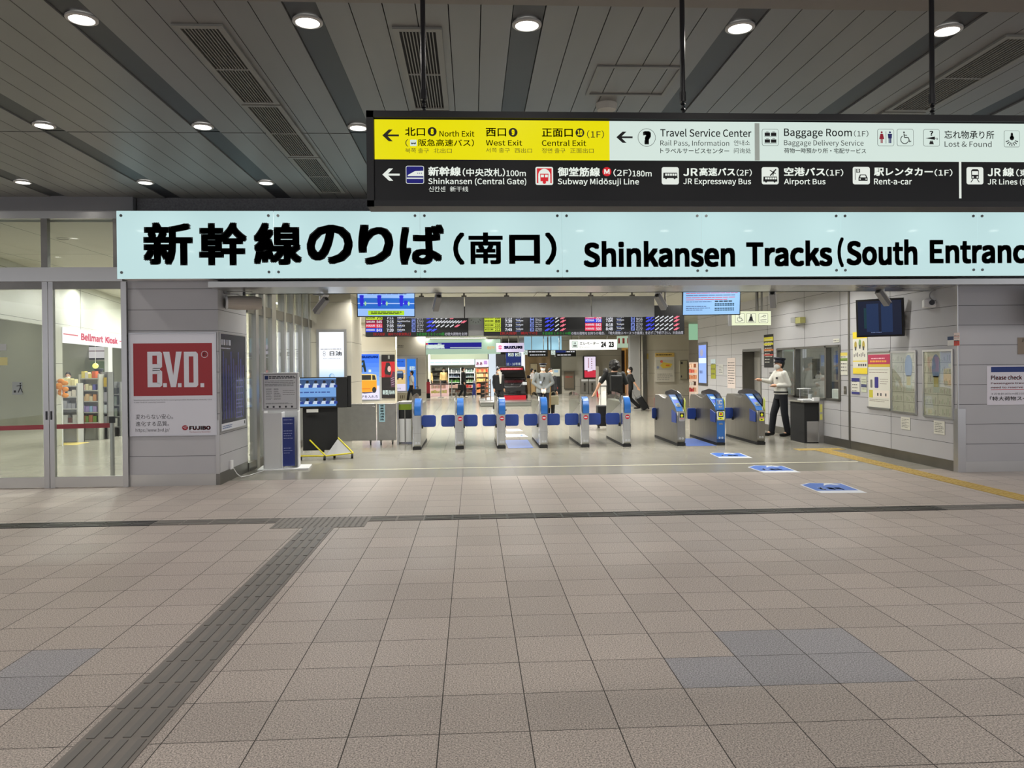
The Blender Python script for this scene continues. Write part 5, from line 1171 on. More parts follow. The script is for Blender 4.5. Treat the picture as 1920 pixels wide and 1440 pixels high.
def person(label, H=1.7, top=(200, 200, 200), sleeve='long', bottom=(20, 20, 24), shoes=(14, 14, 16), pose={}, hair='short', mask=True, cap=None, skirt=0, jacket=False, group=None, vx=.014, wide=1.0, fingers=True):
    k = H / 1.7; t = thing('person', label, 'person', (0, 0, 0), group)
    J = dict(shL=(.175, 0, 1.385), elL=(.215, .03, 1.12), wrL=(.22, -.03, .88), hpL=(.085, 0, .90), knL=(.09, -.01, .49), anL=(.09, .02, .09), lean=0.0, headyaw=0.0, look=0.0)
    for n in ('sh', 'el', 'wr', 'hp', 'kn', 'an'): x, y, z = J[n + 'L']; J[n + 'R'] = (-x, y, z)
    J.update(pose); V = lambda q: Vector(q) * k
    sy = lambda z: J['lean'] * (z - .9)          # forward lean of the trunk (towards -y)
    def P3(q, z=None): return Vector((q[0] * wide, q[1] - sy(q[2]) if q[2] > .9 else q[1], q[2])) * k
    torso = [(0, -sy(.84), .84, .13, .10), (0, -sy(.92), .92, .165 * wide, .115), (0, -sy(1.05), 1.05, .15 * wide, .105), (0, -sy(1.2), 1.20, .158 * wide, .112), (0, -sy(1.32), 1.32, .175 * wide, .112), (0, -sy(1.39), 1.39, .155 * wide, .095), (0, -sy(1.43), 1.435, .09, .07), (0, -sy(1.5), 1.5, .052, .055)]
    sc = lambda prof, g: [(x * k, y * k, z * k, rx * k + g, ry * k + g) for x, y, z, rx, ry in prof]
    hc = Vector((0, -sy(1.58) - J['look'] * .03, 1.585)) * k; hr = Matrix.Rotation(J['headyaw'], 3, 'Z') @ Matrix.Rotation(-J['look'], 3, 'X')
    hv = lambda x, y, z: hc + hr @ (Vector((x, y, z)) * k)
    b = MB(); rings(b, sc(torso, 0), skin)
    b.cyl(Vector((0, -sy(1.42), 1.42)) * k, hc, .052 * k, skin, 14)
    b.ball(hc, .1 * k, skin, 18, 12, (.76, .92, 1.14), rot=hr).ball(hv(0, -.018, -.05), .072 * k, skin, 14, 10, (.86, .95, 1.0), rot=hr)      # skull + jaw
    b.ball(hv(0, -.098, -.012), .016 * k, skin, 8, 6, (.8, 1.1, 1.5), rot=hr).ball(hv(.076, .005, -.008), .02 * k, skin, 8, 6, (.5, .8, 1.4), rot=hr).ball(hv(-.076, .005, -.008), .02 * k, skin, 8, 6, (.5, .8, 1.4), rot=hr)
    A = {}
    for s in 'LR':
        sh, el, wr = P3(J['sh' + s]), P3(J['el' + s]), P3(J['wr' + s]); A[s] = (sh, el, wr)
        limb(b, [sh, el, wr], [.056 * k, .042 * k, .029 * k], skin)
        d = (wr - el).normalized() if 'hd' + s not in J else Vector(J['hd' + s]).normalized()
        side = Vector((0, 1, 0)) if abs(d.y) < .8 else Vector((1, 0, 0)); side = (side - d * side.dot(d)).normalized(); nrm = d.cross(side)
        pc_ = wr + d * .05 * k; b.ball(pc_, .04 * k, skin, 12, 8, (1, 1, 1)); limb(b, [wr, wr + d * .085 * k], [.028 * k, .036 * k], skin)
        if fingers:
            for q in range(4):
                o_ = side * (q - 1.5) * .019 * k; L_ = (.062, .072, .068, .052)[q] * k
                p1 = wr + d * .085 * k + o_; p2 = p1 + d * L_ * .5 + nrm * (.008 * k); p3 = p2 + d * L_ * .42 + nrm * .02 * k * (1 if s == 'L' else -1)
                limb(b, [p1, p2, p3], [.0105 * k, .0095 * k, .008 * k], skin)
            limb(b, [wr + d * .03 * k - side * .025 * k, wr + d * .065 * k - side * .048 * k, wr + d * .095 * k - side * .05 * k], [.013 * k, .011 * k, .009 * k], skin)
        hp, kn, an = P3(J['hp' + s]), P3(J['kn' + s]), P3(J['an' + s]); A['l' + s] = (hp, kn, an)
        limb(b, [hp, kn, an], [.082 * k, .055 * k, .038 * k], skin)
        fd = Vector(J.get('ft' + s, (0, -1, 0))).normalized(); limb(b, [an, an + fd * .13 * k + Vector((0, 0, -.055 * k))], [.04 * k, .026 * k], skin)
    bake(b, 'body', t, vx * .75, 3)
    tm = 'cloth_%d_%d_%d' % top; M_(tm, srgb(*top), .8, noise=.05, nscale=30); bm_ = 'cloth_%d_%d_%d' % bottom; M_(bm_, srgb(*bottom), .8)
    m = MB(); tz = .80 if jacket else .93
    pr = [q for q in torso if q[2] >= .90 and q[2] < 1.45]; pr = ([(0, -sy(tz), tz, .17 * wide, .12)] + pr) if jacket else pr
    rings(m, sc(pr, .018 if not jacket else .026), tm)
    for s in 'LR':
        sh, el, wr = A[s]
        if sleeve == 'long': limb(m, [sh, el, wr + (el - wr) * .08], [.068 * k, .055 * k, .040 * k], tm)
        else: limb(m, [sh, sh + (el - sh) * .82], [.068 * k, .066 * k], tm)
    ob = bake(m, 'jacket' if jacket else 'shirt', t, vx, 3)
    m = MB()
    if skirt:
        z1 = .96; rings(m, sc([(0, 0, skirt, .25, .20), (0, 0, .75, .20, .15), (0, 0, z1, .15, .115)], .02), bm_); bake(m, 'skirt', t, vx, 3)
    else:
        rings(m, sc([(0, 0, .82, .155, .115), (0, -sy(.92), .92, .168 * wide, .118), (0, -sy(.99), .99, .152 * wide, .108)], .012), bm_)
        for s in 'LR':
            hp, kn, an = A['l' + s]; limb(m, [hp, kn, an + (kn - an) * .04], [.098 * k, .078 * k, .068 * k], bm_)
        bake(m, 'trousers', t, vx, 3)
    sm_ = 'shoe_%d_%d_%d' % shoes; M_(sm_, srgb(*shoes), .35)
    for s in 'LR':
        an = A['l' + s][2]; fd = Vector(J.get('ft' + s, (0, -1, 0))).normalized(); m = MB(); g = Vector((0, 0, -.05 * k))
        limb(m, [an + g * .6 - fd * .03 * k, an + g + fd * .08 * k, an + g * 1.08 + fd * .17 * k], [.048 * k, .042 * k, .034 * k], sm_); m.cyl(an, an + Vector((0, 0, .03)), .045 * k, sm_, 12)
        bake(m, 'shoe', t, vx * .8, 2)
    m = MB()
    if hair == 'short': m.ball(hv(0, .022, .035), .104 * k, hairm, 18, 12, (.80, .94, 1.08), rot=hr); m.ball(hv(0, .035, -.02), .088 * k, hairm, 16, 10, (.86, .8, 1.0), rot=hr)
    elif hair == 'bushy':
        m.ball(hv(0, .015, .02), .138 * k, hairm, 18, 12, (.92, .98, 1.08), rot=hr); R_ = random.Random(5)
        for q in range(26): an_ = R_.uniform(0, 6.28); e = R_.uniform(-.6, 1.2); m.ball(hv(.125 * math.cos(an_) * math.cos(e), .02 + .12 * math.sin(an_) * math.cos(e), .01 + .14 * math.sin(e)), .034 * k, hairm, 8, 6)
    else: m.ball(hv(0, .018, .02), .112 * k, hairm, 18, 12, (.84, .95, 1.1), rot=hr); m.ball(hv(0, .055, -.09), .08 * k, hairm, 14, 10, (1.05, .6, 1.5), rot=hr)
    bake(m, 'hair', t, vx * .8, 2)
    if mask:
        m = MB(); m.ball(hv(0, -.036, -.05), .078 * k, maskm, 14, 10, (.92, 1.0, .86), rot=hr); bake(m, 'face_mask', t, vx * .7, 2)
    e_ = MB()
    for x in (.028, -.028): e_.ball(hv(x, -.088, .018), .0095 * k, M_('eye_dark', srgb(24, 20, 18), .3), 8, 6, (1.3, .5, .7), rot=hr)
    e_.build('eyes', t)
    if cap:
        cm_ = 'cap_cloth'; M_(cm_, srgb(22, 26, 44), .6); m = MB()
        pc0 = hv(0, 0.0, .055); m2 = MB()
        def cr_(r, z, rx=1, ry=1, dy=0): return [hv(r * rx * math.cos(2 * math.pi * i / 24), dy + r * ry * math.sin(2 * math.pi * i / 24), z) for i in range(24)]
        R1 = [cr_(.098, .045, .92, 1.05), cr_(.098, .085, .92, 1.05), cr_(.128, .125, 1, 1.05, -.01), cr_(.118, .145, 1, 1.05, -.005), cr_(.02, .135)]
        vs = sum(R1, []); fs = [(j * 24 + i, j * 24 + (i + 1) % 24, (j + 1) * 24 + (i + 1) % 24, (j + 1) * 24 + i) for j in range(4) for i in range(24)]
        cap_o = m2.add(vs, fs, cm_).build('peaked_cap', t, smooth=True)
        v = MB(); pts = [hv(.088 * math.cos(a), -.02 - .085 * math.sin(a), .05) for a in [math.pi * q / 12 for q in range(13)]]; pts2 = [hv(.092 * math.cos(a), -.045 - .115 * math.sin(a), .028) for a in [math.pi * q / 12 for q in range(13)]]
        v.add(pts + pts2, [(i, i + 1, 14 + i, 13 + i) for i in range(12)], M_('visor_black', (.01, .01, .012), .15)).build('visor', cap_o)
        w = MB(); a_, b_ = cr_(.1, .05, .93, 1.06), cr_(.1, .072, .93, 1.06); w.add(a_ + b_, [(i, (i + 1) % 24, 24 + (i + 1) % 24, 24 + i) for i in range(24)], paint(*cap)).build('cap_band', cap_o)
    return t, A, hv
def bag(label, loc, w, h, d, col, name='bag', cat='bag', rz=0):
    M_('bagc_%d_%d_%d' % col, srgb(*col), .6); mt = 'bagc_%d_%d_%d' % col
    t = thing(name, label, cat, (0, 0, 0)); m = MB().box(-w / 2, w / 2, -d / 2, d / 2, 0, h, mt); m.build('body', t, bevel=.03)
    MB().tube([(-w * .25, 0, h - .01), (-w * .2, 0, h + .10), (0, 0, h + .13), (w * .2, 0, h + .10), (w * .25, 0, h - .01)], .009, mt).build('handle', t)
    return place(t, loc, rz)
def suitcase(label, loc, w, h, d, col, rz, tiltx=0.0, hl=.4):
    mt = 'bagc_%d_%d_%d' % col; M_(mt, srgb(*col), .45)
    t = thing('suitcase', label, 'suitcase', (0, 0, 0)); m = MB().box(-w / 2, w / 2, -d / 2, d / 2, .05, .05 + h, mt)
    m.build('shell', t, bevel=.035)
    MB().box(-w / 2 + .04, w / 2 - .04, -d / 2 - .012, -d / 2, .12, h * .55, mt).build('front_pocket', t, bevel=.01)
    MB().cyl((-.08, d * .3, h), (-.08, d * .3, h + hl), .009, chrome).cyl((.08, d * .3, h), (.08, d * .3, h + hl), .009, chrome).cyl((-.1, d * .3, h + hl), (.1, d * .3, h + hl), .014, black).build('pull_handle', t)
    for x in (-w * .38, w * .38):
        for y in (-d * .35, d * .35): MB().cyl((x - .012, y, .03), (x + .012, y, .03), .03, rubber, 12).build('wheel', t)
    t.location = loc; t.rotation_euler = (tiltx, 0, rz); return t

def attach(mb, name, t, bevel=0):
    o = mb.build(name, None, base=(0, 0, 0), bevel=bevel); o.parent = t; return o

# station officer by the booth, white shirt, dark cap, pointing left
p = fl(1487, 820)
t, A, hv = person('station officer in white shirt, mask and navy cap standing by the booth counter', H=1.75, top=(214, 212, 204), bottom=(12, 14, 24), cap=(24, 30, 52), vx=.011,
    pose=dict(elL=(.20, .09, 1.13), wrL=(.10, -.15, 1.12), hdL=(-.7, -.8, 0.0), elR=(-.23, -.12, 1.20), wrR=(-.16, -.36, 1.24), hdR=(.0, -1, .15), anR=(-.13, -.16, .09), knR=(-.11, -.12, .49), anL=(.09, .10, .09), knL=(.10, .02, .5), look=.12, lean=.05), wide=1.08)
place(t, (p.x - .13, 17.12, 0), math.radians(-84))
attach(MB().box(.07, .125, -.165, -.150, 1.30, 1.345, blackm), 'name_badge', t)
m = MB(); rings(m, [(0, -.004, .985, .198, .148), (0, -.004, 1.02, .196, .145)], blackm, 24); attach(m, 'belt', t)
# guard in grey uniform facing the viewer behind the fourth gate
Yg = 24.0; p = at(1018, 700, Yg)
t, A, hv = person('security guard in pale grey jacket, white gloves and cap with pale band facing forward', H=1.70, top=(112, 116, 117), bottom=(16, 18, 30), cap=(190, 190, 180), vx=.014, jacket=True,
    pose=dict(elL=(.27, .02, 1.12), wrL=(.05, -.17, .92), hdL=(-.5, -.2, -.8), elR=(-.27, .02, 1.12), wrR=(-.05, -.17, .92), hdR=(.5, -.2, -.8)), wide=1.15)
place(t, (p.x, Yg, 0), 0)
attach(MB().ball((.03, -.20, .855), .06, paint(220, 220, 214), 10, 8, (.8, .8, 1.15)), 'glove', t); attach(MB().ball((-.03, -.205, .86), .06, paint(220, 220, 214), 10, 8, (.8, .8, 1.15)), 'glove', t)
attach(MB().tube([(-.13, -.15, 1.40), (-.13, -.17, 1.25)], .014, black).tube([(.02, -.16, 1.3), (.0, -.165, 1.15), (-.1, -.165, 1.13)], .008, black).box(-.12, -.06, -.185, -.16, 1.10, 1.17, paint(170, 180, 200)).box(.0, .04, -.185, -.16, 1.22, 1.30, black), 'radio', t)
# traveller seen from behind with bushy hair, black patterned shirt
Yb = 19.6; p = at(1152, 700, Yb)
t, A, hv = person('traveller seen from behind with bushy black hair and a dark patterned shirt', H=1.74, top=(24, 26, 26), sleeve='short', bottom=(22, 22, 24), hair='bushy', mask=False, wide=1.2,
    pose=dict(elL=(.31, .04, 1.16), wrL=(.40, -.02, .94), elR=(-.26, 0, 1.12), wrR=(-.28, -.08, .88)))
place(t, (p.x, Yb, 0), math.radians(180))
t.scale = (1, 1, 1)
bk_ = MB(); bk_.box(-.16, .16, .15, .29, .98, 1.40, M_('backpack_black', srgb(16, 17, 18), .7)); o_ = tag(bk_.build('backpack', base=(0, 0, 0)), 'black backpack worn by the bushy haired traveller', 'backpack'); place(o_, (p.x, Yb, 0), math.radians(180))
bv = o_.modifiers.new('b', 'BEVEL'); bv.width = .05; bv.segments = 3
q = at(1131, 760, Yb + .6)
suitcase('black suitcase with raised handle pulled by the bushy haired traveller', (q.x, Yb + .45, 0), .40, .55, .25, (18, 18, 22), 0, 0, .55)
# woman in black walking left with a small black suitcase
Yw = 27.6; p = at(1181, 700, Yw)
t, A, hv = person('short haired woman in black top and wide trousers walking left with a suitcase', H=1.56, top=(14, 14, 15), bottom=(16, 16, 17), sleeve='short',
    pose=dict(knL=(.09, -.14, .50), anL=(.09, -.10, .09), knR=(-.09, .02, .47), anR=(-.09, .36, .14), elL=(.20, .12, 1.12), wrL=(.20, .26, .92)))
place(t, (p.x, Yw, 0), math.radians(-90))
q = at(1206, 760, Yw)
suitcase('small black suitcase tilted behind the woman in black', (q.x + .14, Yw + .12, 0), .34, .52, .24, (16, 16, 18), math.radians(90), math.radians(-32), .45)
# woman in white dress just ahead of the traveller
Yw = 22.8; p = at(1136, 700, Yw)
t, A, hv = person('dark haired woman in a long white dress left of the bushy haired traveller', H=1.54, top=(206, 204, 200), bottom=(208, 206, 202), skirt=.25, hair='long', pose=dict(elR=(-.24, .05, 1.1)))
place(t, (p.x, Yw, 0), math.radians(170))
# salaryman in white shirt walking left with black bag
Ym = 36.4; p = at(772, 730, Ym)
t, A, hv = person('man in white short sleeved shirt and black trousers walking left past the posters', H=1.46, top=(200, 198, 196), bottom=(14, 14, 17), sleeve='short', mask=False,
    pose=dict(knL=(.09, -.15, .50), anL=(.09, -.22, .09), knR=(-.09, .05, .48), anR=(-.09, .30, .12), elL=(.2, .1, 1.1), wrL=(.2, .12, .86)))
place(t, (p.x, Ym, 0), math.radians(-90))
q = at(782, 742, Ym); bag('black shoulder bag carried by the man in white shirt', (q.x, Ym - .28, .30), .42, .32, .14, (14, 14, 16))
# man in black suit walking right before the kiosk
Ys_ = 40.5; p = at(869, 720, Ys_)
t, A, hv = person('man in a black suit walking right in front of the kiosk', H=1.60, top=(16, 16, 20), bottom=(16, 16, 20), jacket=True, shoes=(190, 186, 180),
    pose=dict(knL=(.09, -.10, .50), anL=(.09, -.05, .09), knR=(-.09, .05, .48), anR=(-.09, .24, .12)))
place(t, (p.x, Ys_, 0), math.radians(90))
q = at(864, 735, Ys_); bag('black briefcase held by the suited man at the kiosk', (q.x, Ys_ - .3, .42), .30, .30, .12, (14, 14, 16))
# man in dark suit beside the car
Yq = 28.6; p = at(935, 720, Yq)
t, A, hv = person('man in dark suit and mask stepping forward beside the display car', H=1.58, top=(16, 17, 24), bottom=(16, 17, 24), jacket=True, pose=dict(knL=(.10, -.12, .50), anL=(.12, -.20, .09), anR=(-.09, .22, .10)))
place(t, (p.x, Yq, 0), math.radians(25))
attach(MB().prism(PL((0, -.135, 0), (1, 0, 0), (0, 0, 1)), [(-.02, 1.0), (.03, 1.0), (.06, 1.42), (-.05, 1.42)], -.02, .01, maskm), 'shirt_front', t)
# person partly behind the guard with beige bag
Yv = 25.2; p = at(1032, 700, Yv)
t, A, hv = person('person in dark clothes half hidden behind the guard carrying a beige bag', H=1.55, top=(30, 30, 34), bottom=(18, 18, 22))
place(t, (p.x, Yv, 0), math.radians(20))
q = at(1038, 755, Yv - .4); bag('beige tote bag hanging behind the guard', (q.x, Yv - .35, .38), .34, .30, .14, (150, 144, 122))
p = at(998, 700, 40)
t, A, hv = person('small distant person in white top near the brown wall', H=1.5, top=(206, 200, 200), bottom=(18, 18, 22), fingers=False); place(t, (p.x, 40, 0), math.radians(100))

# ================================================================ CAMERAS, PROJECTORS
def cctv(label, px, py, Y, yawd, H=.34, pole_z=2.80, big=False):
    pole_z = 2.785 if Y < 11.85 else 3.305; c = at(px, py, Y); t = thing('security_camera', label, 'security camera', (0, 0, 0), 'dome-less cameras under the beam'); z = c.z
    MB().cyl((0, 0, pole_z - z), (0, 0, .17), .028, white, 12).box(-.10, .10, -.05, .05, .16, .18, grey).build('stem', t)
    MB().cyl((0, 0, .17), (0, -.0, .04), .014, chrome, 8).ball((0, 0, .04), .028, chrome, 10, 8).build('joint', t)
    m = MB(); R_ = Matrix.Rotation(math.radians(-38), 3, 'X'); 
    def hx(y0, y1, w, h0, h1, mt):
        pts = [R_ @ Vector(q) for q in ((-w, y0, h0), (w, y0, h0), (w, y1, h0), (-w, y1, h0), (-w, y0, h1), (w, y0, h1), (w, y1, h1), (-w, y1, h1))]; m.hexa([tuple(q) for q in pts], mt)
    hx(-.18, .14, .045, -.06, .02, grey); hx(-.22, .15, .055, .02, .03, white); m.build('housing', t, bevel=.006)
    MB().cyl(R_ @ Vector((0, -.18, -.02)), R_ @ Vector((0, -.187, -.02)), .03, black, 14).build('lens', t)
    return place(t, tuple(c), math.radians(yawd))
cctv('hanging camera at the left, in front of the tall lightbox poster', 600, 573, 12.0, 50); cctv('hanging camera under the beam over the grey panel', 819, 568, 12.2, 15)
cctv('hanging camera left of the right monitor', 1240, 566, 12.2, -40); cctv('hanging camera right of the right monitor', 1449, 562, 12.2, -25); cctv('hanging camera in front of the wall television', 1657, 558, 11.7, -60)
t = thing('projector', 'large beige projector on a wall bracket at the left column', 'projector', (0, 0, 0)); c = at(458, 568, 11.45)
MB().lathe((0, 0, 0), [(.0, -.26), (.085, -.25), (.105, -.1), (.10, .16), (.085, .24), (.0, .26)], M_('projector_beige', srgb(188, 180, 168), .5), 20).build('housing', t)
MB().lathe((0, 0, 0), [(.075, -.262), (.1, -.255), (.1, -.23)], white, 20).build('front_ring', t)
t.rotation_euler = (math.radians(90), 0, math.radians(112)); t.location = c
m = MB().box(XL, c.x + .12, c.y - .03, c.y + .03, c.z + .16, c.z + .20, darksteel).cyl((c.x, c.y, c.z + .106), (c.x, c.y, c.z + .17), .02, black).box(XL, XL + .03, c.y - .12, c.y + .12, c.z + .13, c.z + .24, grey)
tag(m.build('projector_bracket'), 'dark bracket arm holding the beige projector', 'bracket')
t = thing('projector', 'white box shaped projector on the right wall beside the television', 'projector', (0, 0, 0)); c = at(1752, 567, 11.75)
MB().box(-.16, .16, -.13, .13, -.08, .05, white).build('housing', t, bevel=.015); MB().cyl((-.05, -.13, -.01), (-.05, -.15, -.01), .04, black, 14).build('lens', t); MB().ring(PL((.0, -.131, .10), (1, 0, 0), (0, 0, 1)), 0, 0, .09, .018, 0, grey).build('loop', t)
MB().cyl((.1, 0, .05), (.1, 0, .22), .02, grey).box(.06, .9, -.03, .03, .18, .24, grey).build('mount', t)
place(t, tuple(c), math.radians(-25))

# ================================================================ CEILING FITTINGS
vd = M_('vent_dark', (.01, .01, .01), .8); vf = M_('vent_frame', srgb(128, 127, 120), .45)
def vent(label, px0, px1, y0, y1, ref):
    x0, x1 = cl(px0, ref).x, cl(px1, ref).x; t = thing('ceiling_vent', label, 'ceiling vent', ((x0 + x1) / 2, (y0 + y1) / 2, ZC), 'linear grilles in the ceiling'); z = ZC - .018; f = .045
    m = MB()
    for (a, b, c, d) in ((x0, x1, y0, y0 + f), (x0, x1, y1 - f, y1), (x0, x0 + f, y0 + f, y1 - f), (x1 - f, x1, y0 + f, y1 - f)): m.box(a, b, c, d, z, ZC - .001, vf)
    m.box(x0 + f, x1 - f, (y0 + y1) / 2 - .012, (y0 + y1) / 2 + .012, z + .003, ZC - .001, vf); m.build('frame', t)
    m = MB().box(x0 + f, x1 - f, y0 + f, y1 - f, ZC - .004, ZC - .001, vd); n = 11
    for k in range(1, n): c = x0 + f + (x1 - x0 - 2 * f) * k / n; m.box(c - .004, c + .004, y0 + f, y1 - f, z + .004, ZC - .003, vf)
    m.build('grille', t)
def vy(y, x=500): return cl(x, y).y
v0, vb1, vb2, v3 = vy(44, 370), vy(192, 470), vy(292, 580), vy(355, 620)
for k, (a, b, lb) in enumerate(((v0, vb1, 'nearest'), (vb1 + .03, vb2, 'middle'), (vb2 + .03, v3 + .15, 'farthest'))): vent('long dark slotted ceiling vent at upper left, %s of its line of three' % lb, 320, 416, a, b, 43)
vent('dark slotted ceiling vent behind the left hanger rod of the sign', 735, 828, vy(50, 780), vy(203, 800), 50); vent('next slotted ceiling vent mostly hidden by the hanging sign', 735, 828, vy(203, 800) + .03, vy(203, 800) + 1.8, 50)
dxv = 2 * PER * 1.0
xr0 = cl(1657, 207).x; xr1 = cl(1737, 207).x
t = None
def ventx(label, x0, x1, y0, y1):
    t = thing('ceiling_vent', label, 'ceiling vent', ((x0 + x1) / 2, (y0 + y1) / 2, ZC), 'linear grilles in the ceiling'); z = ZC - .018; f = .045; m = MB()
    for (a, b, c, d) in ((x0, x1, y0, y0 + f), (x0, x1, y1 - f, y1), (x0, x0 + f, y0 + f, y1 - f), (x1 - f, x1, y0 + f, y1 - f)): m.box(a, b, c, d, z, ZC - .001, vf)
    m.box(x0 + f, x1 - f, (y0 + y1) / 2 - .012, (y0 + y1) / 2 + .012, z + .003, ZC - .001, vf); m.build('frame', t)
    m = MB().box(x0 + f, x1 - f, y0 + f, y1 - f, ZC - .004, ZC - .001, vd); n = 11
    for k in range(1, n): c = x0 + f + (x1 - x0 - 2 * f) * k / n; m.box(c - .004, c + .004, y0 + f, y1 - f, z + .004, ZC - .003, vf)
    m.build('grille', t)
ventx('dark slotted ceiling vent at the upper right edge', xr0, xr0 + .42, v0, cl(1700, 206).y); ventx('slotted ceiling vent at right continuing behind the hanging sign', xr0, xr0 + .42, cl(1700, 206).y + .03, cl(1700, 206).y + 1.7)
# access hatch and smoke detector
ha, hb = cl(1097, 177), cl(1280, 124); hx0, hx1 = cl(1097, 178).x, cl(1245, 178).x
m = MB(); f = .03
for (a, b, c, d) in ((hx0, hx1, ha.y, ha.y - f), (hx0, hx1, hb.y, hb.y + f), (hx0, hx0 + f, hb.y + f, ha.y - f), (hx1 - f, hx1, hb.y + f, ha.y - f)): m.box(min(a, b), max(a, b), min(c, d), max(c, d), ZC - .012, ZC - .001, vf)
tag(m.build('access_hatch'), 'square access hatch frame in the ceiling above the hanging sign', 'ceiling hatch')
c = cl(1137, 195); tag(MB().lathe((c.x, c.y, ZC), [(.0, -.06), (.085, -.058), (.095, -.03), (.10, 0)], paint(176, 172, 160), 24).build('smoke_detector', smooth=True), 'round smoke detector on the ceiling beside the hatch', 'smoke detector')
# recessed lens over the near soffit is out of view; nothing more here
# ================================================================ FAR HALL
# ---- display car on its platform
Yp = fl(948, 762).y; PPf = PY(Yp)
pa, pb = PPf.px(901, 758)[0], PPf.px(996, 758)[0]
t = thing('display_platform', 'low grey platform under the dark display car', 'platform', ((pa + pb) / 2, Yp, 0))
MB().box(pa, pb, Yp, Yp + 6, 0, .17, M_('platform_grey', srgb(120, 122, 116), .3)).build('deck', t, bevel=.02); MB().box(pa - .02, pb + .02, Yp - .02, Yp + 6, .155, .175, steelh).build('edge_trim', t)
Yc_ = Yp + 2.6; PCr = PY(Yc_); ca, cb = PCr.px(931, 715)[0], PCr.px(990, 715)[0]; cw = cb - ca; cx0 = (ca + cb) / 2
carb = M_('car_paint', srgb(20, 12, 14), .12, coat=1.0); carm = M_('car_maroon', srgb(60, 12, 18), .15, coat=1.0); cgl = M_('car_glass', (.01, .01, .012), .05); hl = M_('headlamp', (.6, .62, .66), .1)
car = thing('car', 'dark boxy car on the platform with a red banner across its windscreen', 'car', (0, 0, 0))
hw = cw / 2; z0 = .17; z1 = PCr.px(960, 686)[1]; H_ = z1 - z0
def sect(y, zb_, zt_, wb_, wt_): return [(-wb_, y, zb_), (wb_, y, zb_), (wb_ * 1.0, y, (zb_ + zt_) / 2), (wt_, y, zt_), (-wt_, y, zt_), (-wb_, y, (zb_ + zt_) / 2)]
def loft(m, secs, mat):
    vs = sum(secs, []); n = len(secs[0]); fs = [(j * n + i, j * n + (i + 1) % n, (j + 1) * n + (i + 1) % n, (j + 1) * n + i) for j in range(len(secs) - 1) for i in range(n)]
    fs += [tuple(reversed(range(n))), tuple(range((len(secs) - 1) * n, len(secs) * n))]; return m.add(vs, fs, mat)
zb = z0 + .16; zh = z0 + H_ * .56
m = MB(); loft(m, [sect(-.02, zb + .06, zh - .10, hw * .90, hw * .84), sect(.06, zb, zh - .02, hw * .98, hw * .93), sect(.75, zb, zh + .06, hw, hw * .96), sect(3.0, zb, zh + .06, hw, hw * .96), sect(3.3, zb + .05, zh, hw * .95, hw * .9)], carb); m.build('body', car, bevel=.03)
m = MB(); loft(m, [sect(.70, zh, zh + .08, hw * .95, hw * .93), sect(1.05, zh, z1 - .06, hw * .95, hw * .82), sect(1.25, zh, z1, hw * .95, hw * .84), sect(3.0, zh, z1, hw * .95, hw * .84), sect(3.25, zh, z1 - .1, hw * .93, hw * .8)], carb); m.build('cabin', car, bevel=.03)
WS = PL((0, .72, zh + .10), (1, 0, 0), Vector((0, .36, z1 - zh - .18))); wsh = math.hypot(.36, z1 - zh - .18)
MB().poly(WS, [(-hw * .84, 0), (hw * .84, 0), (hw * .76, wsh * .97), (-hw * .76, wsh * .97)], .035, cgl).build('windscreen', car)
m = MB().quad(WS, -hw * .70, hw * .76, wsh * .72, wsh * .92, .045, paint(216, 34, 60, .4)); m.greek(WS, -hw * .62, hw * .7, wsh * .78, wsh * .86, 1, .047, paint(240, 180, 190), .9, 3); m.build('banner', car)
CF = PL((0, -.03, 0), (1, 0, 0), (0, 0, 1)); m = MB(); m.quad(CF, -hw * .8, hw * .8, zb + .22, zh - .14, .0, blackm); m.build('grille', car)
m = MB().quad(CF, -hw * .7, hw * .7, zh - .09, zh + .02, -.02, carm); m.build('bonnet_front', car)
m = MB(); gz = (zb + .22 + zh - .14) / 2 + .05
for p_, q_ in (((-hw * .62, gz + .12), (-hw * .46, gz - .03)), ((-hw * .46, gz - .03), (hw * .46, gz - .03)), ((hw * .46, gz - .03), (hw * .62, gz + .12))): m.line(CF, p_, q_, .035, .006, chrome)
m.build('chrome_trim', car)
m = MB(); 
for dx, dz in (((-.05, .03), (.05, .03)), ((-.05, -.02), (.05, -.02))): m.line(CF, (dx[0], gz + .07 + dx[1]), (dz[0], gz + .07 - dz[1] + .02), .02, .006, chrome)
m.build('emblem', car)
for s in (-1, 1):
    MB().pbox(CF, s * hw * .78 - .10, s * hw * .78 + .10, zh - .20, zh - .07, -.06, .01, hl).build('headlight', car, bevel=.01)
    MB().box(s * hw - .0 if s > 0 else s * hw - .16, s * hw + .16 if s > 0 else s * hw, .72, .80, zh + .08, zh + .22, carb).build('wing_mirror', car, bevel=.02)
    for y in (.55, 2.7): MB().cyl((s * (hw - .14), y, z0 + .27), (s * hw * 1.0, y, z0 + .27), .27, rubber, 24).cyl((s * hw * .9, y, z0 + .27), (s * (hw + .005), y, z0 + .27), .16, chrome, 16).build('wheel', car)
MB().pbox(CF, -.17, .17, zb + .13, zb + .22, 0, .012, blackm).text(CF, 'BANDIT', -.12, .12, zb + .15, zb + .20, .014, wpt, .01).build('plate', car)
place(car, (cx0, Yc_, 0))
m = MB().box(pa + (pb - pa) * .48, pb - .05, Yc_ - .35, Yc_ - .33, .175, .36, paint(214, 34, 52, .4)); tag(m.build('banner_board'), 'low red board on the platform in front of the car', 'board')

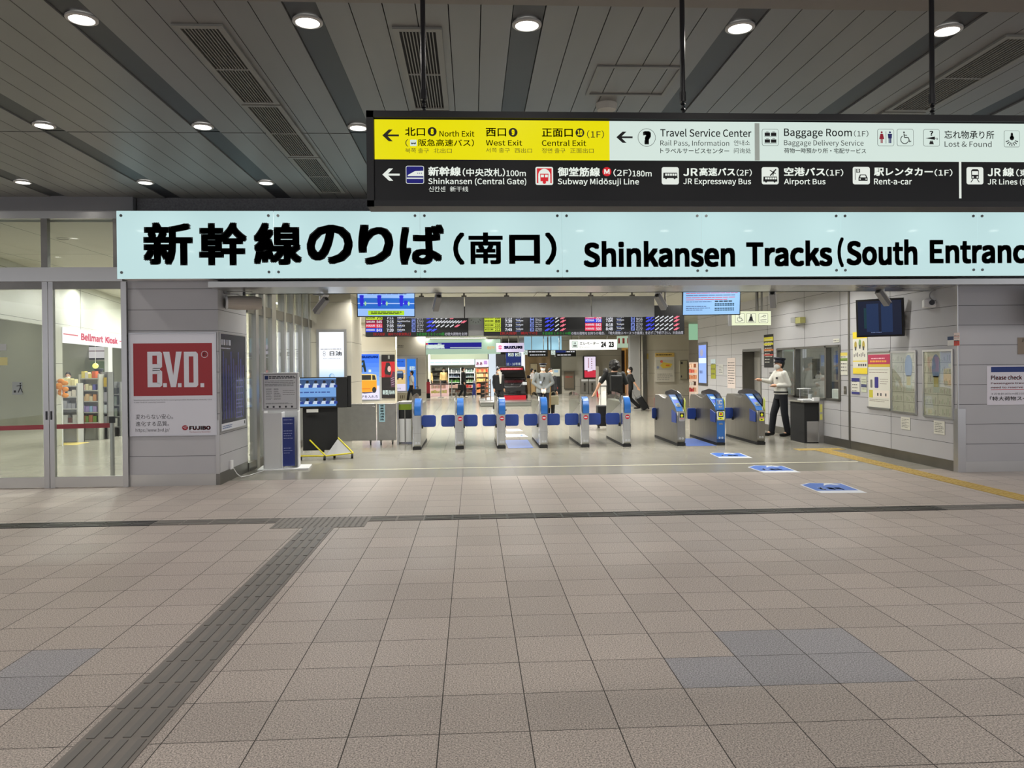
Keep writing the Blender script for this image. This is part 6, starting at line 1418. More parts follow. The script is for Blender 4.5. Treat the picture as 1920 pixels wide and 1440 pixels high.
# ---- hanging signs in the hall
def hsign(name, lab, px, Y, base, group=None, drop=True, d=.12, cat='sign'):
    P = PY(Y); a0, a1, b0, b1 = P.rect(*px); t = thing(name, lab, cat, ((a0 + a1) / 2, Y, b0), group)
    MB().box(a0, a1, Y + .005, Y + d, b0, b1, grey).build('box', t)
    if drop: MB().cyl((a0 + (a1 - a0) * .2, Y + .06, b1), (a0 + (a1 - a0) * .2, Y + .06, ZI), .02, darksteel).cyl((a0 + (a1 - a0) * .8, Y + .06, b1), (a0 + (a1 - a0) * .8, Y + .06, ZI), .02, darksteel).build('hanger_rod', t)
    return t, P, MB().quad(P, a0, a1, b0, b1, 0, base)
t, P, m = hsign('hanging_sign', 'white backlit Elevator sign with numbers 24 and 23', (1068, 636.5, 1157, 656), 30, lit(240, 240, 234, 1.05))
m.tpx(P, 'エレベーター', 1087, 641, 1123, 646.5, .002, ink, .02); m.tpx(P, 'Elevator', 1087, 648.5, 1106, 652.5, .002, inkb); m.tpx(P, '24', 1127, 641, 1136.5, 651, .002, ink, .02); m.tpx(P, '23', 1141.5, 641, 1151, 651, .002, ink, .02); I = Ic(m, P, 1072.5, 639.5, 1083.5, 652, .002); I.rr(gk, .12).rr(wht, .08, 1, .06); I.rect(.2, .8, .15, .45, gk, 2).rect(.3, .45, .55, .8, gk, 2).rect(.55, .7, .55, .8, gk, 2); m.build('face', t)
t, P, m = hsign('hanging_sign', 'lilac SUZUKI sign with a red S mark above the car', (930.5, 643, 982.5, 660), 33.5, lit(200, 190, 216, .95))
nv = paint(30, 20, 110, .5); m.tpx(P, 'SUZUKI', 944.5, 648.5, 979.5, 654, .002, nv, .03); I = Ic(m, P, 934, 647, 941.5, 655.5, .002); I.poly([(1, .75), (.5, 1), (0, .72), (.62, .42), (.5, .35), (.2, .5), (0, .35), (.5, 0), (1, .3), (.4, .62), (.5, .68), (.8, .6)], paint(206, 30, 60)); m.build('face', t)
t, P, m = hsign('hanging_sign', 'navy platform sign with white squares 25 and 26 left of the car top', (948.5, 661.5, 977.5, 686), 38, glow('navy_board', 30, 50, 120, .6))
m.qpx(P, 953, 662, 963, 668, .002, wht); m.qpx(P, 966, 662, 976, 668, .002, wht); m.tpx(P, '25', 954.5, 662.5, 961.5, 667.5, .004, ink, .01); m.tpx(P, '26', 967.5, 662.5, 974.5, 667.5, .004, ink, .01); m.tpx(P, '11・16号車', 950, 680, 976, 685, .002, wht); m.build('face', t)
for k, (x0, x1, n, x2, x3) in enumerate(((989.5, 1027, '26', 981, 989), (1041, 1080, '25', 1033.5, 1041))):
    t, P, m = hsign('led_sign', 'dark train display board with number %s at the end of the hall' % n, (x0, 656.5, x1, 668.5), 42, blackm, 'LED boards at the stair heads')
    m.qpx(P, x2, 657, x3, 665, .002, wht); m.tpx(P, n, x2 + 1.3, 658, x3 - 1.3, 664, .004, ink); m.greek(P, *P.rect(x0 + 2, 658, x1 - 2, 661), 1, .002, Wt, .6, k); m.greek(P, *P.rect(x0 + 4, 664, x1 - 3, 667), 1, .002, Wt, .6, k + 3)
    if n == '25': m.qpx(P, x0 + 1, 657, x0 + 20, 661, .003, glow('navy_board', 30, 50, 120, .6))
    m.build('face', t)
P = PY(43)
for (x0, x1, lb) in ((983, 1026, 'pale blue lit glass panel above the left stair display'), (1028.5, 1032, 'narrow pale blue lit strip between the stair displays'), (1034, 1053, 'pale blue lit glass panel above the right stair display')):
    a0, a1, b0, b1 = P.rect(x0, 634.5, x1, 656); tag(MB().box(a0, a1, 43, 43.1, b0, ZI - .001, lit(150, 196, 216, .85)).build('glass_panel'), lb, 'glass panel')
# accessible lane sign
t, P, m = hsign('hanging_sign', 'small backlit sign with wheelchair, pregnant person and stroller symbols', (1372, 583.5, 1445.5, 610), 14.2, lit(226, 232, 196, 1.0), d=.22)
m.qpx(P, 1366, 583, 1371, 611, -.002, grey)
for k, x in enumerate((1378.5, 1399.5, 1422.5)):
    I = Ic(m, P, x, 587.5, x + 17.5, 605.5, .002); I.rr(gk, .12).rr(lit(232, 236, 208, 1.0), .1, 1, .03)
    if k == 0: wheelchair(I, ink)
    elif k == 1: I.disc(.5, .82, .09, ink, 2).poly([(.38, .7), (.62, .7), (.7, .28), (.85, .2), (.2, .2), (.3, .4)], ink, 2).rect(.15, .85, .1, .15, ink, 2)
    else: I.line((.2, .6), (.8, .8), .04, gk, 2).line((.15, .3), (.85, .35), .04, gk, 2).line((.2, .18), (.8, .18), .04, gk, 2).ring(.6, .7, .14, .03, gk, 2)
m.build('face', t)
MB().cyl((P.px(1423, 590)[0], 14.3, P.px(1423, 583)[1]), (P.px(1423, 590)[0], 14.3, ZI), .03, darksteel).build('hanger_post', t)
# green band over the souvenir shop and TER sign
P = PY(30.4)
def flat(name, lab, px, Y, mat, d=.06, cat=None, extra=None, group=None, base=None):
    P = PY(Y); a0, a1, b0, b1 = P.rect(*px); m = MB().box(a0, a1, Y, Y + d, b0, b1, mat); PP = PY(Y - .003)
    if extra: extra(m, PP, a0, a1, b0, b1)
    return tag(m.build(name), lab, cat or name.replace('_', ' '), group)
flat('shop_fascia', 'pale green lit fascia over the souvenir shop', (1275, 597, 1309, 637.5), 31, lit(150, 196, 160, .85), cat='shop sign')
flat('shop_fascia', 'pale green sign with faint red letters above the amber doorway', (1157, 630, 1190, 652), 36, lit(176, 196, 172, .8), cat='shop sign', extra=lambda m, P, a0, a1, b0, b1: m.greek(P, a0 + .05, a1 - .2, b0 + .15, b1 - .05, 1, 0, paint(180, 70, 70), .7))
# wall mounted things at the end of the hall
def frame_x(m, P, a0, a1, b0, b1, c, t=.03):
    for (p, q, r, s) in ((a0, a1, b1 - t, b1), (a0, a1, b0, b0 + t), (a0, a0 + t, b0, b1), (a1 - t, a1, b0, b1)): m.quad(P, p, q, r, s, .002, c)
def pinkposter(m, P, a0, a1, b0, b1):
    h = b1 - b0; w = a1 - a0; m.poly(P, [(a0 + .04, b0 + .04), (a1 - .04, b0 + .04), (a1 - .04, b0 + h * .36), (a0 + w * .35, b0 + h * .30), (a0 + .04, b0 + h * .36)], .002, lit(206, 50, 70, .95)); m.quad(P, a0 + .04, a1 - .04, b0 + h * .36, b1 - .04, .001, lit(230, 216, 236, 1.0)); m.quad(P, a0 + w * .3, a0 + w * .7, b0 + h * .28, b0 + h * .37, .001, lit(230, 216, 236, 1.0))
    for k in range(5): m.quad(P, a0 + w * .34, a0 + w * .42, b1 - h * (.16 + .09 * k), b1 - h * (.11 + .09 * k), .004, paint(200, 60, 90)); m.quad(P, a0 + w * .60, a0 + w * .67, b1 - h * (.16 + .1 * k), b1 - h * (.12 + .1 * k), .004, paint(120, 40, 60))
flat('lightbox', 'pink and red lightbox poster above the recycling bins', (1094.5, 667.5, 1118, 709), 44.6, blackm, .39, 'lightbox', pinkposter)
for k, x in enumerate((1090, 1104)):
    flat('recycling_bin', ('left' if k == 0 else 'right') + ' steel recycling bin of the pair under the pink poster', (x, 711, x + 13, 738), 44.2, steel, .5, 'bin', lambda m, P, a0, a1, b0, b1: (m.quad(P, a0, a1, b1 - .12, b1, .001, white), m.quad(P, a0 + .14, a1 - .14, b0 + .12, b1 - .2, .001, darksteel), m.quad(P, a0 + .18, a1 - .18, b1 - .34, b1 - .24, .002, blackm)), 'steel recycling bins')
flat('service_hatch', 'brownish steel hatch with red letters on the beige end wall', (1057.5, 696, 1077, 729), 44.9, M_('hatch_brown', srgb(130, 116, 98), .4), .1, 'hatch', lambda m, P, a0, a1, b0, b1: (frame_x(m, P, a0, a1, b0, b1, darksteel, .03), m.greek(P, a0 + .1, a1 - .1, b1 - .4, b1 - .28, 1, .003, paint(190, 60, 50), .8)))
flat('framed_picture', 'pale framed picture on the brown wall', (993.5, 681, 1008, 700), 44.9, paint(176, 160, 130), .06, 'picture', lambda m, P, a0, a1, b0, b1: (frame_x(m, P, a0, a1, b0, b1, paint(90, 70, 50), .03), m.disc(P, (a0 + a1) / 2 + .08, b0 + .15, .07, .003, ink)))
flat('magazine_rack', 'dark leaflet rack with a white top by the glazed doorway', (1036, 692, 1050, 739.3), 44.3, blackm, .4, 'rack', lambda m, P, a0, a1, b0, b1: (m.quad(P, a0, a1, b1 - .42, b1, .002, paint(196, 196, 184)), m.quad(P, a0 + .1, a1 - .1, b1 - .2, b1 - .05, .003, lit(150, 180, 200, .8)), [m.quad(P, a0 + .05 + .1 * k, a0 + .11 + .1 * k, b0 + .3, b0 + .42, .003, paint(170, 70 + 20 * (k % 2), 60)) for k in range(3)]))
p = at(1042, 700, 28)
# counter panel by the guard
flat('partition', 'narrow brown upright panel right of the guard', (1027, 708, 1033, 765), 24.6, paint(140, 112, 72, .5), .5, 'partition'); flat('partition', 'narrow brown upright panel left of the guard', (996, 711, 1003, 741), 34, paint(146, 120, 80, .5), .5, 'partition')
def mapposter(m, P, a0, a1, b0, b1):
    h = b1 - b0; w = a1 - a0; m.quad(P, a0, a1, b1 - h * .14, b1, .002, paint(214, 180, 100)); m.quad(P, a0 + w * .06, a1 - w * .06, b0 + h * .42, b0 + h * .76, .002, paint(196, 192, 178)); 
    m.poly(P, [(a0 + w * .25, b0 + h * .56), (a0 + w * .4, b0 + h * .68), (a1 - w * .1, b0 + h * .62), (a1 - w * .2, b0 + h * .50), (a0 + w * .4, b0 + h * .46)], .004, paint(226, 196, 80)); m.disc(P, a0 + w * .33, b0 + h * .7, w * .07, .005, paint(220, 100, 80)); m.quad(P, a0 + w * .55, a0 + w * .75, b0 + h * .54, b0 + h * .59, .005, paint(226, 130, 50)); m.disc(P, a0 + w * .14, b0 + h * .5, w * .07, .005, paint(150, 160, 190))
    m.greek(P, a0 + w * .06, a0 + w * .9, b1 - h * .09, b1 - h * .05, 1, .004, ink, .8); m.greek(P, a0 + w * .1, a0 + w * .9, b0 + h * .05, b0 + h * .3, 4, .004, paint(180, 176, 168), .5)
flat('poster', 'yellow topped map poster on the beige wall section', (1228.5, 661.5, 1264.5, 716), 29.95, paint(214, 208, 196), .03, 'poster', mapposter)
flat('notice', 'tall narrow notice with a yellow top near the dark post', (1207.5, 663, 1216, 715.5), 29.95, paint(208, 206, 200), .03, 'notice', lambda m, P, a0, a1, b0, b1: (m.quad(P, a0, a1, b1 - .22, b1, .002, paint(214, 190, 110)), m.greek(P, a0 + .04, a1 - .03, b0 + .1, b1 - .3, 7, .002, paint(140, 140, 140), .35)))
flat('wall_cabinet', 'small beige access cabinet right of the map poster', (1275.5, 676, 1289, 711.5), 29.93, paint(178, 172, 146), .06, 'cabinet', lambda m, P, a0, a1, b0, b1: (frame_x(m, P, a0, a1, b0, b1, paint(130, 124, 104), .02), m.quad(P, a0 + .02, a0 + .1, b1 - .14, b1 - .05, .003, inkb), m.quad(P, a0 + .02, a0 + .07, b0 + .08, b0 + .16, .003, inkb)))
p = fl(1205, 757); MBx = MB().cyl((p.x, 29.7, 0), (p.x, 29.7, .36), .11, paint(190, 20, 36, .35), 20).cyl((p.x, 29.7, .36), (p.x, 29.7, .40), .11, paint(190, 20, 36, .35), 20, .03)
tag(MBx.build('fire_extinguisher', smooth=True), 'red fire extinguisher stand at the foot of the dark post', 'fire extinguisher')
p = at(1122, 740, 40); t = thing('fire_extinguisher', 'red fire extinguisher beside the white post, behind the travellers', 'fire extinguisher', (p.x, 40, 0)); MB().lathe((p.x, 40, 0), [(0.001, 0), (.10, 0), (.10, .36), (.04, .45), (0.001, .47)], paint(190, 26, 36, .35), 16).build('cylinder', t, smooth=True); MB().box(p.x - .05, p.x + .05, 39.97, 40.03, .47, .52, black).build('handle', t)
tag(MB().box(p.x - .06, p.x + .08, 40.3, 40.4, 0, 1.6, paint(206, 198, 186)).build('post'), 'pale upright post with small letters behind the travellers', 'post')
flat('light_box_small', 'small pale blue lit box over the amber doorway', (1179, 653.5, 1190, 662.5), 44.75, lit(190, 216, 230, 1.0), .2, 'lamp')
flat('curtain', 'dark curtain at the left of the amber doorway', (1166, 657, 1171.5, 738), 44.6, paint(50, 36, 34, .8), .1, 'curtain')
flat('door_frame_panel', 'orange wood strip beside the dark curtain', (1174, 655, 1180, 738), 44.7, paint(206, 156, 84, .5), .1, 'door frame')
# beige walls: arrow marks and low bench box
PA = PY(28.48)
def arr(P, x0, y0, x1, y1, lab, extra=True):
    m = MB(); I = Ic(m, P, x0, y0, x0 + (y1 - y0), y1, .004); I.line((.95, .05), (.1, .9), .14, ink).rect(.05, .6, .82, .95, ink).rect(.05, .18, .4, .95, ink)
    if extra: a0, a1, b0, b1 = P.rect(x0 + (y1 - y0) + 2, y0, x1, y1); m.greek(P, a0, a1, b0, b0 + (b1 - b0) * .8, 2, .004, ink, .4)
    tag(m.build('wall_sign'), lab, 'wall sign')
arr(PA, 671.5, 624.5, 688, 631, 'black up-left arrow mark high on the beige poster wall'); arr(PY(37.48), 732, 646, 757, 652, 'small black arrow mark left of the kiosk sign')
flat('low_cabinet', 'low beige cabinet with a brown plate at the foot of the far posters', (743, 736.5, 766, 751.2), 36.9, paint(176, 166, 142), .5, 'cabinet', lambda m, P, a0, a1, b0, b1: m.greek(P, a0 + .18, a1 - .12, b0 + .1, b1 - .12, 1, .003, paint(100, 86, 60), 1.0))
# posters: SUZUKI orange car, red woman, jeep, blue
def p_orange(m, P, a0, a1, b0, b1):
    w, h = a1 - a0, b1 - b0; q = lambda u, v: (a0 + u * w, b0 + v * h)
    for k in range(8): m.quad(P, a0, a1, b0 + h * (.22 + .0975 * k), b0 + h * (.22 + .0975 * (k + 1)), .001, lit(150 - 15 * k, 190 - 12 * k, 236, 1.0))
    m.quad(P, a0, a1, b0, b0 + h * .30, .0015, lit(220, 216, 244, 1.0))
    m.text(P, 'SUZUKI', a0 + w * .15, a1 - w * .04, b0 + h * .91, b0 + h * .965, .003, lit(20, 60, 150, .9), .03)
    for pts in ([(.05, .85), (.30, .87), (.40, .62), (.31, .60), (.24, .72), (.20, .71), (.20, .60), (.12, .59)],): m.poly(P, [q(*p) for p in pts], .003, lit(20, 40, 44, .8))
    m.poly(P, [q(.15, .80), q(.25, .82), q(.24, .76), q(.16, .75)], .0045, lit(60, 130, 220, 1.0)); m.quad(P, a0 + w * .5, a0 + w * .62, b0 + h * .6, b0 + h * .66, .003, wht)
    og = lit(244, 160, 40, 1.0); ogd = lit(220, 120, 30, 1.0); yw_ = lit(250, 210, 120, 1.0)
    m.poly(P, [q(.0, .19), q(.0, .5), q(.06, .56), q(.62, .56), q(.84, .54), q(.88, .42), q(.88, .22), q(.7, .17), q(.2, .16)], .004, og); m.poly(P, [q(.0, .42), q(.06, .56), q(.62, .56), q(.86, .545), q(.88, .42)], .005, yw_)
    m.poly(P, [q(.05, .43), q(.12, .54), q(.62, .54), q(.62, .43)], .006, blackm); m.poly(P, [q(.67, .43), q(.67, .54), q(.80, .53), q(.85, .43)], .006, blackm); m.quad(P, a0 + w * .04, a0 + w * .58, b0 + h * .225, b0 + h * .245, .006, ogd)
    m.disc(P, *q(.76, .21), w * .10, .007, blackm, 18, h * .065); m.disc(P, *q(.26, .165), w * .05, .0035, blackm, 12, h * .02); m.poly(P, [q(0, .15), q(.3, .13), q(.8, .15), q(.6, .17), q(0, .165)], .002, lit(90, 90, 120, .9))
    m.text(P, 'アを入れろ', a0 + w * .14, a0 + w * .92, b0 + h * .03, b0 + h * .095, .003, inkb, .01)
flat('poster', 'bright SUZUKI poster with an orange car under a blue sky', (671.5, 664, 711, 749), 28.42, lit(150, 190, 240, 1.0), .05, 'lightbox', p_orange, 'lit car posters left of the kiosk')
def p_red(m, P, a0, a1, b0, b1):
    w, h = a1 - a0, b1 - b0; q = lambda u, v: (a0 + u * w, b0 + v * h)
    m.quad(P, a0, a1, b0 + h * .48, b0 + h * .84, .001, lit(196, 36, 44, 1.0)); m.poly(P, [q(.3, .5), q(.22, .62), q(.35, .82), q(.6, .82), q(.7, .72), q(.72, .56), q(.6, .5)], .002, blackm); m.disc(P, *q(.58, .67), w * .13, .003, lit(220, 180, 170, 1.0), 16, h * .07)
    m.poly(P, [q(.2, .48), q(.3, .55), q(.6, .53), q(.8, .48)], .0035, lit(150, 30, 40, .9)); m.poly(P, [q(.7, .25), q(.66, .45), q(.85, .62), q(1, .6), q(1, .25)], .003, lit(96, 60, 80, .8))
    for k in range(4): m.line(P, q(.72, .30 + .05 * k), q(.95, .33 + .05 * k), w * .03, .0045, lit(190, 170, 190, .8))
    m.text(P, '新型/BAN', a0 + w * .07, a1 - w * .03, b0 + h * .07, b0 + h * .19, .003, wht, .02); m.quad(P, a0 + w * .5, a0 + w * .62, b0 + h * .9, b0 + h * .98, .002, lit(170, 170, 160, .7))
flat('poster', 'dark and red poster with a long haired figure next to the orange car poster', (715.5, 665, 740.5, 746.5), 28.42, M_('poster_black', srgb(26, 22, 26), .3), .05, 'lightbox', p_red, 'lit car posters left of the kiosk')
def p_jeep(m, P, a0, a1, b0, b1):
    w, h = a1 - a0, b1 - b0; q = lambda u, v: (a0 + u * w, b0 + v * h)
    m.quad(P, a0, a1, b0 + h * .75, b1, .001, lit(50, 110, 220, 1.0)); m.poly(P, [q(0, .65), q(0, .85), q(.3, .68), q(1, .66), q(1, .55), q(0, .55)], .0015, lit(236, 190, 130, 1.0)); m.quad(P, a0, a1, b0 + h * .22, b0 + h * .52, .001, lit(220, 190, 130, 1.0)); m.quad(P, a0, a1, b0, b0 + h * .22, .001, lit(222, 214, 236, 1.0))
    m.poly(P, [q(.08, .40), q(.08, .55), q(.14, .63), q(.7, .63), q(.8, .55), q(.8, .40)], .003, lit(50, 70, 100, .8)); m.quad(P, a0 + w * .14, a0 + w * .7, b0 + h * .55, b0 + h * .61, .004, lit(150, 180, 210, .8)); m.disc(P, *q(.2, .39), w * .08, .004, blackm, 12, h * .04); m.disc(P, *q(.66, .39), w * .08, .004, blackm, 12, h * .04)
    m.text(P, 'エら', a0 + w * .1, a0 + w * .5, b0 + h * .05, b0 + h * .1, .003, inkb, .01); m.greek(P, a0 + w * .1, a0 + w * .9, b0 + h * .9, b0 + h * .94, 1, .003, lit(40, 80, 180, .9), .8)
flat('poster', 'poster with a blue off-road car on sand below a blue sky', (742.5, 673, 760, 733), 37.42, lit(200, 210, 240, 1.0), .05, 'lightbox', p_jeep, 'lit car posters left of the kiosk')
flat('poster', 'plain blue poster behind the man in white shirt', (763.5, 673, 779.5, 733), 37.42, lit(44, 120, 216, 1.0), .05, 'lightbox', lambda m, P, a0, a1, b0, b1: (m.text(P, '新型S', a0 + .12, a1 - .02, b0 + 1.0, b0 + 1.2, .003, wht, .02), m.quad(P, a0 + .08, a0 + .32, b0 + .5, b0 + .72, .003, blackm), m.text(P, '大', a0 + .12, a0 + .3, b0 + .1, b0 + .3, .003, wht, .02)), 'lit car posters left of the kiosk')
flat('post', 'thin dark post at the edge of the far poster wall', (781.5, 671, 783.2, 751.5), 37.3, darksteel, .08, 'post')
flat('post', 'pale edge strip between the near and far poster walls', (741, 656, 743, 757), 28.3, paint(196, 190, 168), .1, 'post')

# ---- kiosk
YK = 42.0; PK = PY(YK)
def kx(x): return PK.px(x, 700)[0]
def kz(y): return PK.px(860, y)[1]
t = thing('shop_sign', 'blue Kiosk sign band on a pale green lit fascia', 'shop sign', (kx(850), YK, kz(664)))
MB().box(kx(765), kx(939), YK, YK + .3, kz(664), kz(636.5), lit(176, 204, 180, .85)).build('fascia', t)
P = PY(YK - .01); m = MB().qpx(P, 768, 642.5, 903, 654, .0, glow('kiosk_blue', 16, 16, 140, .9)); m.qpx(P, 844, 651, 903, 652.3, .003, wht); m.qpx(P, 768, 652, 774.5, 653.2, .003, wht); m.tpx(P, 'Kiosk', 785, 644, 834, 653.8, .003, wht, .045); m.qpx(P, 798.5, 643.5, 802, 646.5, .005, lit(210, 40, 60, .9)); m.tpx(P, 'OSTY', 913.5, 649.5, 927.5, 655, .003, lit(220, 170, 80, 1.0), .01); m.build('lettering', t)
shopm = paint(206, 204, 190, .5)
MBk = MB().box(kx(768), kx(798.5), YK + .3, YK + .6, 0, kz(664), wallw).box(kx(798.5), kx(798.5) + .1, YK + .3, 47.5, 0, ZI, shopm).box(kx(798.5), kx(917), 47.5, 47.7, 0, ZI, shopm).box(kx(917), kx(930), YK + .1, YK + .5, 0, kz(664), lit(214, 226, 236, 1.0))
struct('wall_kiosk', MBk, 'walls and bright pillar of the kiosk')
struct('wall_kiosk', MB().box(kx(798), kx(917), 45.0, 45.1, kz(673.5) * 0 + PY(45).px(860, 674)[1], ZI, lit(190, 200, 170, .75)), 'lit upper band inside the kiosk')
P45b = PY(44.9)
flat('menu_fascia', 'white cyan lit fascia strip inside the kiosk', (799.5, 674, 889.5, 684.5), 44.8, lit(222, 244, 246, 1.05), .1, 'shop sign', lambda m, P, a0, a1, b0, b1: m.greek(P, a0 + .1, a1 - .1, b0 + .08, b1 - .1, 1, .003, lit(170, 210, 220, .9), .3))
flat('menu_fascia', 'pink lit panel with red characters inside the kiosk', (891, 674, 916, 688), 44.8, lit(232, 220, 246, 1.05), .1, 'shop sign', lambda m, P, a0, a1, b0, b1: (m.text(P, 'あ', a0 + .06, a0 + .22, b0 + .1, b0 + .3, .003, paint(220, 80, 100), .02), m.text(P, 'あ', a0 + .26, a0 + .42, b0 + .1, b0 + .3, .003, paint(220, 80, 100), .02), m.quad(P, a0 + .5, a0 + .7, b0 + .15, b0 + .36, .003, paint(130, 100, 150))))
t = tube_light((kx(800) + kx(915)) / 2, 43.6, ZI - .01, 3.2, 'x', 'tube light inside the kiosk', 300)
RK = random.Random(11)
def shelf_unit(name, lab, x0, x1, Y, zt, levels, depth, body, goods, group, glab, kind_='box', gh=(.10, .2), gw=.12, back=None, lit_=False, P=None, cat='shelf'):
    t = thing(name, lab, cat, ((x0 + x1) / 2, Y, 0)); m = MB().box(x0, x0 + .03, Y, Y + depth, 0, zt, body).box(x1 - .03, x1, Y, Y + depth, 0, zt, body).box(x0, x1, Y + depth - .03, Y + depth, 0, zt, back or body); m.build('frame', t)
    for z in levels: MB().box(x0 + .03, x1 - .03, Y, Y + depth - .03, z - .025, z, body).build('shelf_board', t)
    for j, z in enumerate(levels):
        x = x0 + .05
        while x < x1 - gw:
            w = gw * RK.uniform(.75, 1.0); h = RK.uniform(*gh); c = RK.choice(goods if not isinstance(goods[0], list) else goods[j % len(goods)]); mt = paint(*c, .45); mm = MB()
            if kind_ == 'bottle': mm.lathe((x + w / 2, Y + .1, z), [(.001, 0), (w * .42, 0), (w * .42, h * .62), (w * .16, h * .82), (w * .16, h), (.001, h)], mt, 8)
            else: mm.box(x, x + w, Y + .03, Y + .03 + depth * .5, z, z + h, mt)
            tag(mm.build('bottle' if kind_ == 'bottle' else 'product_box', base=(x + w / 2, Y + .1, z)), glab, 'bottle' if kind_ == 'bottle' else 'goods', group); x += w + gw * .12
    return t
def z45(y, Y=44.5): return PY(Y).px(860, y)[1]
def x45(x, Y=44.5): return PY(Y).px(x, 700)[0]
shelf_unit('cooler', 'white framed drinks cooler behind the suited man in the kiosk', x45(840.5), x45(864), 44.5, z45(690), [z45(731), z45(717), z45(707), z45(699)], .6, white, [[(90, 120, 70), (110, 150, 80), (60, 110, 60)], [(70, 130, 60), (100, 150, 70)], [(80, 90, 120), (60, 70, 90), (130, 140, 160)], [(90, 90, 90), (150, 150, 150), (60, 60, 64)]], 'drinks in the left kiosk cooler', 'small bottle on a shelf of the left kiosk cooler', 'bottle', (.15, .22), .10, M_('cooler_back', srgb(60, 66, 66), .5), cat='cooler')
shelf_unit('cooler', 'second drinks cooler right of the suited man in the kiosk', x45(866), x45(890), 44.5, z45(690), [z45(731), z45(717), z45(707), z45(699)], .6, white, [[(90, 110, 130), (140, 150, 90)], [(120, 160, 120), (160, 180, 150)], [(90, 110, 110), (110, 130, 120)], [(130, 150, 140), (160, 170, 160)]], 'drinks in the right kiosk cooler', 'small bottle on a shelf of the right kiosk cooler', 'bottle', (.15, .22), .10, M_('cooler_back', srgb(60, 66, 66), .5), cat='cooler')
shelf_unit('display_shelf', 'shelf of red and orange goods beside the bright kiosk pillar', x45(892), x45(915.5), 44.5, z45(690), [z45(736), z45(726), z45(716), z45(707), z45(698)], .5, paint(196, 160, 120), [[(230, 150, 90), (220, 110, 70)], [(226, 120, 90), (210, 70, 50)], [(236, 210, 130), (226, 190, 110)], [(190, 130, 80), (236, 200, 150)], [(220, 90, 60), (200, 60, 40), (240, 150, 90)]], 'goods on the orange kiosk shelf', 'coloured packet on the red and orange kiosk shelf', 'box', (.14, .22), .13)
shelf_unit('display_shelf', 'grey back shelf with small goods behind the kiosk clerks', x45(800), x45(839), 46.4, z45(684, 46.4), [z45(712, 46.4), z45(703, 46.4), z45(694, 46.4)], .4, paint(176, 172, 164), [[(110, 110, 110), (60, 60, 64), (160, 150, 140)], [(70, 70, 74), (190, 180, 170), (120, 100, 90)], [(200, 196, 190), (150, 150, 150), (90, 90, 90)]], 'goods behind the kiosk clerks', 'small packet on the grey shelf behind the clerks', 'box', (.1, .2), .16)
shelf_unit('display_case', 'pink lit counter case at the front of the kiosk', x45(806, 43.2), x45(840, 43.2), 43.2, z45(720.5, 43.2), [z45(737, 43.2), z45(728, 43.2)], .6, lit(240, 200, 190, .8), [[(230, 220, 150), (216, 206, 130), (240, 230, 190)], [(236, 190, 180), (240, 214, 200)]], 'goods in the kiosk counter case', 'pale packet inside the pink counter case', 'box', (.12, .2), .15, cat='display case')
m = MB().box(x45(806, 43.2) - .02, x45(840, 43.2) + .02, 43.18, 43.8, z45(721, 43.2), z45(719.5, 43.2), paint(60, 40, 40)); tag(m.build('counter_top'), 'dark top of the pink lit kiosk counter', 'counter')
shelf_unit('display_shelf', 'low stand of red packets right of the kiosk counter', x45(841, 43.6), x45(888, 43.6), 43.6, z45(722, 43.6), [z45(736, 43.6), z45(727, 43.6)], .4, paint(200, 190, 180), [[(150, 150, 150), (120, 90, 80)], [(210, 60, 60), (230, 110, 100), (240, 200, 190)]], 'red packets on the low kiosk stand', 'red or grey packet on the low kiosk stand', 'box', (.12, .2), .16)
for px_, lb in ((804, 'clerk in beige uniform at the left end of the kiosk counter'), (832, 'clerk in beige uniform near the drinks cooler')):
    p = at(px_, 700, 45.2); t, A, hv = person(lb, H=1.56, top=(196, 168, 110), bottom=(24, 24, 26), fingers=False, mask=True); place(t, (p.x, 45.2, 0), .2)
for k, px_ in enumerate((826.5, 847)):
    p = at(px_, 730, 41.2); t = thing('barrier_post', 'slim steel barrier post before the kiosk, ' + ('left' if k == 0 else 'right') + ' of the two', 'barrier post', (p.x, 41.2, 0), 'steel posts before the kiosk'); MB().cyl((p.x, 41.2, .02), (p.x, 41.2, .95), .028, steel).build('pole', t); MB().cyl((p.x, 41.2, 0), (p.x, 41.2, .025), .16, steel, 20).build('base', t)
p = at(803, 725, 40.8); t = thing('stand_sign', 'red standing banner at the left front of the kiosk', 'sign', (p.x, 40.8, 0)); MB().box(p.x - .09, p.x + .09, 40.8, 40.84, .25, .85, paint(190, 60, 76)).build('panel', t); MB().box(p.x - .1, p.x + .1, 40.7, 40.95, 0, .25, blackm).cyl((p.x, 40.83, .85), (p.x, 40.83, 1.0), .05, blackm).build('base', t)
p = at(889, 725, 41.0); t = thing('stand_sign', 'narrow blue and white standing panel right of the suited man', 'sign', (p.x, 41, 0)); MB().box(p.x - .07, p.x + .07, 41, 41.04, .12, .75, paint(50, 60, 140)).build('panel', t); MB().ball((p.x, 41.02, .84), .08, paint(190, 190, 200), 12, 8, (1, .4, 1)).build('round_top', t); MB().box(p.x - .1, p.x - .06, 40.9, 41.1, 0, .4, paint(50, 60, 140)).box(p.x + .06, p.x + .1, 40.9, 41.1, 0, .4, paint(50, 60, 140)).build('leg', t)
shelf_unit('display_shelf', 'narrow rack of yellow and orange goods left of the kiosk', at(788, 700, 40.5).x, at(797, 700, 40.5).x, 40.5, 1.2, [.06, .32, .62, .9], .3, paint(190, 180, 160), [[(224, 214, 40)], [(226, 120, 100), (230, 140, 120)], [(236, 110, 30)], [(190, 190, 110), (160, 160, 90)]], 'goods on the rack left of the kiosk', 'yellow or orange packet on the narrow rack', 'box', (.16, .24), .12)
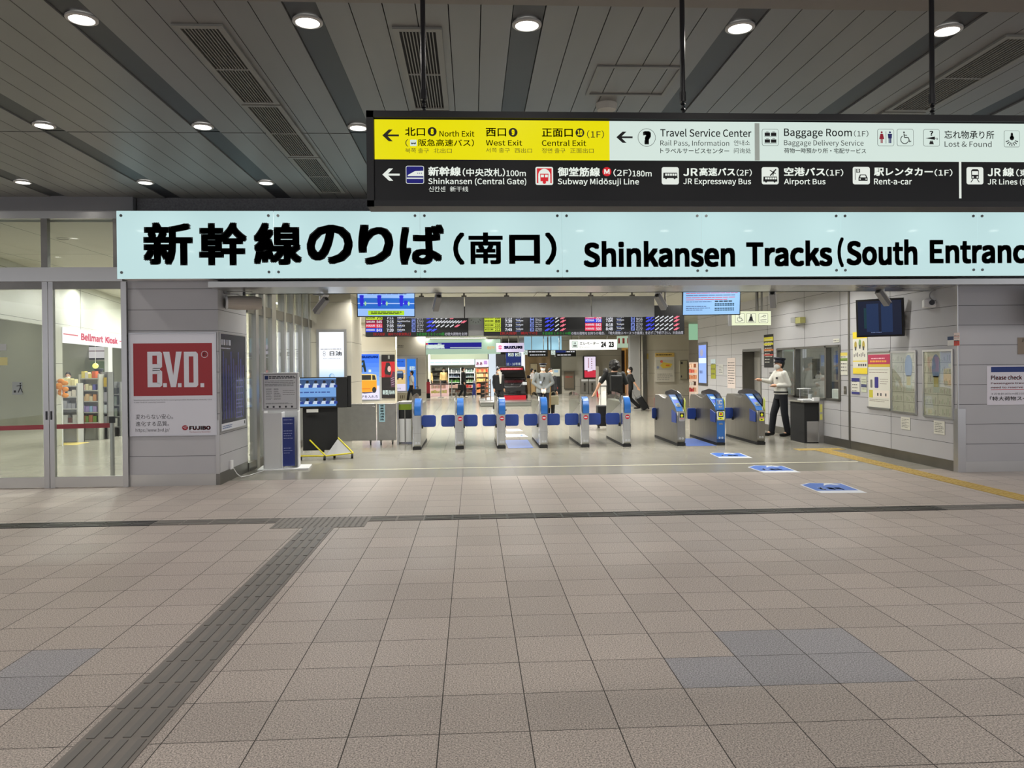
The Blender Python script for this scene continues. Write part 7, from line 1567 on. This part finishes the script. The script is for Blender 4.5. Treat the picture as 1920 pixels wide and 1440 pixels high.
flat('black_panel', 'plain black board right of the bright kiosk pillar', (931, 664.5, 947, 747.5), 39, blackm, .1, 'board')

p = at(911, 740, 33); t = thing('rail_stand', 'low metal rack with brown rails left of the car', 'rack', (p.x, 33, .17)); m = MB()
for k in range(5): m.cyl((p.x - .18, 33, .30 + k * .17), (p.x + .22, 33, .36 + k * .17), .022, paint(150, 120, 100))
m.cyl((p.x, 33, .17), (p.x, 33, 1.2), .025, paint(110, 80, 70)).cyl((p.x + .2, 33, .17), (p.x + .2, 33, 1.1), .02, paint(110, 80, 70)).box(p.x - .3, p.x + .3, 32.9, 33.2, .17, .2, steel); m.build('rails', t)
flat('black_panel', 'small black board leaning on the platform rack', (901, 719, 909, 747), 36, blackm, .1, 'board')

# ---- souvenir shop seen at the right through the gap
a, b = at(1286, 700, 36).x, at(1309, 700, 36).x
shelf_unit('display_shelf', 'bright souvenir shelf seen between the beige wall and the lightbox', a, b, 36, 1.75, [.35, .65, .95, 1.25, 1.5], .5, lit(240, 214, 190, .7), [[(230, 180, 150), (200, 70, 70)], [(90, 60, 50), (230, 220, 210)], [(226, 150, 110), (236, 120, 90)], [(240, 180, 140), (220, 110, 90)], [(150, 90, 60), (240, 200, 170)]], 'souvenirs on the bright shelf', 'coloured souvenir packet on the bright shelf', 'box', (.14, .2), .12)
tube_light((a + b) / 2 - .3, 34.5, ZI - .01, 1.6, 'x', 'tube light over the souvenir shelf', 90)

# ================================================================ BOOTH COUNTER
y0_ = fl(1532, 831).y; y1_ = y0_ + .74
t = thing('staff_counter', 'steel and black counter under the booth window behind the officer', 'counter', (XR - .2, y0_, 0))
xl_ = fl(1500, 829).x
MB().box(xl_, XR - .04, y0_ + .04, y1_, 0, .84, blackm).build('cabinet', t); MB().box(XR - .10, XR - .005, y0_, y0_ + .1, 0, .87, steel).build('end_post', t); MB().box(xl_ - .04, XR - .01, y0_ - .02, y1_, .84, .87, steelh).build('worktop', t, bevel=.004)
MB().box(XR - .085, XR - .035, y0_ - .006, y0_, .64, .80, paint(210, 206, 110)).box(XR - .085, XR - .035, y0_ - .006, y0_, .48, .60, paint(210, 206, 110)).build('yellow_label', t); MB().box(xl_ + .05, XR - .10, y0_ + .03, y0_ + .04, 0.02, .45, steel).build('kick_panel', t)
def onc(x, y): return (x, y, .87)
tag(MB().box(min(XR - .28, xl_ + .02), XR - .12, y0_ + .14, y0_ + .42, .871, .90, white).build('tray', bevel=.004), 'white tray on the steel counter', 'tray')
tag(MB().lathe((XR - .06, y0_ + .50, .871), [(.001, 0), (.04, 0), (.045, .12), (.001, .12)], paint(190, 196, 196), 14).build('pen_cup', smooth=True), 'grey pen cup on the counter', 'cup')
tag(MB().box(XR - .2, XR - .08, y0_ + .02, y0_ + .12, .871, .94, white).build('card_box'), 'small white box at the near end of the counter', 'box')
m = MB()
for x in (XR - .24, XR - .06): m.cyl((x, y0_ + .60, .871), (x, y0_ + .60, 1.10), .008, chrome)
m.box(XR - .26, XR - .04, y0_ + .50, y0_ + .72, 1.10, 1.115, white); tag(m.build('desk_riser'), 'small raised shelf on thin legs on the counter', 'shelf')
p = at(1464, 737, 17.6); t = thing('sanitiser_bottle', 'clear pump bottle of sanitiser left of the officer', 'bottle', (0, 0, 0))
x_ = XR - .06; y_ = yr(1464)
MB().lathe((x_, y_, .9), [(.001, 0), (.055, 0), (.055, .15), (.02, .19), (.02, .21), (.001, .21)], paint(200, 206, 216, .2), 16).build('bottle_body', t, smooth=True); MB().cyl((x_, y_, 1.11), (x_, y_, 1.17), .012, white).box(x_ - .05, x_ + .015, y_ - .012, y_ + .012, 1.165, 1.18, white).build('pump', t); MB().box(x_ - .06, XR - .004, y_ - .08, y_ + .08, .885, .899, steel).build('bracket_shelf', t)
# inside the booth
m = MB(); xb = XR + .7
for k in range(11):
    ya = yr(1545) + k * (yr(1508) - yr(1545)) / 11; m.box(xb, xb + .02 + .02 * (k % 2), ya, ya + (yr(1508) - yr(1545)) / 11 - .01, 1.28, 1.92, paint(90 + 40 * (k % 2), 104 + 36 * (k % 2), 140 + 30 * (k % 2), .3))
tag(m.build('sheet_curtain'), 'pleated bluish plastic curtain inside the booth', 'curtain')
tag(MB().box(XR + .5, XR + .56, yr(1546), yr(1512), .92, 1.25, paint(44, 58, 80)).build('desk_screen'), 'dark blue desk divider inside the booth', 'divider')
tag(MB().box(XR + .35, XR + .42, yr(1502), yr(1494), 1.3, 1.75, blackm).build('office_monitor'), 'black monitor edge inside the booth', 'monitor')
tag(MB().box(XR + .4, XR + 1.6, wy0 + .1, wy0 + 1.2, .6, 1.1, white).build('office_printer', bevel=.02), 'white office machine at the near end of the booth', 'machine')
tube_light(XR + 1.1, (wy0 + wy1) / 2, 2.79, 1.4, 'x', 'tube light inside the staff booth', 45)

# ================================================================ SHOP BEHIND THE GLASS
P0, P1 = at(118.5, 627, 17.6), at(235, 638, 23.0)
u_ = Vector((P1.x - P0.x, P1.y - P0.y, 0)); L_ = u_.length
PSg = PL((P0.x, P0.y, 0), u_, (0, 0, 1)); sb0, sb1 = PSg.px(118.5, 641.5)[1], PSg.px(118.5, 612.8)[1]
print('bellmart', P0, P1, L_, sb0, sb1, PSg.px(235, 622)[1], PSg.px(235, 649)[1])
t = thing('shop_sign', 'white backlit Bellmart Kiosk sign with red letters behind the entrance glass', 'shop sign', PSg.pt(L_ / 2, sb0))
MB().pbox(PSg, 0, L_ * 1.25, sb0, sb1, -.15, 0, lit(250, 244, 246, 1.15)).build('fascia', t)
m = MB(); rp = lit(206, 60, 96, .9)
def gx_(px): return PSg.px(px, 630)[0]
sm = (sb0 + sb1) / 2; m.text(PSg, 'Bellmart', gx_(151.5), gx_(193), sm - .085, sm + .10, .004, rp, .02); m.text(PSg, 'Kiosk', gx_(197), gx_(220), sm - .085, sm + .10, .004, rp, .02); m.quad(PSg, 0, gx_(146), sm - .0, sm + .03, .004, rp); m.quad(PSg, gx_(223.5), L_ * 1.25, sm - .0, sm + .03, .004, rp); m.build('lettering', t)
struct('wall_shop', MB().pbox(PSg, -3.0, L_ * 1.3, sb1 - .0, 3.745, -.25, -.16, shopw).pbox(PSg, -.55, 0, 0, sb1, -.25, -.02, shopw), 'panelled wall over the shop front')
struct('wall_shop', MB().box(P0.x - .1, XL - .95, 27.0, 27.1, 0, 3.74, paint(214, 210, 196, .5)), 'pale inner wall of the shop')
tube_light(P0.x + 1.2, 21.5, 3.74, 2.0, 'x', 'tube light over the shop racks', 300)
tube_light(P0.x + 1.0, 24.5, 3.74, 2.0, 'x', 'second tube light over the shop racks', 300)
P27 = PY(26.9)
tag(MB().box(P27.px(152, 700)[0], P27.px(157, 700)[0], 26.6, 26.9, 0, 2.6, grey).box(P27.px(204, 700)[0], P27.px(211, 700)[0], 26.6, 26.9, 0, 2.6, white).build('shop_window_frame'), 'grey and white uprights of the shop back window', 'window frame')
m = MB().box(P27.px(162, 700)[0], P27.px(204, 700)[0], 26.86, 26.95, .9, 1.95, M_('garden_view', srgb(70, 80, 56), .6, emit=.35, ecol=srgb(110, 130, 90), noise=.5, nscale=3)); tag(m.build('window_view', base=None), 'greenish window at the back of the shop', 'window')
m = MB().box(P27.px(166, 700)[0], P27.px(204, 700)[0], 26.8, 26.86, 2.0, 2.5, blackm).box(P27.px(168, 700)[0], P27.px(203, 700)[0], 26.78, 26.8, 2.06, 2.44, lit(214, 206, 208, .9)).box(P27.px(171, 700)[0], P27.px(203, 700)[0], 26.77, 26.78, 2.28, 2.31, paint(110, 20, 40)); tag(m.build('wall_sign'), 'white sign board with a dark red line at the back of the shop', 'sign')
p = at(179, 686, 21); t = thing('pendant_lamp', 'small round yellow pendant lamp over the shop racks', 'lamp', (p.x, 21, p.z)); MB().ball((p.x, 21, p.z), .075, lit(240, 236, 130, 1.2), 16, 10).build('globe', t, smooth=True); MB().cyl((p.x, 21, p.z + .07), (p.x, 21, 3.745), .006, white).build('cord', t)
goodsA = [[(206, 150, 120), (230, 200, 170), (180, 130, 110), (240, 230, 220)], [(236, 190, 90), (226, 150, 60), (240, 220, 180)], [(230, 226, 200), (214, 150, 170), (110, 110, 180)], [(240, 240, 236), (226, 120, 70), (236, 214, 90)]]
def gxat(px, Y): return at(px, 750, Y).x
shelf_unit('display_rack', 'white shop rack with snack packets in the middle of the shop', gxat(148, 18.6), gxat(186, 18.6), 18.6, 1.55, [.42, .66, .92, 1.18, 1.46], .28, paint(190, 190, 182), [[(190, 120, 90), (120, 150, 70), (150, 170, 200)], [(170, 150, 210), (240, 240, 240), (150, 190, 230)], [(236, 200, 150), (214, 150, 90), (240, 226, 190)], [(236, 226, 190), (236, 200, 196), (90, 90, 170)], [(240, 236, 230), (230, 110, 60), (236, 220, 120)]], 'snack packets on the middle shop rack', 'snack packet on the white middle shop rack', 'box', (.10, .17), .085)
shelf_unit('display_rack', 'white shop rack at the left with orange packets hanging over it', gxat(104, 18.0), gxat(146, 18.0), 18.0, 1.35, [.45, .78, 1.05, 1.3], .28, paint(190, 190, 190), [[(150, 110, 110), (190, 190, 190), (110, 80, 80)], [(200, 200, 204), (160, 160, 170)], [(120, 116, 120), (220, 214, 206), (90, 90, 96)], [(240, 170, 70), (236, 130, 50), (240, 230, 180)]], 'packets on the left shop rack', 'packet on the white shop rack at the left', 'box', (.10, .2), .10)
shelf_unit('magazine_rack', 'narrow rack of magazines behind the barrier post', gxat(189, 18.8), gxat(203, 18.8), 18.8, 1.6, [.35, .62, .9, 1.25], .3, M_('rack_grey', srgb(110, 110, 110), .5), [[(60, 60, 120), (150, 150, 160)], [(120, 150, 200), (200, 206, 214)], [(60, 60, 60), (180, 176, 190)], [(236, 200, 50), (226, 190, 60)]], 'magazines on the narrow rack', 'magazine on the narrow rack behind the barrier post', 'box', (.18, .25), .10, cat='rack')
shelf_unit('display_rack', 'dark wire rack of boxes at the right edge of the shop view', gxat(206, 19.5), gxat(226, 19.5), 19.5, 1.35, [.25, .5, .78, 1.05], .4, M_('rack_grey', srgb(110, 110, 110), .5), [[(190, 190, 186), (220, 216, 210)], [(120, 130, 120), (90, 100, 96)], [(70, 84, 80), (110, 120, 116)], [(60, 66, 66), (40, 44, 44)]], 'boxes on the dark wire rack', 'grey box on the dark wire rack', 'box', (.14, .22), .12)
p = at(116, 726, 17.2); m = MB(); 
for k in range(8): m.ball((p.x + .07 * math.cos(k * 2.1), 17.2 + .05 * math.sin(k), p.z + .045 * (k - 4)), .075, M_('orange_bag', srgb(236, 150, 50), .4), 10, 6, (1, .7, .7))
m.cyl((p.x, 17.2, 0), (p.x, 17.2, p.z), .012, white); tag(m.build('hanging_goods', smooth=True), 'bunch of orange packets hanging on a thin stand in the shop', 'goods')
p = at(186, 740, 22.5); t, A, hv = person('person in black with a black cap bending behind the shop racks', H=1.66, top=(18, 18, 20), bottom=(20, 20, 22), mask=False, cap=(16, 16, 18), fingers=False); place(t, (p.x, 22.5, 0), -1.2)
p = at(128, 740, 23); t, A, hv = person('person with dark hair partly hidden behind the left shop rack', H=1.58, top=(120, 120, 124), bottom=(40, 40, 44), mask=True, fingers=False); place(t, (p.x, 23, 0), 0.3)
# belt barrier
q = fl(211.5, 897); t = thing('belt_barrier', 'steel belt post with a long red belt behind the entrance glass', 'barrier', (q.x, q.y, 0))
zt_ = at(211, 793, q.y).z; MB().cyl((q.x, q.y, .02), (q.x, q.y, zt_), .033, steel, 18).build('post', t, smooth=True); MB().cyl((q.x, q.y, 0), (q.x, q.y, .025), .17, steel, 28).build('base', t); MB().cyl((q.x, q.y, zt_), (q.x, q.y, zt_ + .10), .045, blackm, 18).build('cassette', t)
e1 = at(0, 808, q.y + .1); e0 = Vector((q.x, q.y, zt_ - .03)); zb_ = zt_ - .07
m = MB(); m.hexa([(q.x - 3.2, q.y + .2, zb_ - .06), (q.x, q.y - .001, zb_ + .0), (q.x, q.y + .003, zb_ + .0), (q.x - 3.2, q.y + .204, zb_ - .06), (q.x - 3.2, q.y + .2, zb_ + .01), (q.x, q.y - .001, zb_ + .07), (q.x, q.y + .003, zb_ + .07), (q.x - 3.2, q.y + .204, zb_ + .01)], paint(176, 40, 60, .6)); m.build('red_belt', t)
# mat with yellow tiles inside
a = fl(104, 833); b = fl(180, 827); tag(MB().box(a.x, b.x, a.y - .25, a.y + .35, .0005, .004, paint(206, 186, 110, .5)).build('tactile_paving'), 'pale yellow tactile patch on the floor inside the entrance', 'tactile paving')
# stickers on the left door leaf
PG = PY(YF - .0065)
for (x0, y0, x1, y1, c, lb) in ((-8, 645, 12, 657, (170, 172, 170), 'small grey sticker high on the left door glass'), (-8, 670, 14, 685, (196, 188, 130), 'cream sticker on the left door glass'), (23, 716, 42, 740, (150, 156, 154), 'grey warning sticker with a black figure on the left door glass')):
    a0, a1, b0, b1 = PG.rect(x0, y0, x1, y1); m = MB().quad(PG, a0, a1, b0, b1, 0, paint(*c))
    if y0 == 716: m.line(PG, (a0 + .08, b0 + .03), (a0 + .11, b0 + .10), .012, .001, ink).line(PG, (a0 + .14, b0 + .03), (a0 + .11, b0 + .10), .012, .001, ink).line(PG, (a0 + .11, b0 + .09), (a0 + .11, b0 + .14), .014, .001, ink).disc(PG, a0 + .11, b0 + .155, .010, .001, ink).line(PG, (a0 + .06, b0 + .12), (a0 + .13, b0 + .13), .008, .001, ink); m.quad(PG, a0 + .02, a0 + .05, b0 + .03, b0 + .06, .001, ink)
    tag(m.build('door_sticker'), lb, 'sticker', 'stickers on the left door glass')
